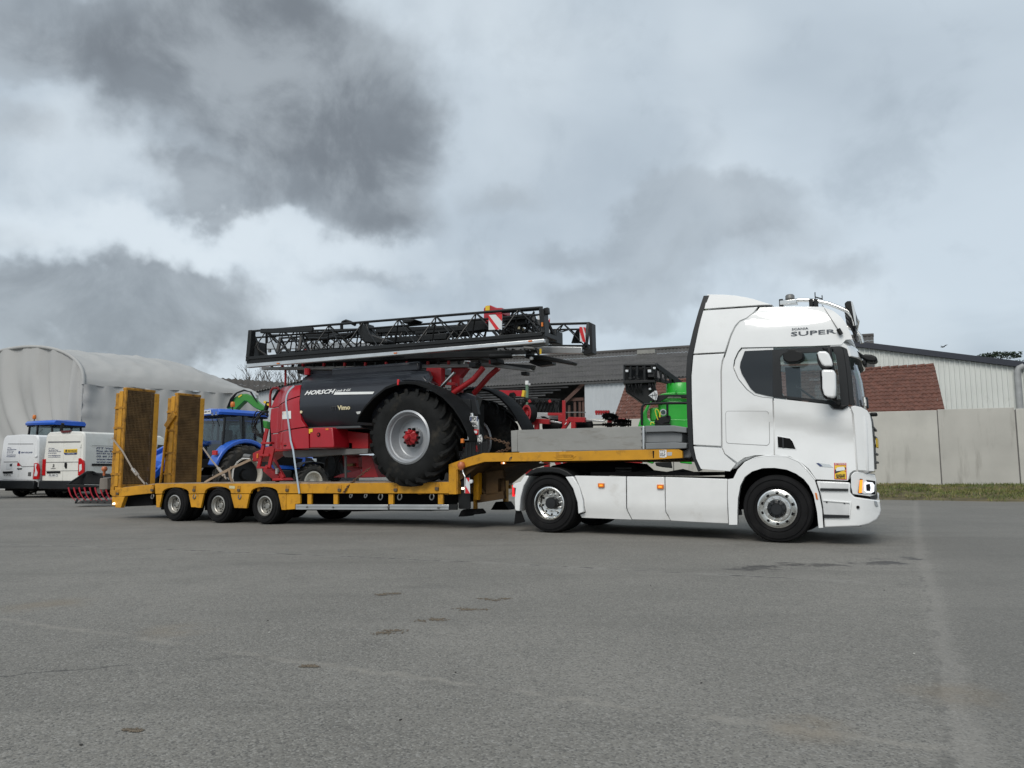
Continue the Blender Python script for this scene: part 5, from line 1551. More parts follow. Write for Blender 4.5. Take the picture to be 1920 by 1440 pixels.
# rear light cluster on its bracket
q = L_.p3('G2', 190, 240, .5)
MB().lathe([(0, .08), (.05, .07), (.075, .02), (.07, -.02), (.03, -.06), (.03, -.16), (0, -.16)], (q.x, .5, q.z), 18, 'z').build('rear_beacon', AMBC, lo, smooth=50)
MB().prism(L_.z('G2', [(150, 440), (310, 430), (318, 690), (125, 700)], .5), .42, .66).build('lamp_box', M('dusty_lamp_box', (.16, .14, .12), .8, var=.2), lo, bevel=.02)
MB().tube([L_.p3('G2', 175, 330, .5), L_.p3('G2', 180, 440, .5), L_.p3('G2', 420, 420, .5)], .02, 6).build('lamp_stay', STEEL, lo)
# --- wheels
for i, (x, y) in enumerate(((655, 1187), (1050, 1192), (1470, 1197))):
    q = L_.z('S1', [(x, y)], .0)[0]
    gz = ground_z(*(L_.o + L_.F * q[0]).to_2d())
    rad = .392
    truck_wheel(lo, (q[0], .0, gz + rad), rad, .26, 'trailer')
    truck_wheel(lo, (q[0], .30, gz + rad), rad, .26, 'trailer')
    truck_wheel(lo, (q[0], 2.24, gz + rad), rad, .26, 'trailer')
    truck_wheel(lo, (q[0], 1.94, gz + rad), rad, .26, 'trailer')
    MB().tube([(q[0], .3, gz + rad), (q[0], 2.2, gz + rad)], .08, 10).build('axle', BLKM, lo)
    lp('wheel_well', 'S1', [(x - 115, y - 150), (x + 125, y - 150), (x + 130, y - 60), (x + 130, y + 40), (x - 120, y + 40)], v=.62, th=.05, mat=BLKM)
# ================================================================== RED TRAILED SPRAYER ON THE LOW LOADER
whc = TF.z('R4', [(700, 850)], -.2)[0]
SF = Frame(TF.o + TF.F * whc[0], TH)
S = SF
sp = froot('field_sprayer', S, 'red and anthracite trailed crop sprayer with folded black boom, lashed on the low loader', 'sprayer')
ZD = L_.z('S6', [(900, 266)], 0)[0][1] + .012
tc = S.z('R4', [(622, 845)], -.2)[0]
RADW = (S.tp(778, 735, -.1)[1] - S.tp(778, 912, -.1)[1]) / 2 * 1.045
ZW = S.tp(778, 913, -.1)[1] + RADW


def spp(name, key, pts, v=0.0, th=.06, mat=None, parent=None, bevel=.006):
    return MB().prism(S.z(key, pts, v), v, v + th).build(name, mat or RED, parent or sp, bevel=bevel)


# --- big wheels
rrw = RADW * .53
tyre_me = farm_tyre(RADW, .60, rrw, 22).mesh('tyre', 35)
rim_prof = [(rrw + .01, .05), (rrw + .02, .0), (rrw - .015, -.02), (rrw - .035, .0), (rrw - .05, .05), (rrw - .075, .06), (rrw - .085, .12), (rrw * .80, .20), (rrw * .76, .25), (rrw * .72, .265), (rrw * .40, .25), (rrw * .385, .165), (0, .165), (0, .3), (rrw, .3)]
rim_me = MB().lathe(rim_prof, n=64).mesh('rim', 30)
hub_me = MB().lathe([(rrw * .30, .165), (rrw * .28, .10), (rrw * .20, .07), (rrw * .12, .03), (rrw * .10, -.03), (rrw * .08, -.045), (0, -.045)], n=28).mesh('hub', 30)
nut_me = MB().lathe([(0, .10), (.022, .105), (.026, .17), (0, .17)], n=10).mesh('wheel_nut', 40)
for v0, flip in ((-.2, 1), (2.15, 1)):
    w_ = empty('wheel', (tc[0], v0, ZW)); w_.parent = sp
    w_.rotation_euler = (0, R(7), 0)
    link(tyre_me, 'tyre', RUBD if v0 < 0 else None, w_); link(rim_me, 'rim', RIMS if v0 < 0 else None, w_)
    h_ = link(hub_me, 'hub', REDD if v0 < 0 else None, w_)
    for k in range(10):
        a = 2 * PI * k / 10 + .1
        link(nut_me, 'wheel_nut', BLKM if v0 < 0 and k == 0 else None, w_, loc=(rrw * .335 * math.cos(a), 0, rrw * .335 * math.sin(a)))
    if v0 < 0:
        for k in range(10):
            a = 2 * PI * k / 10
            MB().bar((rrw * .13 * math.cos(a), .04, rrw * .13 * math.sin(a)), (rrw * .27 * math.cos(a), .10, rrw * .27 * math.sin(a)), .03, .05).build('hub_rib', REDD, h_)
# --- fenders
def fender(pts, key, v0, v1):
    c = S.z(key, pts, v0)
    def ringat(v, dz): return [(a, v, b + dz) for a, b in c]
    m = MB()
    for i in range(len(c) - 1):
        (a0, b0), (a1, b1) = c[i], c[i + 1]
        d = Vector((a1 - a0, b1 - b0)).normalized(); nx, nz = d.y, -d.x
        q = []
        for (a, b) in ((a0, b0), (a1, b1)):
            q.append([(a, v0, b), (a, v0 + .05, b + .02), (a, (v0 + v1) / 2, b + .045), (a, v1, b + .02), (a, v1, b - .02), (a, v0 + .03, b - .03), (a, v0, b - .045)])
        m.loft(q, caps=(i in (0, len(c) - 2)))
    return m


near_f = [(148, 650), (170, 590), (215, 520), (300, 425), (420, 330), (540, 288), (620, 280), (700, 285), (830, 330), (960, 410), (1060, 515), (1130, 620), (1185, 730), (1215, 830)]
fender(near_f, 'R4', -.22, .36).build('fender', FENDER, sp, smooth=50)
fender([(1100, 400), (1190, 345), (1300, 338), (1400, 362), (1500, 425), (1590, 520), (1650, 610), (1695, 690), (1720, 745)], 'R4', 2.2, 2.8).build('fender', FENDER, sp, smooth=50)
# inner darkness of the near wheel house
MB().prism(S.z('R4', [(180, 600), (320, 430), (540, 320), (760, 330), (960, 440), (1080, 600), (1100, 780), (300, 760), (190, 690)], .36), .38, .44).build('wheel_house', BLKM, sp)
q = S.p3('R4', 543, 290, -.2); MB().box(q.x - .02, q.x + .02, -.23, -.18, q.z - .05, q.z + .06).build('fender_lamp', RREF, sp, bevel=.008)
# --- tank: cylinder-sided shell
zt0, zt1 = S.z('R5', [(1000, 1150)], .1)[0][1], S.z('R5', [(1000, 645)], .1)[0][1]
zm = zt0 + (zt1 - zt0) * .42; hh = (zt1 - zt0)


def vtank(u, z):
    t = (z - zm) / (hh * .62)
    return .10 + .75 * (1 - math.sqrt(max(0.0, 1 - min(.96, t * t))))


tankpoly = [(700, 648), (662, 672), (632, 705), (606, 760), (594, 840), (588, 930), (586, 1010), (596, 1080), (614, 1125), (640, 1152), (860, 1148), (1110, 1140), (1400, 1140), (1760, 1100), (1760, 700), (1740, 650)]
tank = panel('tank', S.zf('R5', tankpoly, vtank), vtank, .10, NAVY, sp, 0, .08, .02, 40)
u0, u1 = S.z('R5', [(640, 800)])[0][0], S.z('R5', [(1270, 800)])[0][0]
sec = []
for i in range(24):
    a = 2 * PI * i / 24
    sec.append((1.30 + 1.02 * math.copysign(abs(math.cos(a)) ** .75, math.cos(a)), zm + .05 + hh * .55 * math.copysign(abs(math.sin(a)) ** .8, math.sin(a))))
MB().prism(sec, u0, u1, 'yz').build('tank_core', NAVY, sp, bevel=.1, seg=4)
panel('tank_sump', S.z('R5', [(640, 1156), (1110, 1142), (1120, 1162), (660, 1178)], .2), lambda u, z: .25, .8, M('tank_sill', (.06, .065, .07), .5), sp, 0, 0, .01)
MB().box(S.z('R5', [(690, 650)])[0][0], S.z('R5', [(1500, 640)])[0][0], .6, 2.0, zt1 - .06, zt1 + .16).build('tank_top', NAVY, sp, bevel=.05)
panel('tank_step', S.z('R4', [(560, 268), (640, 240), (700, 232), (770, 225), (800, 262), (860, 300), (760, 280), (640, 272)], .2), lambda u, z: .2, .3, NAVY, sp, 0, 0, .02)
# tank lettering
def on_tank(s, key, x0, y0, x1, h, mat, shear=0.0, weight=0.0, ofs=.012):
    a, b = S.p3(key, x0, y0, .10), S.p3(key, x1, y0, .10)
    v = min(vtank(a.x, a.z), vtank(a.x, a.z + h)) - ofs
    # lean with the tank's curve
    dz = vtank(a.x, a.z + h) - vtank(a.x, a.z)
    text('lettering', s, mat, tank, (a.x, vtank(a.x, a.z) - ofs, a.z), ((b - a).x, 0, (b - a).z * 0), (0, dz, h), h, abs((b - a).x), shear=shear, weight=weight, letters=s in ('HORSCH', 'Vimo', 'ITT'))


on_tank('HORSCH', 'R5', 622, 868, 890, .105, WPL, .28, .035)
on_tank('Leeb 8 GS', 'R5', 896, 838, 1032, .052, WPL, .28, .01)
on_tank('ITT', 'R5', 866, 1005, 922, .085, M('grey_letter', (.05, .05, .055), .5), 0, .02)
on_tank('Vimo', 'R5', 926, 1003, 1040, .095, CREAM, 0, .03)
a, b = S.p3('R5', 886, 862, .1), S.p3('R5', 1245, 860, .1)
panel('white_stripe', S.z('R5', [(886, 864), (893, 840), (1252, 836), (1240, 858)], .1), vtank, .01, WPL, tank, 0, .1, 0, ofs=-.012)
panel('tank_sticker', S.z('R5', [(1088, 1018), (1128, 1012), (1122, 1036), (1092, 1038)], .1), vtank, .01, WPL, tank, 0, 0, 0, ofs=-.012)
q = S.p3('R5', 598, 1020, .1); MB().lathe([(0, -.02), (.03, -.02), (.03, .02), (0, .02)], (q.x, vtank(q.x, q.z) - .0, q.z), 14).build('tank_cap', CREAM, tank, smooth=40)
# --- red front body
UL = S.z('R5', [(320, 1150)], .15)[0][0]


def vred(u, z):
    f = min(1.15, max(0.0, 1 - (u - UL) / .75))
    return .10 + .30 * f ** 1.9 + .30 * max(0, (z - zm) / (hh * .55)) ** 2.2


red_top = S.zf('R5', [(596, 776), (540, 782), (432, 795), (412, 815), (372, 880), (340, 950), (326, 985), (450, 925), (588, 873)], vred)
red_mid = S.zf('R5', [(588, 880), (450, 932), (328, 992), (320, 1060), (320, 1150), (326, 1214), (450, 1185), (640, 1152), (602, 1098), (584, 1000), (582, 930)], vred)
red_low = S.zf('R5', [(636, 1160), (450, 1192), (328, 1220), (330, 1290), (345, 1345), (380, 1357), (520, 1352), (668, 1345), (664, 1170)], vred)
panel('front_cowl', red_top, vred, .08, RED, sp, .0025, .06, .006, 40)
fc = panel('front_cowl', red_mid, vred, .08, RED, sp, .0025, .06, .006, 40)
lc = panel('lower_cowl', red_low, vred, .08, RED, sp, .0025, .06, .006, 40)
box_ = panel('locker_door', S.z('R5', [(672, 1166), (720, 1160), (880, 1158), (893, 1320), (892, 1341), (672, 1345)], .12), lambda u, z: .12, .5, RED, sp, .003, 0, .02)
sec = [(S.z('R5', [(596, 790)], .15)[0]), (S.z('R5', [(440, 815)], .15)[0]), (S.z('R5', [(350, 960)], .15)[0]), (S.z('R5', [(338, 1200)], .15)[0]), (S.z('R5', [(350, 1340)], .15)[0]), (S.z('R5', [(660, 1335)], .15)[0]), (S.z('R5', [(640, 900)], .15)[0])]
rings = []
for v, k in ((.50, .10), (.75, .02), (1.3, -.12), (1.85, .02), (2.2, .12)):
    rings.append([(a - (max(0, -k)) * (1 if a < u0 else 0) + max(0, k) * (1 if a < u0 - .3 else 0), v, b) for a, b in sec])
MB().loft(rings).build('front_core', RED, sp, smooth=35)
q = S.p3('R5', 757, 1224, .12)
for r0, y, m_ in ((.058, -.004, REDD), (.045, -.009, BLKM), (.022, -.02, REDD)):
    MB().lathe([(0, y), (r0, y), (r0, .02), (0, .02)], (q.x, .12, q.z), 20).build('locker_latch', m_, box_, smooth=40)
panel('yellow_label', S.z('R5', [(667, 1172), (704, 1170), (702, 1200), (682, 1202), (680, 1214), (668, 1214)], .12), lambda u, z: .113, .004, YLB, box_, 0, 0, 0)
panel('orange_reflector', S.z('R5', [(820, 1168), (846, 1166), (846, 1182), (820, 1184)], .12), lambda u, z: .113, .004, AMBD, box_, 0, 0, 0)
q = S.z('R5', [(460, 1315)], .15)[0]
MB().prism([(q[0] + .07 * math.cos(R(a)), q[1] + .05 * math.sin(R(a))) for a in range(0, 360, 20)], vred(*q) - .008, vred(*q) + .06).build('step_recess', REDD, lc, bevel=.01)
MB().box(q[0] - .045, q[0] + .045, vred(*q) - .014, vred(*q) + .02, q[1] - .03, q[1] - .005).build('step_recess_grip', BLKM, lc, bevel=.006)
pl = S.zf('R5', [(430, 1018), (508, 1010), (510, 1080), (430, 1085)], vred)
ps = panel('maker_plate', pl, vred, .004, WPL, fc, 0, .05, 0, ofs=-.008)
a, b = S.p3('R5', 436, 1045, .2), S.p3('R5', 462, 1045, .2)
text('lettering', 'ITT', INK, ps, (a.x, vred(a.x, a.z) - .014, a.z), (1, 0, 0), (0, 0, 1), .05, (b - a).x)
a, b = S.p3('R5', 466, 1045, .2), S.p3('R5', 505, 1045, .2)
text('lettering', 'Vimo', YLB, ps, (a.x, vred(a.x, a.z) - .012, a.z), (1, 0, 0), (0, 0, 1), .05, (b - a).x)
# cowl bars, hoses at the nose
MB().tube([S.p3('S1', x, y, .6) for x, y in ((1520, 310), (1520, 200), (1528, 155), (1548, 132), (1590, 130), (1600, 150))], .028, 8).build('guard_bar', REDD, sp, smooth=60)
MB().tube([S.p3('S1', 1595, 150, .6), S.p3('S1', 1545, 240, .6)], .03, 8).build('gas_strut', BLK, sp, smooth=50)
MB().tube([S.p3('G7', 1082, 425, .8), S.p3('G7', 1084, 150, .8)], .026, 8).build('mast_post', REDD, sp, smooth=50)
MB().tube([S.p3('G7', 1410, 265, .6), S.p3('G7', 1412, 170, .6)], .07, 8).build('filler_post', RED, sp, smooth=50)
rn = random.Random(9)
for k in range(7):
    x0 = 1505 + rn.uniform(-8, 8)
    pts = [(x0, 340 + k * 8), (1450 - k * 8, 360 + rn.uniform(-20, 30)), (1400 - k * 4 + rn.uniform(-20, 20), 440 + rn.uniform(-20, 20)), (1380 + rn.uniform(-15, 30), 520 + rn.uniform(-10, 30)), (1430 + rn.uniform(-10, 30), 570 + rn.uniform(-30, 10)), (1490, 500 + k * 6)]
    v = .9 + k * .06
    P = [S.p3('S1', x, y, v) for x, y in pts]
    Q = []
    for i in range(len(P) - 1):
        for t in (0, .25, .5, .75):
            p0, p1, p2, p3 = P[max(i - 1, 0)], P[i], P[i + 1], P[min(i + 2, len(P) - 1)]
            Q.append(0.5 * ((2 * p1) + (p2 - p0) * t + (2 * p0 - 5 * p1 + 4 * p2 - p3) * t * t + (3 * p1 - p0 - 3 * p2 + p3) * t ** 3))
    MB().tube(Q, .014, 6).build('hydraulic_hose', BLK, sp, smooth=60)
MB().bar(S.p3('S1', 1470, 255, .9), S.p3('S1', 1520, 290, .9), .08, .05).build('hose_coupling', YLB, sp, bevel=.01)
MB().tube([S.p3('S1', 1500, 260, .9), S.p3('S1', 1480, 330, .9)], .05, 8).build('hose_coupling', BLK, sp, smooth=50)
# --- ladder
def stb(n, key, p, q, v, w, h=None, mat=None, v2=None):
    a = S.p3(key, *p, v); b = S.p3(key, *q, v if v2 is None else v2)
    return MB().bar(a, b, w, h).build(n, mat or REDD, sp, bevel=.006)


stb('ladder_rail', 'S1', (1492, 500), (1415, 852), .25, .04, .09)
stb('ladder_rail', 'S1', (1548, 672), (1510, 852), .25, .04, .09)
for (x0, y0, x1, y1) in ((1455, 628, 1540, 628), (1435, 738, 1522, 738), (1415, 848, 1510, 850)):
    stb('ladder_rung', 'S1', (x0, y0), (x1, y1), .25, .12, .045)
# --- drawbar and support leg
MB().prism(S.z('S1', [(1345, 718), (1470, 660), (1560, 650), (1700, 670), (1700, 700), (1560, 705), (1480, 735), (1400, 790), (1345, 795)], .9), .95, 1.5).build('drawbar', REDD, sp, bevel=.02)
MB().tube([S.p3('S1', 1290, 745, 1.2), S.p3('S1', 1350, 755, 1.2)], .06, 10).build('drawbar_eye', STEEL, sp, smooth=50)
q = S.p3('S1', 1408, 745, .95); MB().box(q.x - .025, q.x + .025, .93, .96, q.z - .05, q.z + .06).build('side_reflector', AMBD, sp, bevel=.006)
stb('support_leg', 'S1', (1480, 850), (1600, 955), .55, .10, .16)
stb('support_leg', 'S1', (1535, 760), (1640, 945), .55, .07, .10)
MB().prism(S.z('S1', [(1575, 945), (1640, 940), (1665, 962), (1560, 966)], .5), .40, .75).build('support_foot', REDD, sp, bevel=.01)
stb('leg_ram', 'S1', (1545, 800), (1600, 890), .5, .05, .05, STEEL)
q = S.p3('S1', 1582, 880, .48); MB().box(q.x - .02, q.x + .02, .45, .50, q.z - .06, q.z + .06).build('leg_label', WPL, sp)
MB().tube([S.p3('S1', x, y, 1.1) for x, y in ((1340, 770), (1270, 765), (1220, 800), (1190, 870), (1180, 960))], .012, 6).build('trailing_cable', WPL, sp, smooth=60)
# --- chassis
spp('chassis_beam', 'S3', [(910, 780), (1030, 768), (1755, 758), (1752, 802), (1500, 812), (1030, 842), (930, 838), (905, 810)], .55, .18, STEEL)
spp('chassis_beam', 'S3', [(1030, 770), (1755, 758), (1752, 802), (1030, 842)], 1.8, .18, STEEL)
spp('frame_tail', 'R4', [(0, 920), (250, 915), (250, 960), (0, 975)], .5, .2, STEEL)
spp('inner_frame', 'S3', [(1410, 560), (1760, 600), (1760, 752), (1600, 752), (1600, 700), (1540, 690), (1480, 620)], .6, .4, REDD)
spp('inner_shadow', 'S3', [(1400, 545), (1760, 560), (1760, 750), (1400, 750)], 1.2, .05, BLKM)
spp('axle_frame', 'R4', [(540, 760), (900, 760), (900, 900), (540, 900)], .45, 1.5, REDD)
# red pump group and hose reel below the chassis
pg = spp('pump_frame', 'S3', [(1480, 820), (1690, 815), (1695, 960), (1600, 980), (1540, 960), (1470, 880)], 1.3, .3, REDD)
spp('pump_body', 'S3', [(1540, 845), (1660, 840), (1665, 940), (1560, 945)], 1.15, .2, REDD)
spp('pump_valve', 'S3', [(1540, 905), (1605, 900), (1608, 928), (1545, 930)], 1.05, .1, M('brass_valve', (.2, .13, .05), .5, metal=.6))
spp('rear_skid', 'S3', [(1700, 830), (1790, 820), (1860, 1040), (1700, 1040)], 1.0, .3, REDD)
spp('floor_plate', 'S3', [(1410, 1040), (1480, 1010), (1680, 960), (1740, 1045)], 1.2, .3, RED)
spp('grey_post', 'S3', [(1520, 820), (1540, 820), (1545, 1050), (1525, 1050)], .9, .03, STEEL)
hc = S.p3('S3', 1385, 930, 1.2)
for k in range(6):
    rr_ = .20 + .018 * k
    MB().tube([(hc.x + rr_ * math.cos(a) * .82 + .01 * k, 1.2 + .02 * k, hc.z + rr_ * math.sin(a) * 1.25) for a in [2 * PI * i / 28 for i in range(29)]], .013, 6).build('hose_coil', BLK, sp, smooth=60)
# --- rear mast and parallel arms
spp('boom_mast', 'R4', [(805, 150), (945, 150), (945, 330), (880, 310), (870, 280), (800, 270)], .55, .15, REDD)
spp('boom_mast', 'R4', [(1040, 150), (1190, 150), (1120, 240), (1120, 380), (1040, 380)], .9, .15, REDD)
spp('boom_mast', 'R4', [(760, 262), (1080, 290), (1080, 320), (760, 285)], .6, .1, REDD)
q = S.p3('R4', 838, 218, .54); MB().lathe([(0, -.03), (.04, -.03), (.05, .02), (0, .02)], (q.x, .54, q.z), 14).build('mast_pin', REDD, sp, smooth=40)
MB().tube([S.p3('R4', 1075, 195, .4), S.p3('R4', 948, 328, .4)], .035, 10).build('tilt_ram', CHR, sp, smooth=50)
MB().tube([S.p3('R4', 1345, 150, .5), S.p3('R4', 1250, 260, .5), S.p3('R4', 1060, 390, .5)], .055, 10).build('parallel_arm', REDD, sp, smooth=50)
MB().tube([S.p3('R4', 1490, 150, 1.2), S.p3('R4', 1400, 230, 1.2), S.p3('R4', 1255, 395, 1.2)], .055, 10).build('parallel_arm', REDD, sp, smooth=50)
spp('mast_lower', 'R4', [(1030, 420), (1180, 390), (1280, 420), (1230, 590), (1170, 560), (1100, 480)], .6, .25, NAVY)
spp('pump_cover', 'R4', [(1130, 440), (1220, 450), (1230, 580), (1150, 560)], .5, .1, TRIM)
spp('pump_cover', 'R4', [(1225, 450), (1270, 450), (1295, 590), (1240, 580)], .5, .1, TRIM)
MB().prism(S.z('R4', [(1090, 480), (1230, 480), (1230, 900), (1090, 900)], .6), .6, 1.1).build('rear_underframe', BLKM, sp)
# rear light bar, number plate, speed disc
lb1 = spp('light_bracket', 'R4', [(1222, 578), (1240, 578), (1245, 620), (1295, 640), (1298, 790), (1285, 840), (1195, 838), (1195, 790), (1212, 750)], .05, .04, ALU)
np_ = spp('number_plate', 'R4', [(1218, 608), (1292, 610), (1290, 706), (1214, 704)], .03, .008, WPL, lb1, 0)
spp('plate_band', 'R4', [(1220, 612), (1234, 612), (1232, 656), (1219, 654)], .025, .004, INKB, lb1, 0)
spp('plate_band', 'R4', [(1282, 612), (1291, 612), (1290, 656), (1281, 656)], .025, .004, INKB, lb1, 0)
for s_, x0, y0, x1 in (('FD', 1238, 652, 1278), ('498AL', 1220, 700, 1288)):
    a, b = S.p3('R4', x0, y0, .03), S.p3('R4', x1, y0, .03)
    text('lettering', s_, INK, np_, (a.x, .0255, a.z), (1, 0, 0), (0, 0, 1), .075, (b - a).x, weight=.02, letters=True)
spp('tail_lamp', 'R4', [(1232, 732), (1296, 734), (1294, 784), (1232, 780)], .02, .03, REDL, lb1)
spp('tail_lamp_lens', 'R4', [(1244, 744), (1286, 746), (1285, 772), (1245, 770)], .015, .02, WREF, lb1)
q = S.p3('R4', 1312, 828, .02)
dsc = MB().lathe([(0, 0), (.09, 0), (.09, .006), (0, .006)], (0, 0, 0), 28).build('speed_disc', WPL, sp, loc=(q.x, .02, q.z)); dsc.scale = (.62, 1, 1.08)
MB().lathe([(.078, -.002), (.088, -.002), (.088, .003), (.078, .003)], n=28, closed=True).build('disc_ring', INK, dsc)
text('lettering', '25', INK, dsc, (0, -.004, -.05), (1, 0, 0), (0, 0, 1), .10, .11, align='CENTER')
spp('warning_triangle', 'R4', [(1272, 880), (1282, 878), (1312, 942), (1274, 946)], .02, .008, RREF)
q = S.p3('R4', 1148, 842, -.2); MB().box(q.x - .03, q.x + .03, -.22, -.18, q.z - .04, q.z + .04).build('side_reflector', AMBD, sp, bevel=.006)
MB().bar(S.p3('R4', 1160, 832, -.18), S.p3('R4', 1200, 832, .05), .02).build('reflector_stay', ALU, sp)
mf = MB()
fpts = S.z('R4', [(1175, 855), (1380, 850), (1382, 960), (1330, 985), (1170, 1005), (1130, 1010), (1165, 940)], .02)
mf.prism(fpts, .02, .05); mf.build('rubber_flap', BLK, sp, bevel=.006)
for k in range(5):
    spp('flap_rib', 'R4', [(1190 + k * 34, 858), (1198 + k * 34, 858), (1190 + k * 36, 985), (1180 + k * 36, 990)], .012, .01, TRIM, None, 0)
# --- folded boom
def truss(pn, key_b, bot, key_t, top, vb, vt, vb2, nodes, rch=.026, rd=.014, alu=None, last_post=True):
    """bot/top: two pixel points each (left, right); builds chords and lacing of a triangular lattice boom; returns its root part"""
    rt = empty(pn, (0, 0, 0)); rt.parent = sp
    A, B = S.p3(key_b, *bot[0], vb), S.p3(key_b, *bot[1], vb)
    C, D = S.p3(key_t, *top[0], vt), S.p3(key_t, *top[1], vt)
    A2, B2 = A + Vector((0, vb2 - vb, 0)), B + Vector((0, vb2 - vb, 0))
    MB().bar(A, B, .06, .07).build('lower_chord', BOOM, rt, bevel=.008)
    MB().bar(A2, B2, .06, .07).build('lower_chord', BOOM, rt, bevel=.008)
    MB().tube([C, D], rch, 8).build('upper_chord', BOOM, rt, smooth=50)
    E, F_ = C.lerp(A, .22), D.lerp(B, .22)
    MB().tube([E + Vector((0, .1, 0)), F_ + Vector((0, .1, 0))], rch * .8, 8).build('upper_chord', BOOM, rt, smooth=50)
    n = nodes
    for i in range(n):
        t0, t1, t2 = i / n, (i + .5) / n, (i + 1) / n
        for P, Q in ((A, B), (A2, B2)):
            MB().tube([P.lerp(Q, t0), C.lerp(D, t1)], rd, 6).build('lacing_bar', BOOM, rt, smooth=50)
            MB().tube([C.lerp(D, t1), P.lerp(Q, t2)], rd, 6).build('lacing_bar', BOOM, rt, smooth=50)
        MB().bar(A.lerp(B, t0), A2.lerp(B2, t0), .03).build('cross_strut', BOOM, rt)
    for P, Q, Z in ((A, A2, C), (B, B2, D)):
        MB().bar(P, Z, .07, .09).build('end_post', BOOM, rt, bevel=.01)
        MB().bar(Q, Z, .05).build('end_post', BOOM, rt, bevel=.01)
        MB().bar(P, Q, .07).build('cross_strut', BOOM, rt)
    return rt, A, B, C, D


nb, A, B, C, D = truss('near_boom', 'P', [(464, 672), (1018, 626)], 'P', [(473, 621), (1014, 577)], -.05, .22, .48, 8)
# aluminium spray rail below the lower chord, with its shadowed web
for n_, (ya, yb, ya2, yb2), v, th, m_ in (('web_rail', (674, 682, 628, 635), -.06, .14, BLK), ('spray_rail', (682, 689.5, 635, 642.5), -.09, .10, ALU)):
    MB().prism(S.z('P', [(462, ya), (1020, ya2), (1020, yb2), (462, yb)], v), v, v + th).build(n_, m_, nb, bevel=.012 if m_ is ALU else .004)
for x, y in ((521, 681.5), (741, 662), (994, 639.5)):
    q = S.p3('P', x, y, -.1); MB().box(q.x - .035, q.x + .035, -.105, -.09, q.z - .012, q.z + .012).build('orange_reflector', AMBD, nb)
# left end plate and bracket
MB().prism(S.z('R5', [(130, 285), (158, 282), (150, 420), (135, 560), (105, 565), (118, 420)], -.05), -.08, .06).build('end_frame', BOOM, nb, bevel=.01)
MB().tube([S.p3('R5', 165, 320, .1), S.p3('R5', 215, 460, .1), S.p3('R5', 300, 520, .1)], .03, 8).build('end_hose', BLK, nb, smooth=60)
MB().prism(S.z('R5', [(170, 410), (230, 390), (240, 530), (180, 540)], .3), .25, .5).build('fold_bracket', BOOM, nb, bevel=.02)
MB().bar(S.p3('R5', 240, 292, .1), S.p3('R5', 705, 280, .1), .07, .10).build('upper_arm', BOOM, nb, bevel=.01)
# pivot tower in the middle with hose arch
MB().prism(S.z('R5', [(1150, 250), (1215, 230), (1240, 320), (1400, 380), (1400, 410), (1200, 400), (1140, 330)], .3), .2, .45).build('pivot_tower', BOOM, nb, bevel=.02)
MB().prism(S.z('R5', [(1510, 195), (1560, 182), (1640, 190), (1600, 215), (1530, 225)], .1), .05, .35).build('pivot_block', BOOM, nb, bevel=.02)
MB().tube([S.p3('R5', x, y, .5) for x, y in ((965, 300), (962, 240), (975, 210), (1000, 200), (1040, 212), (1085, 235))], .035, 8).build('hose_arch', BLK, nb, smooth=60)
MB().tube([S.p3('R5', x, y, .4) for x, y in ((1130, 235), (1150, 215), (1175, 212), (1200, 228))], .03, 8).build('hose_arch', BLK, nb, smooth=60)
MB().tube([S.p3('R5', x, y, .45) for x, y in ((650, 360), (800, 365), (900, 350), (1000, 355), (1080, 300))], .035, 8).build('feed_hose', BLK, nb, smooth=60)
MB().tube([S.p3('R5', x, y, .5) for x, y in ((800, 390), (850, 350), (960, 330), (1080, 320))], .045, 8).build('feed_hose', BLK, nb, smooth=60)
for (x0, y0, x1, y1, v, w) in ((1280, 290, 1920, 265, .9, .10), (1230, 390, 1920, 340, .8, .12), (650, 345, 1080, 330, .7, .10), (1250, 320, 1900, 300, 1.3, .08)):
    MB().bar(S.p3('R5', x0, y0, v), S.p3('R5', x1, y1, v), w).build('fold_beam', BOOM, nb, bevel=.01)
for (x0, y0, x1, y1, v, w) in ((0, 390, 700, 330, .9, .10), (540, 340, 720, 315, .6, .22), (0, 450, 560, 400, 1.2, .10), (860, 180, 1240, 150, .35, .07), (870, 260, 1120, 230, .5, .10), (900, 300, 1140, 270, .7, .16)):
    MB().bar(S.p3('R6', x0, y0, v), S.p3('R6', x1, y1, v), w).build('fold_beam', BOOM, nb, bevel=.01)
# right end: red pivot head, hazard board, hoses
hd = spp('pivot_head', 'R6', [(675, 150), (700, 122), (742, 118), (800, 145), (858, 142), (860, 210), (745, 212), (720, 300), (676, 300)], .5, .35, RED, nb, .015)
spp('yellow_label', 'R6', [(694, 126), (738, 122), (736, 170), (694, 172)], .49, .008, YLB, hd, 0)
hz = spp('hazard_board', 'R6', [(726, 216), (860, 208), (858, 358), (726, 366)], -.08, .012, WREF, nb, 0)
for pts in ([(726, 270), (726, 216), (790, 358 - 0), (830, 360)], [(795, 212), (860, 208), (859, 278)], [(726, 216), (726, 262), (795, 362), (835, 360)]):
    if pts[0] == (726, 270): continue
    spp('hazard_stripe', 'R6', pts, -.084, .004, RREF, hz, 0)
rn = random.Random(4)
for k in range(12):
    x0, y0 = rn.uniform(880, 1240), rn.uniform(180, 300)
    P = [S.p3('R6', x0, y0, .5 + k * .03), S.p3('R6', x0 + rn.uniform(-80, 80), y0 + rn.uniform(20, 90), .5 + k * .03), S.p3('R6', x0 + rn.uniform(-60, 60), y0 + rn.uniform(90, 150), .6), S.p3('R6', x0 + rn.uniform(-20, 120), 395, .5)]
    MB().tube(P, rn.choice((.012, .02, .035)), 6).build('boom_hose', BLK, nb, smooth=60)
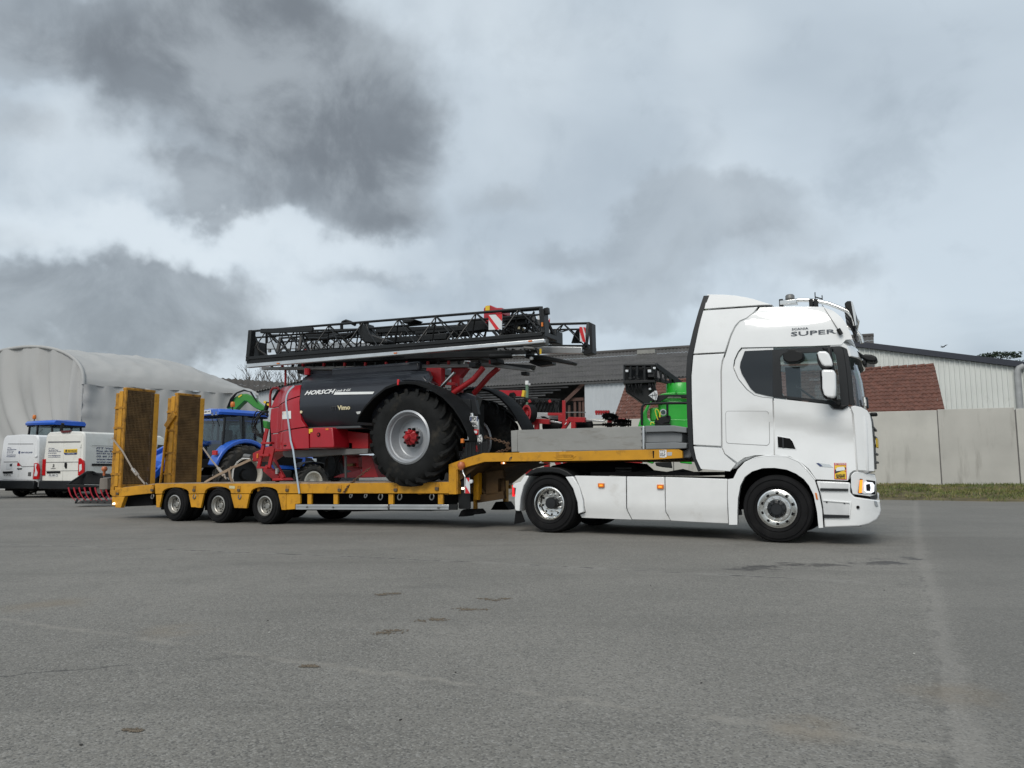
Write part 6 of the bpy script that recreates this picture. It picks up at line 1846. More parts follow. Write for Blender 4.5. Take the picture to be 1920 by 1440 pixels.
for (x, y, w, h, m_) in ((1010, 330, .12, .10, BLK), (1060, 280, .2, .16, BOOM), (960, 280, .16, .2, BOOM), (1040, 350, .06, .05, CREAM), (1110, 380, .12, .03, ALU), (1190, 350, .08, .1, BOOM), (900, 390, .3, .05, BOOM)):
    q = S.p3('R6', x, y, .6); MB().box(q.x - w / 2, q.x + w / 2, .55, .75, q.z - h / 2, q.z + h / 2).build('valve_block', m_, nb, bevel=.012)
MB().prism(S.z('R6', [(1250, 150), (1285, 160), (1300, 400), (1262, 420), (1255, 260)], .0), -.05, .15).build('end_frame', BOOM, nb, bevel=.01)
MB().bar(S.p3('R6', 1285, 185, .05), S.p3('R6', 1330, 175, .05), .09, .12).build('end_pin', BOOM, nb, bevel=.01)
spp('end_lamp', 'R6', [(1252, 290), (1268, 290), (1268, 330), (1252, 330)], -.07, .02, AMBD, nb, 0)
spp('end_lamp', 'R6', [(1215, 222), (1240, 222), (1240, 262), (1215, 262)], .25, .02, WREF, nb, 0)
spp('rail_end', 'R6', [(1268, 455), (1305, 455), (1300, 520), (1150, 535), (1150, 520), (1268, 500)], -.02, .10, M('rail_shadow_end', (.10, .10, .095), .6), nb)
# --- far boom
fb, A, B, C, D = truss('far_boom', 'P', [(500, 646), (1098, 650)], 'P', [(500, 622), (1104, 606)], 2.0, 2.25, 2.5, 8)
MB().prism(S.z('P', [(494, 644), (690, 642), (690, 653), (494, 655)], 2.0), 1.95, 2.08).build('spray_rail', ALU, fb, bevel=.01)
MB().prism(S.z('P', [(690, 642), (1016, 650), (1093, 651), (1093, 663), (1016, 663), (690, 653)], 2.0), 1.95, 2.08).build('spray_rail', ALU, fb, bevel=.01)
for k in range(11):
    x = 505 + k * 17
    q = S.p3('P', x, 657, 1.95); MB().box(q.x - .03, q.x + .03, 1.93, 1.99, q.z - .05, q.z + .03).build('nozzle', REDD if k % 3 == 1 else STEEL, fb)
spp('hazard_board', 'R6', [(1292, 236), (1338, 246), (1336, 400), (1292, 385)], 1.9, .012, WREF, fb, 0)
spp('hazard_stripe', 'R6', [(1292, 340), (1338, 250), (1337, 320), (1292, 385)], 1.89, .006, RREF, fb, 0)
spp('hazard_board', 'R6', [(1634, 334), (1694, 340), (1694, 490), (1640, 480)], 1.9, .012, WREF, fb, 0)
spp('hazard_stripe', 'R6', [(1634, 334), (1660, 337), (1692, 470), (1692, 490), (1668, 484), (1636, 380)], 1.89, .006, RREF, fb, 0)
spp('hazard_stripe', 'R6', [(1672, 338), (1694, 340), (1694, 400)], 1.89, .006, RREF, fb, 0)
MB().prism(S.z('R6', [(1310, 390), (1410, 370), (1412, 500), (1310, 500)], 2.1), 2.05, 2.4).build('fold_bracket', BOOM, fb, bevel=.02)
MB().prism(S.z('R6', [(1730, 285), (1760, 300), (1768, 600), (1680, 620), (1680, 570), (1740, 560)], 2.0), 1.98, 2.2).build('end_frame', BOOM, fb, bevel=.01)
for k in range(6):
    x = 1560 + k * 16
    MB().tube([S.p3('R6', x, 500, 2.2), S.p3('R6', x + 25, 420, 2.2), S.p3('R6', x + 60, 360, 2.2)], .018, 6).build('boom_hose', BLK, fb, smooth=60)
MB().tube([S.p3('R6', 1420, 370, 2.1), S.p3('R6', 1460, 385, 2.1), S.p3('R6', 1520, 365, 2.1)], .014, 6).build('boom_hose', BLK, fb, smooth=60)
# --- two more folded sections packed between the outer booms
for pn, v_, b0, b1, t0_, t1_ in (('inner_section', .75, (560, 660), (1000, 632), (566, 628), (1000, 590)), ('inner_section', 1.35, (520, 662), (1010, 640), (526, 634), (1010, 600))):
    truss(pn, 'P', [b0, b1], 'P', [t0_, t1_], v_, v_ + .2, v_ + .4, 9, .024, .016)
# --- inner boom, lowest of the stack
ib = empty('inner_boom', (0, 0, 0)); ib.parent = sp
MB().prism(S.z('P', [(490, 688), (700, 686), (925, 680), (925, 687), (700, 693), (490, 693)], .7), .7, .82).build('spray_rail', M('rail_dull', (.20, .20, .195), .5, metal=.4), ib, bevel=.008)
MB().prism(S.z('P', [(925, 680), (994, 692), (1000, 697), (925, 688)], .7), .7, .82).build('spray_rail', M('rail_dull', (.2, .2, .195)), ib, bevel=.008)
MB().bar(S.p3('P', 500, 680, .8), S.p3('P', 930, 666, .8), .14, .09).build('lower_chord', BOOM, ib, bevel=.01)
MB().bar(S.p3('P', 600, 672, 1.5), S.p3('P', 1000, 664, 1.5), .14, .10).build('lower_chord', BOOM, ib, bevel=.01)
MB().bar(S.p3('P', 760, 668, .5), S.p3('P', 985, 662, .5), .08, .12).build('lower_chord', BOOM, ib, bevel=.01)
MB().box(S.p3('P', 560, 670, 1)[0], S.p3('P', 900, 670, 1)[0], .95, 1.75, S.p3('P', 700, 690, 1)[2], S.p3('P', 700, 655, 1)[2]).build('centre_stack', BOOM, ib, bevel=.03)
for k in range(22):
    x = 510 + k * 19.5; q = S.p3('P', x, 686 - (x - 500) * .016, .69)
    MB().box(q.x - .02, q.x + .02, .66, .71, q.z - .03, q.z + .04).build('nozzle', REDD if k % 2 else BLK, ib)
for k in range(6):
    x = 690 + k * 22
    MB().prism(S.z('P', [(x, 657), (x + 9, 656), (x + 3, 664), (x - 6, 665)], .6), .6, .62).build('stack_plate', ALU if k < 4 else BOOM, ib)
arm = MB().prism(S.z('R6', [(1090, 610), (1300, 625), (1560, 680), (1582, 690), (1560, 715), (1300, 670), (1100, 650)], .9), .85, 1.1).build('fold_arm', BOOM, ib, bevel=.015)
MB().prism(S.z('R6', [(850, 700), (1180, 720), (1170, 760), (1140, 780), (860, 740)], .8), .75, .9).build('fold_arm', BOOM, ib, bevel=.01)
MB().prism(S.z('R6', [(1180, 640), (1380, 680), (1380, 715), (1240, 735), (1150, 700)], 1.2), 1.1, 1.3).build('fold_arm', BOOM, ib, bevel=.01)
MB().tube([S.p3('R6', 1100, 540, .6), S.p3('R6', 1160, 548, .6), S.p3('R6', 1215, 570, .6), S.p3('R6', 1230, 610, .6)], .035, 8).build('boom_hose', BLK, ib, smooth=60)
MB().tube([S.p3('R6', 1080, 545, .5), S.p3('R6', 1185, 550, .5)], .03, 8).build('fold_ram', STEEL, ib, smooth=60)
MB().tube([S.p3('R6', 740, 630, .45), S.p3('R6', 960, 624, .45)], .05, 8).build('fold_ram', BOOM, ib, smooth=60)
MB().tube([S.p3('R6', 950, 624, .45), S.p3('R6', 1090, 620, .45)], .022, 8).build('fold_ram_rod', CHR, ib, smooth=60)
MB().prism(S.z('R6', [(760, 650), (830, 650), (840, 700), (770, 720)], .6), .5, .8).build('hinge_block', BOOM, ib, bevel=.02)
MB().prism(S.z('R6', [(535, 690), (610, 690), (608, 745), (540, 745)], .45), .4, .6).build('hinge_block', BOOM, ib, bevel=.015)
MB().tube([S.p3('R6', 478, 705, .45), S.p3('R6', 490, 678, .45), S.p3('R6', 545, 684, .45)], .014, 6).build('grease_line', ALU, ib, smooth=50)
MB().prism(S.z('R6', [(1058, 785), (1116, 785), (1114, 820), (1062, 822)], .9), .85, 1.0).build('end_stop', BLK, ib, bevel=.01)
spp('yellow_tag', 'R6', [(1235, 555), (1252, 552), (1252, 605), (1236, 608)], .55, .02, YLB, ib, 0)
q = S.p3('R6', 1155, 650, .7); MB().lathe([(0, -.03), (.03, -.02), (.03, .02), (0, .02)], (q.x, .7, q.z), 12).build('ram_cap', WREF, ib, smooth=50)
for k in range(9):
    x0 = 780 + k * 45 + rn.uniform(-15, 15)
    MB().tube([S.p3('R6', x0, 560 + rn.uniform(-15, 25), .75), S.p3('R6', x0 + 40, 590 + rn.uniform(-15, 15), .75), S.p3('R6', x0 + 90, 560 + rn.uniform(0, 40), .75)], .02, 6).build('boom_hose', BLK, ib, smooth=60)

# ================================================================== LASHINGS (things of their own)
def strap(name, label, pts, w, t, mat, frame=S):
    """flat webbing through (zoom, x, y, v) points"""
    rt = froot(name, frame, label, 'strap')
    P = [frame.p3(k, x, y, v) for k, x, y, v in pts]
    m = MB()
    for i in range(len(P) - 1):
        m.bar(P[i], P[i + 1], w, t, up=(0, 1, 0))
    return rt, m, P


def ribbon(P, w, t):
    m = MB(); rings = []
    for i, p in enumerate(P):
        d = (P[min(i + 1, len(P) - 1)] - P[max(i - 1, 0)]).normalized()
        s = d.cross(Vector((0, 1, 0))).normalized()
        n_ = s.cross(d).normalized()
        rings.append([p + s * w / 2 - n_ * t / 2, p + s * w / 2 + n_ * t / 2, p - s * w / 2 + n_ * t / 2, p - s * w / 2 - n_ * t / 2])
    return m.loft(rings)


rt = froot('ratchet_strap', S, 'pale blue strap pulled over the red front of the sprayer', 'strap')
def on_red(x, y):
    u, z = S.zf('R5', [(x, y)], vred)[0]
    return Vector((u, vred(u, z) - .018, z))


P = [on_red(x, y) for x, y in ((540, 786), (515, 805), (490, 835), (474, 870), (467, 910), (468, 950), (474, 1000), (482, 1060), (490, 1120), (497, 1170), (503, 1220), (510, 1280))] + [S.p3('S1', 1726, 690, .05), S.p3('S1', 1755, 900, -.03), S.p3('S1', 1782, 1082, -.03)]
ribbon(P, .045, .006).build('webbing', STRAPB, rt, smooth=50)
rt = froot('drawbar_strap', S, 'tan webbing strap tied from the sprayer drawbar to the trailer deck', 'strap')
P = [S.p3('S1', 1345, 775, .9), S.p3('S1', 1250, 820, .8), S.p3('S1', 1180, 848, .7), S.p3('S1', 1080, 900, .55), S.p3('S1', 985, 950, .4), S.p3('S1', 930, 985, .3)]
ribbon(P, .06, .012).build('webbing', STRAPT, rt, smooth=50)
P = [S.p3('S1', 1172, 845, .65), S.p3('S1', 1150, 870, .64), S.p3('S1', 1158, 930, .64), S.p3('S1', 1180, 978, .63)]
ribbon(P, .07, .012).build('loose_end', STRAPT, rt, smooth=50)
P = [S.p3('S1', 1130, 880, .6), S.p3('S1', 1050, 915, .45), S.p3('S1', 950, 970, .3)]
ribbon(P, .05, .02).build('webbing', STRAPT, rt, smooth=50)
for lab, pts in (('brown strap with ratchet across the near loading ramp', [('S1', 95, 580, .0), ('S1', 190, 700, -.0), ('S1', 280, 858, .0), ('S1', 345, 940, .0), ('S1', 392, 995, .02)]),
                 ('brown strap running from the far loading ramp down to the deck', [('S1', 915, 670, 2.0), ('S1', 1000, 790, 1.9), ('S1', 1050, 850, 1.85), ('S1', 1125, 950, 1.8)])):
    rt = froot('ramp_strap', S, lab, 'strap')
    P = [S.p3(k, x, y, v) for k, x, y, v in pts]
    ribbon(P, .045, .008).build('webbing', STRAPG, rt, smooth=50)
    a, b = P[2], P[3]
    MB().bar(a, a.lerp(b, .75), .085, .05).build('ratchet', STRAPG, rt, bevel=.012)
    MB().tube([a.lerp(b, .1) + Vector((0, -.03, .03)), a.lerp(b, .6) + Vector((0, -.05, .04))], .010, 6).build('ratchet_handle', ALU, rt)
    MB().tube([P[-1], P[-1] + Vector((.05, 0, .03)), P[-1] + Vector((.10, 0, -.02))], .012, 6).build('hook', STEEL, rt)


def chain(label, ends, n, frame=S, sag=0.0):
    rt = froot('lashing_chain', frame, label, 'chain')
    P = [frame.p3(k, x, y, v) for k, x, y, v in ends]
    pts = []
    for i in range(n + 1):
        t = i / n * (len(P) - 1); j = min(int(t), len(P) - 2)
        q = P[j].lerp(P[j + 1], t - j); q.z -= sag * math.sin(PI * (t - j)); pts.append(q)
    for i in range(n):
        a, b = pts[i], pts[i + 1]; c = (a + b) / 2; d = (b - a); ln = d.length * .62; d.normalize()
        s = d.cross(Vector((0, 0, 1)) if i % 2 else Vector((0, 1, 0)).lerp(Vector((1, 0, 1)), .1)).normalized()
        loop = [c + d * (ln * math.cos(t)) + s * (.022 * math.sin(t)) for t in [2 * PI * k / 10 for k in range(11)]]
        MB().tube(loop, .009, 5).build('chain_link', CHAIN, rt, smooth=60)
    return rt


chain('rusty chain from the trailer edge up to the big sprayer wheel', [('S6', 600, 352, -.04), ('S6', 640, 295, .0), ('S6', 720, 225, .1), ('S6', 812, 155, .25)], 16)
chain('rusty chain between the sprayer tail and the grey side board', [('R3', 40, 270, .15), ('R3', 150, 300, .15), ('R3', 250, 330, .12)], 11, TF)
chain('short rusty chain lying in a heap against the grey board corner', [('R3', 245, 320, .1), ('R3', 225, 350, .1), ('R3', 262, 372, .1), ('R3', 190, 392, .12), ('R3', 140, 402, .14)], 14, TF)
# ================================================================== VANS
def van(name, fr, kind, label, body_mat):
    rt = froot(name, fr, label, 'van')
    W, H, LN = 2.05, (2.52 if kind == 'b' else 2.42), 5.4
    def sec(k, top, inw, zb=.42):
        # half outline from sill to roof: sides lean in upwards
        h = top
        pts = [(-W + inw, zb), (-W + inw - .0, zb + .5), (-W + inw + .01, zb + .9), (-W + inw + .07, h - .22), (-W + inw + .11, h - .08), (-W + inw + .20, h - .015), (-W / 2, h + .015)]
        right = [(-W - a, b) for a, b in reversed(pts[:-1])]
        return pts + right
    rings = []
    for v, top, inw in ((0.0, H - .03, .04), (.06, H, .0), (2.0, H + .02, 0), (3.9, H, 0), (4.3, H - .16, .03), (4.8, H - .85, .08), (5.1, 1.35, .08), (5.38, 1.1, .16)):
        rings.append([(a, v, b) for a, b in sec(0, top, inw)])
    body = MB().loft(rings).build('body', body_mat, rt, smooth=32)
    def rp(n, pts, v=-.012, th=.02, mat=BLK, par=None, bevel=.004, key='G4'):
        return MB().prism(fr.z(key, pts, v), v, v + th).build(n, mat, par or rt, bevel=bevel)
    # bumper, sills, wheels
    MB().prism([(-W - .0, .34), (0, .34), (0.0, .60), (-.05, .66), (-W + .05, .66), (-W, .60)], -.12, .10).build('rear_bumper', TRIM, rt, bevel=.03)
    MB().box(-.02, .015, .9, 3.9, .38, .55).build('sill_trim', TRIM, rt, bevel=.01)
    MB().box(-W + .25, -.25, .1, 5.2, .25, .44).build('underbody', BLKM, rt)
    for v in (.95, 4.55):
        for u_ in (-W + .03, -.24):
            w = empty('wheel', (u_, v, .34)); w.parent = rt; w.rotation_euler = (0, 0, PI / 2)
            MB().lathe([(.20, -.11), (.30, -.12), (.34, -.09), (.345, 0), (.34, .09), (.30, .12), (.20, .11)], n=28).build('tyre', RUB, w, smooth=40)
            MB().lathe([(.20, -.11), (.19, -.06), (.0, -.05), (0, .05), (.19, .06), (.20, .11)], n=20).build('rim', RIMG, w, smooth=40)
    groove = M('van_groove', (.18, .18, .18), .8)
    return rt, body, rp, groove


VF2 = Frame(wp(157, 880, 28.0) - Vector((0, 0, CAMZ)), 18)
v2, body2, rp, gv = van('parked_van', VF2, 'b', 'cream white panel van with yellow and blue sticker on its rear door, beside the ramps', VANW2)
dr = rp('rear_door', [(590, 500), (785, 492), (765, 1068), (555, 1066), (560, 830)], -.010, .02, VANW2, None, .008)
dr2 = rp('rear_door', [(792, 492), (1000, 492), (985, 760), (960, 830), (950, 1070), (770, 1068)], -.010, .02, VANW2, None, .008)
rp('door_swage', [(590, 574), (985, 570), (985, 586), (590, 592)], -.018, .01, gv, dr, 0)
rp('door_panel_line', [(562, 826), (958, 822), (958, 830), (562, 834)], -.018, .01, gv, dr, 0)
rp('door_panel_line', [(560, 934), (955, 930), (955, 936), (560, 940)], -.018, .01, gv, dr, 0)
rp('tail_light', [(962, 782), (985, 780), (1022, 812), (1030, 850), (1026, 990), (956, 992), (960, 900)], -.03, .06, REDL)
rp('tail_light_lens', [(972, 860), (1000, 850), (1002, 920), (970, 950)], -.036, .02, WREF)
rp('tail_light', [(520, 792), (560, 790), (552, 990), (514, 992)], -.03, .06, REDL)
rp('brake_light', [(740, 442), (860, 436), (852, 462), (752, 468)], -.05, .08, M('brake_lens', (.10, .012, .012), .4))
rp('door_grip', [(790, 836), (812, 832), (820, 850), (816, 905), (800, 910), (786, 880)], -.03, .03, BLK, dr2, .01)
rp('plate_shroud', [(570, 944), (732, 940), (734, 962), (570, 966)], -.04, .04, BLK, dr, .006)
pl_ = rp('number_plate', [(594, 972), (714, 968), (706, 1006), (590, 1008)], -.02, .012, WPL, dr, 0)
rp('hinge', [(978, 608), (992, 606), (990, 650), (974, 652)], -.03, .03, VANW2, dr2, .006)


def vtext(fr, par, s, key, x0, y0, x1, h, mat, v=-.016, slant=0.0, weight=0.0):
    a, b = fr.p3(key, x0, y0, v), fr.p3(key, x1, y0, v)
    text('lettering', s, mat, par, (a.x, v, a.z), (1, 0, 0), (0, 0, 1), h, (b - a).x, shear=slant, weight=weight)


vtext(VF2, pl_, 'FR-540-TS', 'G4', 600, 1002, 706, .085, INK, -.0225)
for i, (s, x1) in enumerate((('ITT Vimo', 668), ('Rue du Bois Prieur', 715), ('60130 St Just en Chaussee', 748), ('03 44 19 20 20', 692), ('www.vimofrance.com', 742), ('www.newholland.com', 740))):
    vtext(VF2, dr, s, 'G4', 598 - i * 1.5, 668 + i * 19.5 + (6 if i > 3 else 0), x1, .045, INKB, -.0125, 0, .01)
sk_ = rp('door_sticker', [(784, 672), (950, 664), (946, 732), (930, 738), (800, 740), (784, 725)], -.014, .006, YLB, dr2, 0)
rp('sticker_band', [(784, 712), (947, 708), (940, 736), (800, 740), (786, 726)], -.017, .004, INKB, sk_, 0)
vtext(VF2, sk_, 'NEW HOLLAND', 'G4', 832, 700, 942, .055, INK, -.018, 0, .02)
vtext(VF2, sk_, '8', 'G4', 800, 704, 822, .09, INK, -.018, 0, .04)
vtext(VF2, sk_, 'AGRICULTURE', 'G4', 815, 732, 915, .035, WPL, -.019)
# rampant lion badge as a small chrome shape
rp('badge', [(640, 888), (652, 870), (646, 860), (654, 850), (666, 856), (660, 866), (668, 872), (658, 880), (668, 892), (656, 886), (648, 892)], -.024, .01, STEEL, dr, 0)
rp('badge_bar', [(622, 904), (680, 902), (680, 908), (622, 910)], -.02, .01, STEEL, dr, 0)
# side of the van: swage panel, rubbing strip, yellow stripe, lettering
side = lambda n, y0, y1, z0, z1, mat, par=None, d=.012: MB().box(.0, d, y0, y1, z0, z1).build(n, mat, par or v2, bevel=.003)
side('rubbing_strip', .35, 3.2, 1.22, 1.30, BLK, None, .03)
side('side_stripe', .5, 3.6, .66, .76, YLB, None, .022)
side('panel_line', .3, 3.4, 1.98, 1.995, gv)
for i, s in enumerate(('ITT Vimo', 'Rue du Bois Prieur', '60130 St Just en Chaussee', '03 44 19 20 20', 'www.vimofrance.com', 'www.newholland.com')):
    text('lettering', s, INKB, v2, (-.02 + .004 * i, .55, 1.86 - i * .105), (0, 1, 0), (-.06, 0, 1), .07, (.9, 1.5, 1.9, 1.3, 1.7, 1.8)[i], weight=.015)
MB().prism([(3.55, 1.45), (4.25, 1.45), (4.15, 2.1), (3.65, 2.12)], -.09, .014, 'yz').build('side_window', GLD, v2)
VF1 = Frame(wp(70, 880, 28.6) - Vector((0, 0, CAMZ)), 20)
v1, body1, rp, gv = van('parked_van', VF1, 'm', 'bright white panel van with blue lettering on plain rear doors, at the left edge', VANW)
dr = rp('rear_door', [(125, 500), (255, 492), (215, 1044), (22, 1040), (40, 820)], -.010, .02, VANW, None, .008)
dr2 = rp('rear_door', [(262, 492), (440, 500), (418, 720), (395, 1046), (222, 1044)], -.010, .02, VANW, None, .008)
rp('door_swage', [(100, 600), (405, 600), (408, 608), (100, 608)], -.018, .01, gv, dr, 0)
rp('door_panel_line', [(45, 822), (215, 820), (270, 880), (410, 876), (410, 882), (268, 888), (212, 828), (45, 830)], -.018, .01, gv, dr, 0)
rp('tail_light', [(418, 842), (450, 838), (468, 860), (478, 930), (470, 1036), (402, 1038), (408, 960)], -.03, .06, REDL)
rp('tail_light_lens', [(424, 850), (450, 850), (440, 900), (460, 960), (450, 1000), (415, 1000), (430, 930)], -.036, .02, WREF)
rp('reflector', [(212, 838), (232, 838), (250, 872), (208, 876)], -.02, .02, REDL, dr, 0)
rp('door_grip', [(204, 904), (268, 902), (262, 916), (212, 918)], -.03, .03, BLK, dr, .006)
rp('plate_shroud', [(32, 942), (150, 938), (148, 964), (34, 968)], -.04, .04, BLK, dr, .006)
pl_ = rp('number_plate', [(40, 974), (140, 968), (134, 1004), (36, 1006)], -.02, .012, WPL, dr, 0)
rp('sticker_sheet', [(75, 845), (152, 840), (150, 912), (72, 920)], -.016, .01, WREF, dr, 0)
rp('sticker_print', [(118, 852), (148, 846), (146, 880), (120, 882)], -.019, .006, INK, dr, 0)
rp('vent', [(346, 952), (382, 950), (380, 1000), (342, 1000)], -.016, .01, STEEL, dr2, 0)
rp('hinge', [(424, 745), (450, 745), (446, 768), (420, 768)], -.03, .03, VANW, dr2, .006)
vtext(VF1, pl_, 'GA-678-RQ', 'G4', 44, 1000, 132, .085, INK, -.0225)
for i, (s, x1) in enumerate((('ITT Vimo', 138), ('Rue du Bois Prieur', 202), ('60130 St Just', 170), ('03 44 19 20', 158), ('www.vimofrance.com', 192), ('www.newholland.com', 188))):
    vtext(VF1, dr, s, 'G4', 94 - i * 3, 660 + i * 20 + (6 if i > 3 else 0), x1, .042, INKB, -.0125, 0, .01)
vtext(VF1, dr2, 'NEW HOLLAND', 'G4', 258, 720, 398, .06, INKB, -.0125, 0, .02)
vtext(VF1, dr2, '8', 'G4', 224, 726, 248, .11, INKB, -.0125, 0, .05)
side = lambda n, y0, y1, z0, z1, mat: MB().box(.0, .02, y0, y1, z0, z1).build(n, mat, v1, bevel=.003)
side('rubbing_strip', .3, 3.2, 1.0, 1.06, BLK)


# ================================================================== BLUE TRACTORS
ag_me = {}


def ag_wheel(par, loc, rad, w, nl, rimmat, side):
    k = (rad, w)
    if k not in ag_me:
        rr = rad * .58
        ag_me[k] = (farm_tyre(rad, w, rr, nl, .05).mesh('tyre', 35), MB().lathe([(rr + .01, .05), (rr + .015, 0), (rr - .03, -.01), (rr - .05, .05), (rr - .06, .12), (rr - .075, .16), (rr - .07, .25)], n=36).mesh('rim', 30),
                    MB().lathe([(rr - .06, .15), (rr * .6, .18), (rr * .35, .16), (rr * .28, .06), (0, .05), (0, .22), (rr - .06, .25)], n=36).mesh('wheel_disc', 30))
    ty, rm, dc = ag_me[k]
    wh = empty('wheel', loc); wh.parent = par
    if side > 0: wh.rotation_euler = (0, 0, PI)
    link(ty, 'tyre', RUBT, wh)
    link(dc, 'wheel_disc', BLK if rad > .8 else RIMW, wh)
    o = link(rm, 'rim', None, wh)
    if not rm.materials: rm.materials.append(rimmat)
    o.material_slots[0].link = 'OBJECT'; o.material_slots[0].material = rimmat
    return wh


def tractor(label, pos, yaw, plate=None, rim=None, loader=False, scale=1.0):
    t = tag(empty('farm_tractor', pos, yaw), label, 'tractor', 'blue farm tractors parked in the yard')
    t.scale = (scale,) * 3
    rim = rim or RIMW
    for s in (-1, 1):
        # wheel frames have their outer face at y = 0 looking towards -y
        ag_wheel(t, (0, s * 1.16, .92), .92, .50, 20, rim, s)
        ag_wheel(t, (2.62, s * 1.05, .64), .64, .38, 18, rim, s)
        pts = [(1.10 * math.cos(R(a)) * .98 - .02, .92 + 1.12 * math.sin(R(a))) for a in range(20, 166, 12)]
        inn = [(.98 * math.cos(R(a)) - .02, .92 + .99 * math.sin(R(a))) for a in range(165, 19, -12)]
        f = MB().prism(pts + inn, s * .62, s * 1.10).build('rear_fender', BLUE, t, bevel=.03)
        MB().prism([(1.0 * math.cos(R(a)) - .02, .92 + .985 * math.sin(R(a))) for a in range(20, 166, 12)] + [(.95, 1.2), (-.9, 1.2)], s * .60, s * .66).build('fender_inner', BLKM, t)
        MB().box(-1.02, -.96, s * .80, s * 1.04, 1.52, 1.66).build('tail_light', REDL, t, bevel=.01)
        MB().prism([(2.0, 1.15), (2.2, 1.32), (2.62, 1.36), (3.05, 1.30), (3.25, 1.05), (3.2, 1.04), (3.0, 1.26), (2.62, 1.32), (2.25, 1.28), (2.04, 1.13)], s * .68, s * 1.06).build('front_fender', BLK, t, bevel=.02)
    # body
    MB().box(-.35, 1.2, -.42, .42, .55, 1.25).build('transmission', BLKM, t, bevel=.05)
    MB().box(1.1, 3.0, -.28, .28, .55, 1.15).build('engine', BLKM, t, bevel=.05)
    rings = []
    for x, w, z0, z1 in ((.95, .46, 1.10, 1.92), (1.8, .44, 1.10, 1.86), (2.7, .40, 1.06, 1.72), (3.15, .36, 1.04, 1.55), (3.32, .28, 1.06, 1.36)):
        rings.append([(x, -w, z0), (x, -w, z1 - .16), (x, -w * .72, z1 - .03), (x, 0, z1), (x, w * .72, z1 - .03), (x, w, z1 - .16), (x, w, z0)])
    MB().loft(rings).build('hood', BLUE, t, smooth=40)
    for s in (-1, 1):
        MB().prism([(1.2, 1.25), (2.5, 1.2), (2.6, 1.45), (1.3, 1.6)], s * .445, s * .455).build('side_grille', BLKM, t)
        MB().prism([(2.72, 1.20), (3.1, 1.2), (3.2, 1.30), (3.0, 1.48), (2.75, 1.5)], s * .38, s * .405).build('front_grille', BLK, t)
        MB().box(3.02, 3.26, s * .20, s * .37, 1.28, 1.46).build('headlight', LENS, t, bevel=.02)
        MB().prism([(1.15, .55), (1.9, .60), (1.95, 1.05), (1.15, 1.1)], s * .46, s * .80).build('fuel_tank' if s < 0 else 'step_box', BLK, t, bevel=.05)
        MB().box(.95, 1.35, s * .80, s * .98, .45, .50).build('step', BLK, t)
    MB().box(3.3, 3.75, -.45, .45, .55, .95).build('front_weight', BLK, t, bevel=.06)
    MB().box(2.55, 2.70, -.75, .75, .52, .72).build('front_axle', BLKM, t)
    MB().tube([(1.25, -.52, 1.6), (1.25, -.52, 2.7), (1.32, -.52, 2.85)], .06, 10).build('exhaust', BLK, t, smooth=50)
    # cab: pillars, glass, roof
    P = {'rb': (-.62, .70, 1.45), 'rt': (-.55, .66, 2.78), 'bb': (.10, .78, 1.40), 'bt': (.05, .72, 2.80), 'fb': (.98, .60, 1.55), 'ft': (.78, .62, 2.80)}
    for s in (-1, 1):
        m = lambda k: Vector((P[k][0], P[k][1] * s, P[k][2]))
        for a, b in (('rb', 'rt'), ('bb', 'bt'), ('fb', 'ft')):
            MB().bar(m(a), m(b), .07, .06).build('cab_pillar', BLK, t, bevel=.01)
        for q in (('rb', 'bb', 'bt', 'rt'), ('bb', 'fb', 'ft', 'bt')):
            MB().add([m(k) for k in q], [(0, 1, 2, 3)]).build('side_glass', GLT, t)
        MB().prism([(.1, 1.0), (.95, 1.0), (.98, 1.55), (.10, 1.42)], s * .70, s * .74).build('door_lower', GLT, t)
    MB().add([(-.62, -.70, 1.45), (-.62, .70, 1.45), (-.55, .66, 2.78), (-.55, -.66, 2.78)], [(0, 1, 2, 3)]).build('rear_glass', GLT, t)
    MB().add([(.98, -.60, 1.55), (.98, .60, 1.55), (.78, .62, 2.80), (.78, -.62, 2.80)], [(0, 1, 2, 3)]).build('windscreen', GLT, t)
    MB().box(-.62, .95, -.66, .66, 1.15, 1.42).build('cab_floor', BLKM, t)
    rings = [[(x, y, z) for y, z in ((-w, 2.80), (-w - .03, 2.88), (-w + .05, 2.97), (0, h), (w - .05, 2.97), (w + .03, 2.88), (w, 2.80))] for x, w, h in ((-.78, .66, 2.97), (-.70, .74, 3.02), (0, .80, 3.06), (.85, .76, 3.02), (1.02, .66, 2.95))]
    MB().loft(rings).build('cab_roof', BLUE, t, smooth=40)
    MB().box(-.70, .98, -.70, .70, 2.74, 2.80).build('roof_liner', BLK, t, bevel=.02)
    for y in (-.52, -.30, .30, .52):
        MB().lathe([(0, -.02), (.06, -.02), (.07, .04), (0, .05)], (-.76, y, 2.84), 14, 'x').build('work_light', LENS, t, smooth=50)
    MB().box(-.05, .42, -.25, .25, 1.45, 1.85).build('seat', INTER, t, bevel=.06)
    MB().box(-.15, .02, -.25, .25, 1.8, 2.35).build('seat_back', INTER, t, bevel=.06)
    o = MB().lathe([(.17, -.012), (.195, 0), (.17, .012)], n=20, axis='x', closed=True).build('steering_wheel', BLK, t, loc=(.62, 0, 1.95)); o.rotation_euler = (0, R(-55), 0)
    MB().lathe([(0, .17), (.05, .165), (.07, .12), (.07, .02), (.06, 0), (0, 0)], (-.30, -.66, 3.06), 16, 'z').build('beacon', AMBD, t, smooth=50)
    MB().tube([(-.30, -.66, 2.7), (-.30, -.66, 3.06)], .02, 6).build('beacon_stalk', BLK, t)
    MB().tube([(-.64, -.05, 2.70), (-.66, -.25, 2.45)], .012, 5).build('wiper', BLK, t)
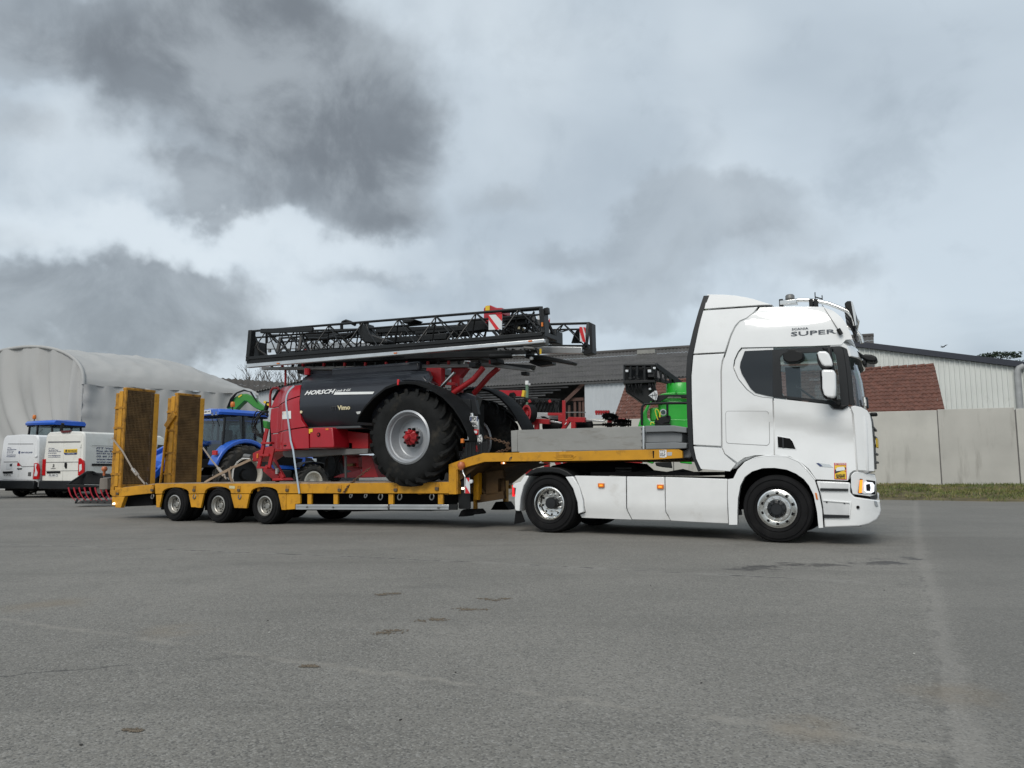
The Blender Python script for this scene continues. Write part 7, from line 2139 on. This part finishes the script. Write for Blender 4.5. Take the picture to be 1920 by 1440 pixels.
    if plate:
        pp = MB().box(-.80, -.785, .02 - .26, .28 - .02, 2.84, 2.96).build('number_plate', WPL, t)
        text('lettering', plate, INK, pp, (-.803, .24, 2.865), (0, -1, 0), (0, 0, 1), .07, .46, weight=.02)
    MB().box(-.95, -.4, -.5, .5, .45, .9).build('rear_linkage', BLKM, t, bevel=.05)
    for s in (-1, 1):
        MB().tube([(-.4, s * .4, .8), (-1.15, s * .5, .55)], .045, 8).build('lift_arm', BLKM, t)
        MB().tube([(-.45, s * .42, 1.3), (-.95, s * .48, .62)], .03, 8).build('lift_rod', STEEL, t)
    if loader:
        for s in (-1, 1):
            MB().prism([(.9, 1.9), (1.1, 2.05), (2.3, 1.95), (3.6, 1.35), (4.3, .75), (4.2, .62), (3.5, 1.12), (2.2, 1.72), (1.15, 1.80)], s * .52, s * .64).build('loader_arm', BLUE, t, bevel=.02)
            MB().tube([(1.2, s * .58, 1.3), (2.4, s * .58, 1.75)], .045, 8).build('loader_ram', STEEL, t)
            MB().box(.95, 1.2, s * .50, s * .66, .8, 1.95).build('loader_post', BLK, t)
        MB().bar((3.9, -.6, 1.08), (3.9, .6, 1.08), .12).build('loader_crossbar', BLUE, t)
    return t


tractor('blue tractor with number plate on cab roof, between far ramp and red sprayer', (-9.25, 24.4, 0), R(52), plate='DJ-841-VY')
tractor('blue tractor with raised loader arms seen between the two yellow ramps', (-10.35, 27.4, 0), R(250), loader=True)
tractor('blue tractor roof with orange beacon rising behind the parked vans', (-20.6, 33.6, 0), R(-25), scale=1.08)
tractor('blue tractor cut off by the left edge of the picture', (-20.9, 26.6, 0), R(120), scale=1.0)

# ---------------------------------------------------------------- grapple with red tines
GF = Frame(wp(170, 880, 23.0) - Vector((0, 0, CAMZ)), -8)
gp = froot('grapple_fork', GF, 'black loader grapple with curved red tines left of the yellow ramps', 'grapple')
G = GF
MB().prism(G.z('G4', [(812, 1100), (1240, 1112), (1240, 1138), (812, 1135)], 0), 0, .10).build('front_bar', BLK, gp, bevel=.01)
MB().prism(G.z('G4', [(830, 1095), (1030, 950), (1070, 940), (1150, 955), (1370, 975), (1370, 1060), (1240, 1105)], .3), .3, .5).build('back_frame', BLK, gp, bevel=.02)
MB().bar(G.p3('G4', 850, 1090, .02), G.p3('G4', 1040, 970, .3), .06).build('side_arm', BLK, gp)
for k in range(8):
    x = 842 + k * 65
    MB().tube([G.p3('G4', x + dx, y, .02) for dx, y in ((0, 1138), (8, 1180), (25, 1230), (50, 1270), (85, 1300))], .028, 7, .008).build('tine', M('tine_red', (.40, .02, .035), .5, var=.15), gp, smooth=50)
for k in range(4):
    MB().tube([G.p3('G4', 1040 + k * 22, 975, .2), G.p3('G4', 1070 + k * 20, 938, .15), G.p3('G4', 1110 + k * 18, 950, .2), G.p3('G4', 1150 + k * 15, 985, .25)], .014, 6).build('hose', BLK, gp, smooth=60)
MB().prism(G.z('G4', [(910, 1338), (1000, 1300), (1370, 1290), (1370, 1340)], .1), .1, .5).build('lower_blade', M('dark_blade', (.045, .045, .045), .6), gp, bevel=.008)
for k in range(5):
    MB().bar(G.p3('G4', 930 + k * 90, 1325, .1), G.p3('G4', 970 + k * 85, 1250, .5), .05).build('lower_tine', BLK, gp)

# ================================================================== GREEN LOADER ARM
NF = Frame(wp(470, 880, 27.5) - Vector((0, 0, CAMZ)), 0)
gl = froot('material_handler', NF, 'green hydraulic loader with bent arm rising behind the blue cab', 'loader')
armp = [(200, 760), (240, 670), (330, 590), (420, 548), (500, 545), (580, 590), (690, 690), (760, 745), (770, 790), (700, 800), (600, 745), (500, 660), (470, 655), (430, 690), (330, 790), (290, 830), (230, 830)]
MB().prism(NF.z('G7', armp, 0), 0, .38).build('arm', GRN2, gl, bevel=.03)
MB().prism(NF.z('S3', [(715, 470), (760, 480), (762, 560), (720, 545)], .2), .1, .5).build('stick', GRN2, gl, bevel=.03)
for k in range(4):
    MB().tube([NF.p3('G7', 205 + k * 14, 760 - k * 8, -.05), NF.p3('G7', 260 + k * 12, 620, -.05), NF.p3('G7', 330 + k * 10, 545 - k * 6, -.05), NF.p3('G7', 460, 500 - k * 4, -.05), NF.p3('G7', 570 - k * 5, 520, -.05), NF.p3('G7', 610, 590 + k * 5, -.05), NF.p3('G7', 660, 670, -.05)], .022, 6).build('arm_hose', BLK, gl, smooth=60)
MB().prism(NF.z('G7', [(370, 590), (420, 555), (432, 570), (385, 605)], -.01), -.02, .02).build('arm_label', YLB, gl)
MB().tube([NF.p3('G7', 575, 520, .2), NF.p3('G7', 640, 620, .2)], .05, 8).build('arm_ram', ALU, gl, smooth=50)
b0 = NF.z('G7', [(230, 830)], 0)[0][0]
MB().box(b0 - .4, b0 + 2.2, 0, 2.0, .5, 1.9).build('body', GRN2, gl, bevel=.1)
for u_ in (b0 + .1, b0 + 1.8):
    for v_ in (.02, 1.98):
        w = empty('wheel', (u_, v_ - .2, .55)); w.parent = gl
        MB().lathe([(.3, 0), (.5, -.01), (.55, .05), (.55, .35), (.5, .4), (.3, .4)], n=28).build('tyre', RUB, w, smooth=40)
        MB().lathe([(.3, .02), (.25, .1), (0, .1), (0, .3), (.3, .38)], n=20).build('rim', GRN2, w, smooth=40)

# ================================================================== RED IMPLEMENTS BEHIND THE GOOSENECK
IF_ = Frame(wp(1010, 880, 21.5) - Vector((0, 0, CAMZ)), 22)
I = IF_
cu = froot('folding_cultivator', I, 'red framed cultivator with black tines standing behind the gooseneck', 'cultivator')


def ib_(root, n, x0, y0, x1, y1, v=0.0, w=.12, h=None, mat=None, key='G5', v2=None):
    return MB().bar(I.p3(key, x0, y0, v), I.p3(key, x1, y1, v if v2 is None else v2), w, h).build(n, mat or REDD, root, bevel=.008)


ib_(cu, 'frame_beam', 590, 535, 785, 545, 0, .14, .14)
ib_(cu, 'frame_leg', 640, 550, 640, 760, 0, .13)
ib_(cu, 'frame_leg', 600, 540, 545, 620, 0, .12)
ib_(cu, 'frame_beam', 1000, 520, 1188, 524, 0, .14, .14)
ib_(cu, 'frame_leg', 1010, 520, 930, 640, 0, .14, .1)
ib_(cu, 'frame_leg', 1055, 540, 1055, 760, 0, .13)
ib_(cu, 'frame_beam', 765, 460, 940, 460, .6, .08)
ib_(cu, 'frame_leg', 910, 465, 912, 590, .6, .13)
ib_(cu, 'frame_leg', 912, 580, 960, 650, .6, .1)
ib_(cu, 'frame_post', 945, 305, 948, 760, .3, .09)
ib_(cu, 'guard_rail', 955, 440, 1190, 440, .3, .03, None, STEEL)
ib_(cu, 'linkage', 790, 540, 920, 560, .2, .05, None, ALU)
ib_(cu, 'linkage', 1190, 525, 1400, 540, .2, .05, None, ALU)
ib_(cu, 'sticker', 955, 580, 975, 555, -.08, .05, .02, WPL)
for k, (x0, x1) in enumerate(((715, 920), (1095, 1260))):
    a, b = I.p3('G5', x0, 590, .3), I.p3('G5', x1, 590, .3)
    MB().tube([a, b], .13, 12).build('roller', BLKM, cu, smooth=50)
MB().prism(I.z('G5', [(680, 485), (720, 482), (760, 500), (770, 515), (700, 505)], .2), .2, .25).build('share', BLKM, cu)
for (x0, x1, v, y) in ((600, 790, .8, 470), (600, 780, 1.2, 495), (790, 900, .8, 480)):
    ib_(cu, 'pale_tube', x0, y, x1, y + 6, v, .16, .16, M('galvanised', (.45, .46, .46), .4, metal=.5))
# below the deck
ib_(cu, 'frame_leg', 400, 590, 470, 480, -.2, .14, .12, None, 'R3')
ib_(cu, 'frame_leg', 570, 480, 580, 560, -.2, .16, .14, None, 'R3')
ib_(cu, 'frame_leg', 660, 480, 700, 540, -.2, .12, .14, None, 'R3')
ib_(cu, 'frame_leg', 735, 480, 735, 560, -.2, .12, .14, None, 'R3')
ib_(cu, 'frame_beam', 1240, 482, 1390, 480, -.2, .14, .10, None, 'R3')
ib_(cu, 'frame_leg', 1225, 485, 1225, 560, -.2, .1, .1, STEEL, 'R3')
# spring tine harrow
hr = froot('tine_harrow', I, 'black folded tine harrow with red beam behind the far fender', 'harrow')
ib_(hr, 'red_beam', 225, 225, 490, 228, 1.0, .14, .18, RED)
ib_(hr, 'beam_end', 480, 228, 508, 232, .98, .15, .2, YLB)
ib_(hr, 'tine_bar', 500, 285, 905, 300, 1.0, .06, None, BLK)
ib_(hr, 'tine_bar', 480, 310, 900, 322, 1.2, .06, None, BLK)
for k in range(13):
    x = 420 + k * 38
    MB().tube([I.p3('G5', x + 30, 285, 1.0 + .1 * (k % 3)), I.p3('G5', x + 12, 350, 1.0 + .1 * (k % 3)), I.p3('G5', x - 6, 400, 1.0), I.p3('G5', x - 18, 450, 1.0)], .018, 5).build('tine', BLK, hr, smooth=50)
    if k % 2: ib_(hr, 'tine_clamp', x + 20, 300, x + 32, 330, 1.0, .08, None, BLK if k % 3 else REDD)
for k in range(5):
    MB().tube([I.p3('G5', 310 + k * 18, 290, .9), I.p3('G5', 340 + k * 10, 225 - k * 3, .9), I.p3('G5', 380 + k * 4, 235, .9), I.p3('G5', 388, 300 + k * 6, .9)], .02, 6).build('hose', BLK, hr, smooth=60)
ib_(hr, 'support', 430, 300, 420, 520, 1.1, .12, None, BLK)
ib_(hr, 'support', 860, 310, 862, 560, 1.1, .12, None, BLK)
# land wheel
lw_ = froot('depth_wheel', I, 'upright red rimmed depth wheel with black rubber tyre behind the far fender', 'wheel')
q = I.p3('G5', 560, 455, -.2)
w_ = empty('wheel', (q.x, -.2, q.z)); w_.parent = lw_; w_.rotation_euler = (0, 0, R(-38))
rz_ = (I.p3('G5', 560, 352, -.2).z - I.p3('G5', 560, 558, -.2).z) / 2
MB().lathe([(rz_ * .78, -.08), (rz_ * .95, -.10), (rz_, -.06), (rz_, .06), (rz_ * .95, .10), (rz_ * .78, .08)], n=36).build('tyre', RUB, w_, smooth=40)
MB().lathe([(rz_ * .98, -.115), (rz_ * .96, -.13), (rz_ * .74, -.125), (rz_ * .62, -.05), (rz_ * .3, -.04), (rz_ * .26, -.09), (0, -.09), (0, .06), (rz_ * .78, .07)], n=36).build('rim', REDD, w_, smooth=35)
ib_(lw_, 'wheel_arm', 555, 470, 570, 760, -.05, .1)
# disc harrow
dh = froot('disc_harrow', I, 'dark disc harrow with red hub bars above the grey side board', 'harrow')
for (x, y, rx, tilt) in ((1465, 490, 82, 62), (1450, 578, 68, 80), (1600, 538, 90, 78), (1600, 575, 88, 82), (1180, 582, 80, 80)):
    q = I.p3('G5', x, y, .4); r_ = rx / 6 * 21.5 / FPX * 1.05
    o = empty('disc', (q.x, .4, q.z)); o.parent = dh; o.rotation_euler = (R(tilt), 0, 0)
    m = MB()
    pr = [(0, -.05), (r_ * .35, -.045), (r_ * .8, -.015), (r_, .0)]
    m.lathe(pr + [(r_ * .8, .0), (0, -.03)], n=26)
    for k in range(13):
        a = 2 * PI * k / 13; m.bar((r_ * .9 * math.cos(a), 0, r_ * .9 * math.sin(a)), (r_ * 1.1 * math.cos(a), 0, r_ * 1.1 * math.sin(a)), r_ * .26, .012)
    stuff(m.build('blade', BLKM, o))
    MB().lathe([(0, -.09), (.06, -.09), (.07, .05), (0, .05)], n=12).build('hub', BLK, o)
ib_(dh, 'toothed_bar', 1295, 435, 1460, 438, .5, .05, .07)
for k in range(6):
    q = I.p3('G5', 1310 + k * 27, 440, .5); MB().box(q.x - .02, q.x + .02, .46, .54, q.z - .07, q.z + .06).build('bar_tooth', REDD, dh)
ib_(dh, 'axle_bar', 1250, 580, 1620, 575, .4, .05, None, BLK)
ib_(dh, 'hub_post', 1460, 530, 1465, 620, .5, .12)
ib_(dh, 'red_plate', 1540, 520, 1640, 520, .5, .14, .05)
ib_(dh, 'stand', 1465, 600, 1465, 760, .5, .1)
ib_(dh, 'stand', 1600, 580, 1600, 760, .5, .1, None, BLK)
# tap post
tpz = froot('standpipe', I, 'slim pale green post with white cap in front of the open barn bay', 'post')
ib_(tpz, 'shaft', 530, 130, 530, 700, 2.0, .08, None, M('post_green', (.10, .18, .12), .6))
ib_(tpz, 'cap', 530, 85, 530, 130, 2.0, .10, None, WPL)
ib_(tpz, 'arm', 530, 125, 568, 128, 2.0, .06, None, ALU)

# ================================================================== GREEN MOUNTED SPRAYER
EF = Frame(wp(1240, 880, 20.0) - Vector((0, 0, CAMZ)), 12)
E = EF
gs = froot('green_sprayer', E, 'bright green mounted sprayer with black folded boom between barn and cab', 'sprayer')


def eb(n, pts, v, th, mat=None, bevel=.03, key='G3', par=None):
    return MB().prism(E.z(key, pts, v), v, v + th).build(n, mat or GREEN, par or gs, bevel=bevel, seg=3)


eb('tank_body', [(430, 790), (470, 720), (540, 690), (760, 688), (900, 700), (1100, 720), (1150, 1000), (1150, 1250), (430, 1250)], .35, 1.2, bevel=.10)
eb('tank_front', [(130, 1110), (160, 1010), (215, 890), (270, 790), (335, 728), (300, 800), (262, 900), (265, 980), (300, 1030), (360, 1040), (420, 1010), (600, 1000), (900, 1010), (1150, 1060), (1150, 1300), (90, 1300)], .0, .5, bevel=.05)
eb('tank_step', [(310, 840), (430, 830), (430, 1040), (310, 1030)], .3, .3, bevel=.04)
eb('tank_shoulder', [(440, 640), (560, 610), (850, 600), (1050, 620), (1050, 640), (560, 645)], .3, 1.0, bevel=.02)
q0, q1 = E.p3('G3', 545, 490, .8), E.p3('G3', 1000, 470, .8)
MB().lathe([(0, .0), ((q1.x - q0.x) / 2 - .02, .0), ((q1.x - q0.x) / 2, -.03), ((q1.x - q0.x) / 2, -.26), ((q1.x - q0.x) / 2 + .06, -.30), (0, -.3)], ((q0.x + q1.x) / 2, .9, q0.z + .02), 32, 'z').build('tank_lid', GREEN, gs, smooth=40)
eb('lid_handle', [(688, 560), (716, 560), (712, 622), (690, 622)], .25, .06, bevel=.015)
eb('shoulder_strap', [(430, 650), (580, 640), (850, 640), (1000, 645), (1000, 690), (780, 690), (770, 665), (585, 665), (560, 690), (470, 740), (400, 760), (380, 700)], .2, .08, BLK, .01)
MB().tube([E.p3('G3', x, y, -.25) for x, y in ((190, 1100), (188, 900), (195, 820), (230, 780), (300, 775), (570, 768), (900, 766))], .035, 8).build('guard_rail', BLK, gs, smooth=60)
MB().tube([E.p3('G3', 570, 768, -.25), E.p3('G3', 572, 960, -.25)], .03, 8).build('guard_rail', BLK, gs, smooth=60)
for P in ([(430, 1020), (400, 940), (388, 880), (405, 855), (430, 870), (450, 920), (455, 980)], [(460, 980), (465, 920), (480, 895)], [(320, 1090), (325, 1060), (350, 1055), (370, 1075)]):
    MB().tube([E.p3('G3', x, y, -.2) for x, y in P], .015, 6).build('yellow_hose', M('hose_yellow', (.7, .62, .05), .5), gs, smooth=60)
q = E.p3('G3', 508, 905, -.2); o = MB().lathe([(.0, -.01), (.08, -.01), (.09, 0), (.085, .02), (0, .02)], (q.x, -.2, q.z), 24).build('gauge', ALU, gs, smooth=40)
MB().lathe([(0, -.02), (.062, -.02), (.062, 0), (0, 0)], (q.x, -.2, q.z), 20).build('gauge_face', M('gauge_dark', (.03, .07, .06), .3), gs)
eb('valve_group', [(375, 1040), (420, 970), (520, 960), (560, 945), (615, 955), (622, 990), (600, 1060), (520, 1070), (480, 1090), (380, 1060)], -.2, .2, BLK, .02)
eb('valve_base', [(380, 1075), (620, 1075), (620, 1095), (380, 1095)], -.2, .2, BLK, .01)
eb('lower_tank', [(1500, 475), (1480, 500), (1470, 500), (1395, 475)], .1, .6, key='R3', bevel=.02)
eb('lower_tank', [(1705, 470), (1815, 480), (1820, 505), (1720, 495)], .0, .6, key='R3', bevel=.02)
eb('frame_valves', [(1500, 490), (1640, 480), (1650, 540), (1560, 530), (1510, 520)], .1, .3, BLK, .02, 'R3')
# folded boom pack
for x0, x1, y0, y1 in ((0, 40, 200, 450), (95, 142, 205, 440), (203, 252, 195, 430), (312, 360, 205, 320), (-90, -50, 210, 440)):
    a, b = E.p3('G3', (x0 + x1) / 2, y0, .4), E.p3('G3', (x0 + x1) / 2, y1, .4)
    MB().tube([a, b], (x1 - x0) / 8 * 20 / FPX / 2 * 1.0, 12).build('boom_ram', BOOM, gs, smooth=50)
eb('boom_head', [(-90, 185), (400, 180), (405, 205), (-90, 210)], .35, .3, BOOM, .01)
eb('boom_waist', [(-90, 430), (380, 420), (390, 455), (-90, 480)], .3, .4, BOOM, .01)
eb('boom_pack', [(-60, 480), (380, 470), (400, 540), (420, 600), (380, 740), (260, 780), (210, 775), (-60, 590)], .5, .6, BOOM, .03)
eb('boom_core', [(-80, 215), (395, 205), (400, 480), (-80, 480)], .75, .5, BOOM, .03)
eb('boom_block', [(270, 270), (380, 265), (380, 380), (275, 385)], .4, .3, BOOM, .02)
MB().bar(E.p3('G3', 390, 200, .5), E.p3('G3', 760, 470, 1.2), .10, .14).build('boom_arm', BOOM, gs, bevel=.01)
MB().bar(E.p3('G3', 420, 420, .5), E.p3('G3', 700, 480, 1.2), .08, .10).build('boom_arm', BOOM, gs, bevel=.01)
for k in range(9):
    t = k / 9
    a = E.p3('G3', 410 + 330 * t, 230 + 240 * t, .55); b = E.p3('G3', 430 + 300 * t + (20 if k % 2 else -20), 440 + 40 * t, .55)
    MB().tube([a, b], .022, 6).build('boom_strut', BOOM, gs)
rn = random.Random(21)
for k in range(16):
    x, y = rn.uniform(-70, 380), rn.uniform(220, 560)
    q = E.p3('G3', x, y, .38)
    s_ = rn.uniform(.02, .05)
    MB().box(q.x - s_, q.x + s_, .34, .42, q.z - s_ * .8, q.z + s_ * .8).build('boom_fitting', rn.choice((BOOM, BOOM, STEEL, BLK, ALU)), gs, bevel=.006)
for k in range(10):
    x = rn.uniform(-60, 340)
    MB().tube([E.p3('G3', x, 450, .36), E.p3('G3', x + rn.uniform(-30, 30), 520, .34), E.p3('G3', x + rn.uniform(-10, 60), 600, .4)], .02, 6).build('boom_hose', BLK, gs, smooth=60)
pk = eb('warning_sign', [(288, 652), (378, 582), (415, 580), (426, 650), (410, 720), (382, 722)], .1, .01, WREF, 0)
for a, b in (((300, 656), (420, 640)), ((370, 590), (395, 712)), ((345, 625), (350, 685)), ((395, 610), (408, 690))):
    MB().bar(E.p3('G3', *a, .095), E.p3('G3', *b, .095), .012).build('sign_print', INK, pk)

# ================================================================== MUD CRUMBS ON THE ASPHALT
mud = M('dried_mud', (.12, .098, .072), .95, var=.3, vscale=30)
dark = M('dark_crumb', (.03, .028, .026), .9)
rn = random.Random(31)
spots = [('mud_patch', 754, 1184, .16, mud, 'crumbled brown mud patch lowest of the row on the asphalt'), ('mud_patch', 820, 1162, .14, mud, 'crumbled brown mud patch second lowest of the row on the asphalt'),
         ('mud_patch', 888, 1143, .14, mud, 'crumbled brown mud patch third of the row on the asphalt'), ('mud_patch', 930, 1124, .14, mud, 'crumbled brown mud patch highest of the row on the asphalt'),
         ('mud_patch', 732, 1114, .12, mud, 'small brown mud patch left of the row, nearest the trailer'), ('mud_patch', 577, 1249, .06, mud, 'small crumbly scrap by the long asphalt seam'),
         ('mud_patch', 248, 1370, .05, mud, 'brown mud scrap at the lower left of the yard')]
for n_, px, py, rad, m_, lab in spots:
    c = gpt(px, py)
    rt = tag(empty(n_, (c.x, c.y, ground_z(c.x, c.y))), lab, 'mud'); rt['kind'] = 'stuff'
    m = MB()
    cl = [(rn.uniform(-.8, .8) * rad, rn.uniform(-.35, .35) * rad) for _ in range(5)]
    for k in range(150):
        cx_, cy_ = rn.choice(cl); s = rn.uniform(.002, .008)
        x, y = cx_ + rn.gauss(0, rad * .2), cy_ + rn.gauss(0, rad * .13)
        m.add([(x - s, y - s * .7, 0.001), (x + s, y - s, 0.001), (x + s * .8, y + s, 0.001), (x - s, y + s * .8, 0.001), (x, y, s * .8)], [(0, 1, 4), (1, 2, 4), (2, 3, 4), (3, 0, 4)])
    stuff(m.build('crumbs', m_, rt))
peb = [(502, 1164, 'dark'), (505, 1186, 'pale'), (854, 1261, 'dark'), (152, 1397, 'dark'), (751, 1350, 'dark'), (1220, 1098, 'dark'), (1658, 1107, 'dark'), (1315, 1281, 'dark'), (1714, 1226, 'pale')]
for i, (px, py, k) in enumerate(peb):
    c = gpt(px, py); s = .006
    m = MB().lathe([(0, .9 * s), (.7 * s, .7 * s), (s, 0.2 * s), (.8 * s, 0), (0, 0)], n=7, axis='z')
    place = ['left of the mud row', 'left of the mud row', 'below the mud row', 'at the lower left corner', 'near the bottom edge', 'in front of the drive wheel', 'under the oil stain', 'below the lorry cab', 'beside the right seam'][i]
    o = m.build('pebble', dark if k == 'dark' else conc2, None, smooth=60, loc=(c.x, c.y, ground_z(c.x, c.y)))
    o.scale = (1.5, .9, 1); o.rotation_euler = (0, 0, i)
    tag(o, 'tiny %s stone on the asphalt %s' % (k, place), 'stone', 'stones on the yard')
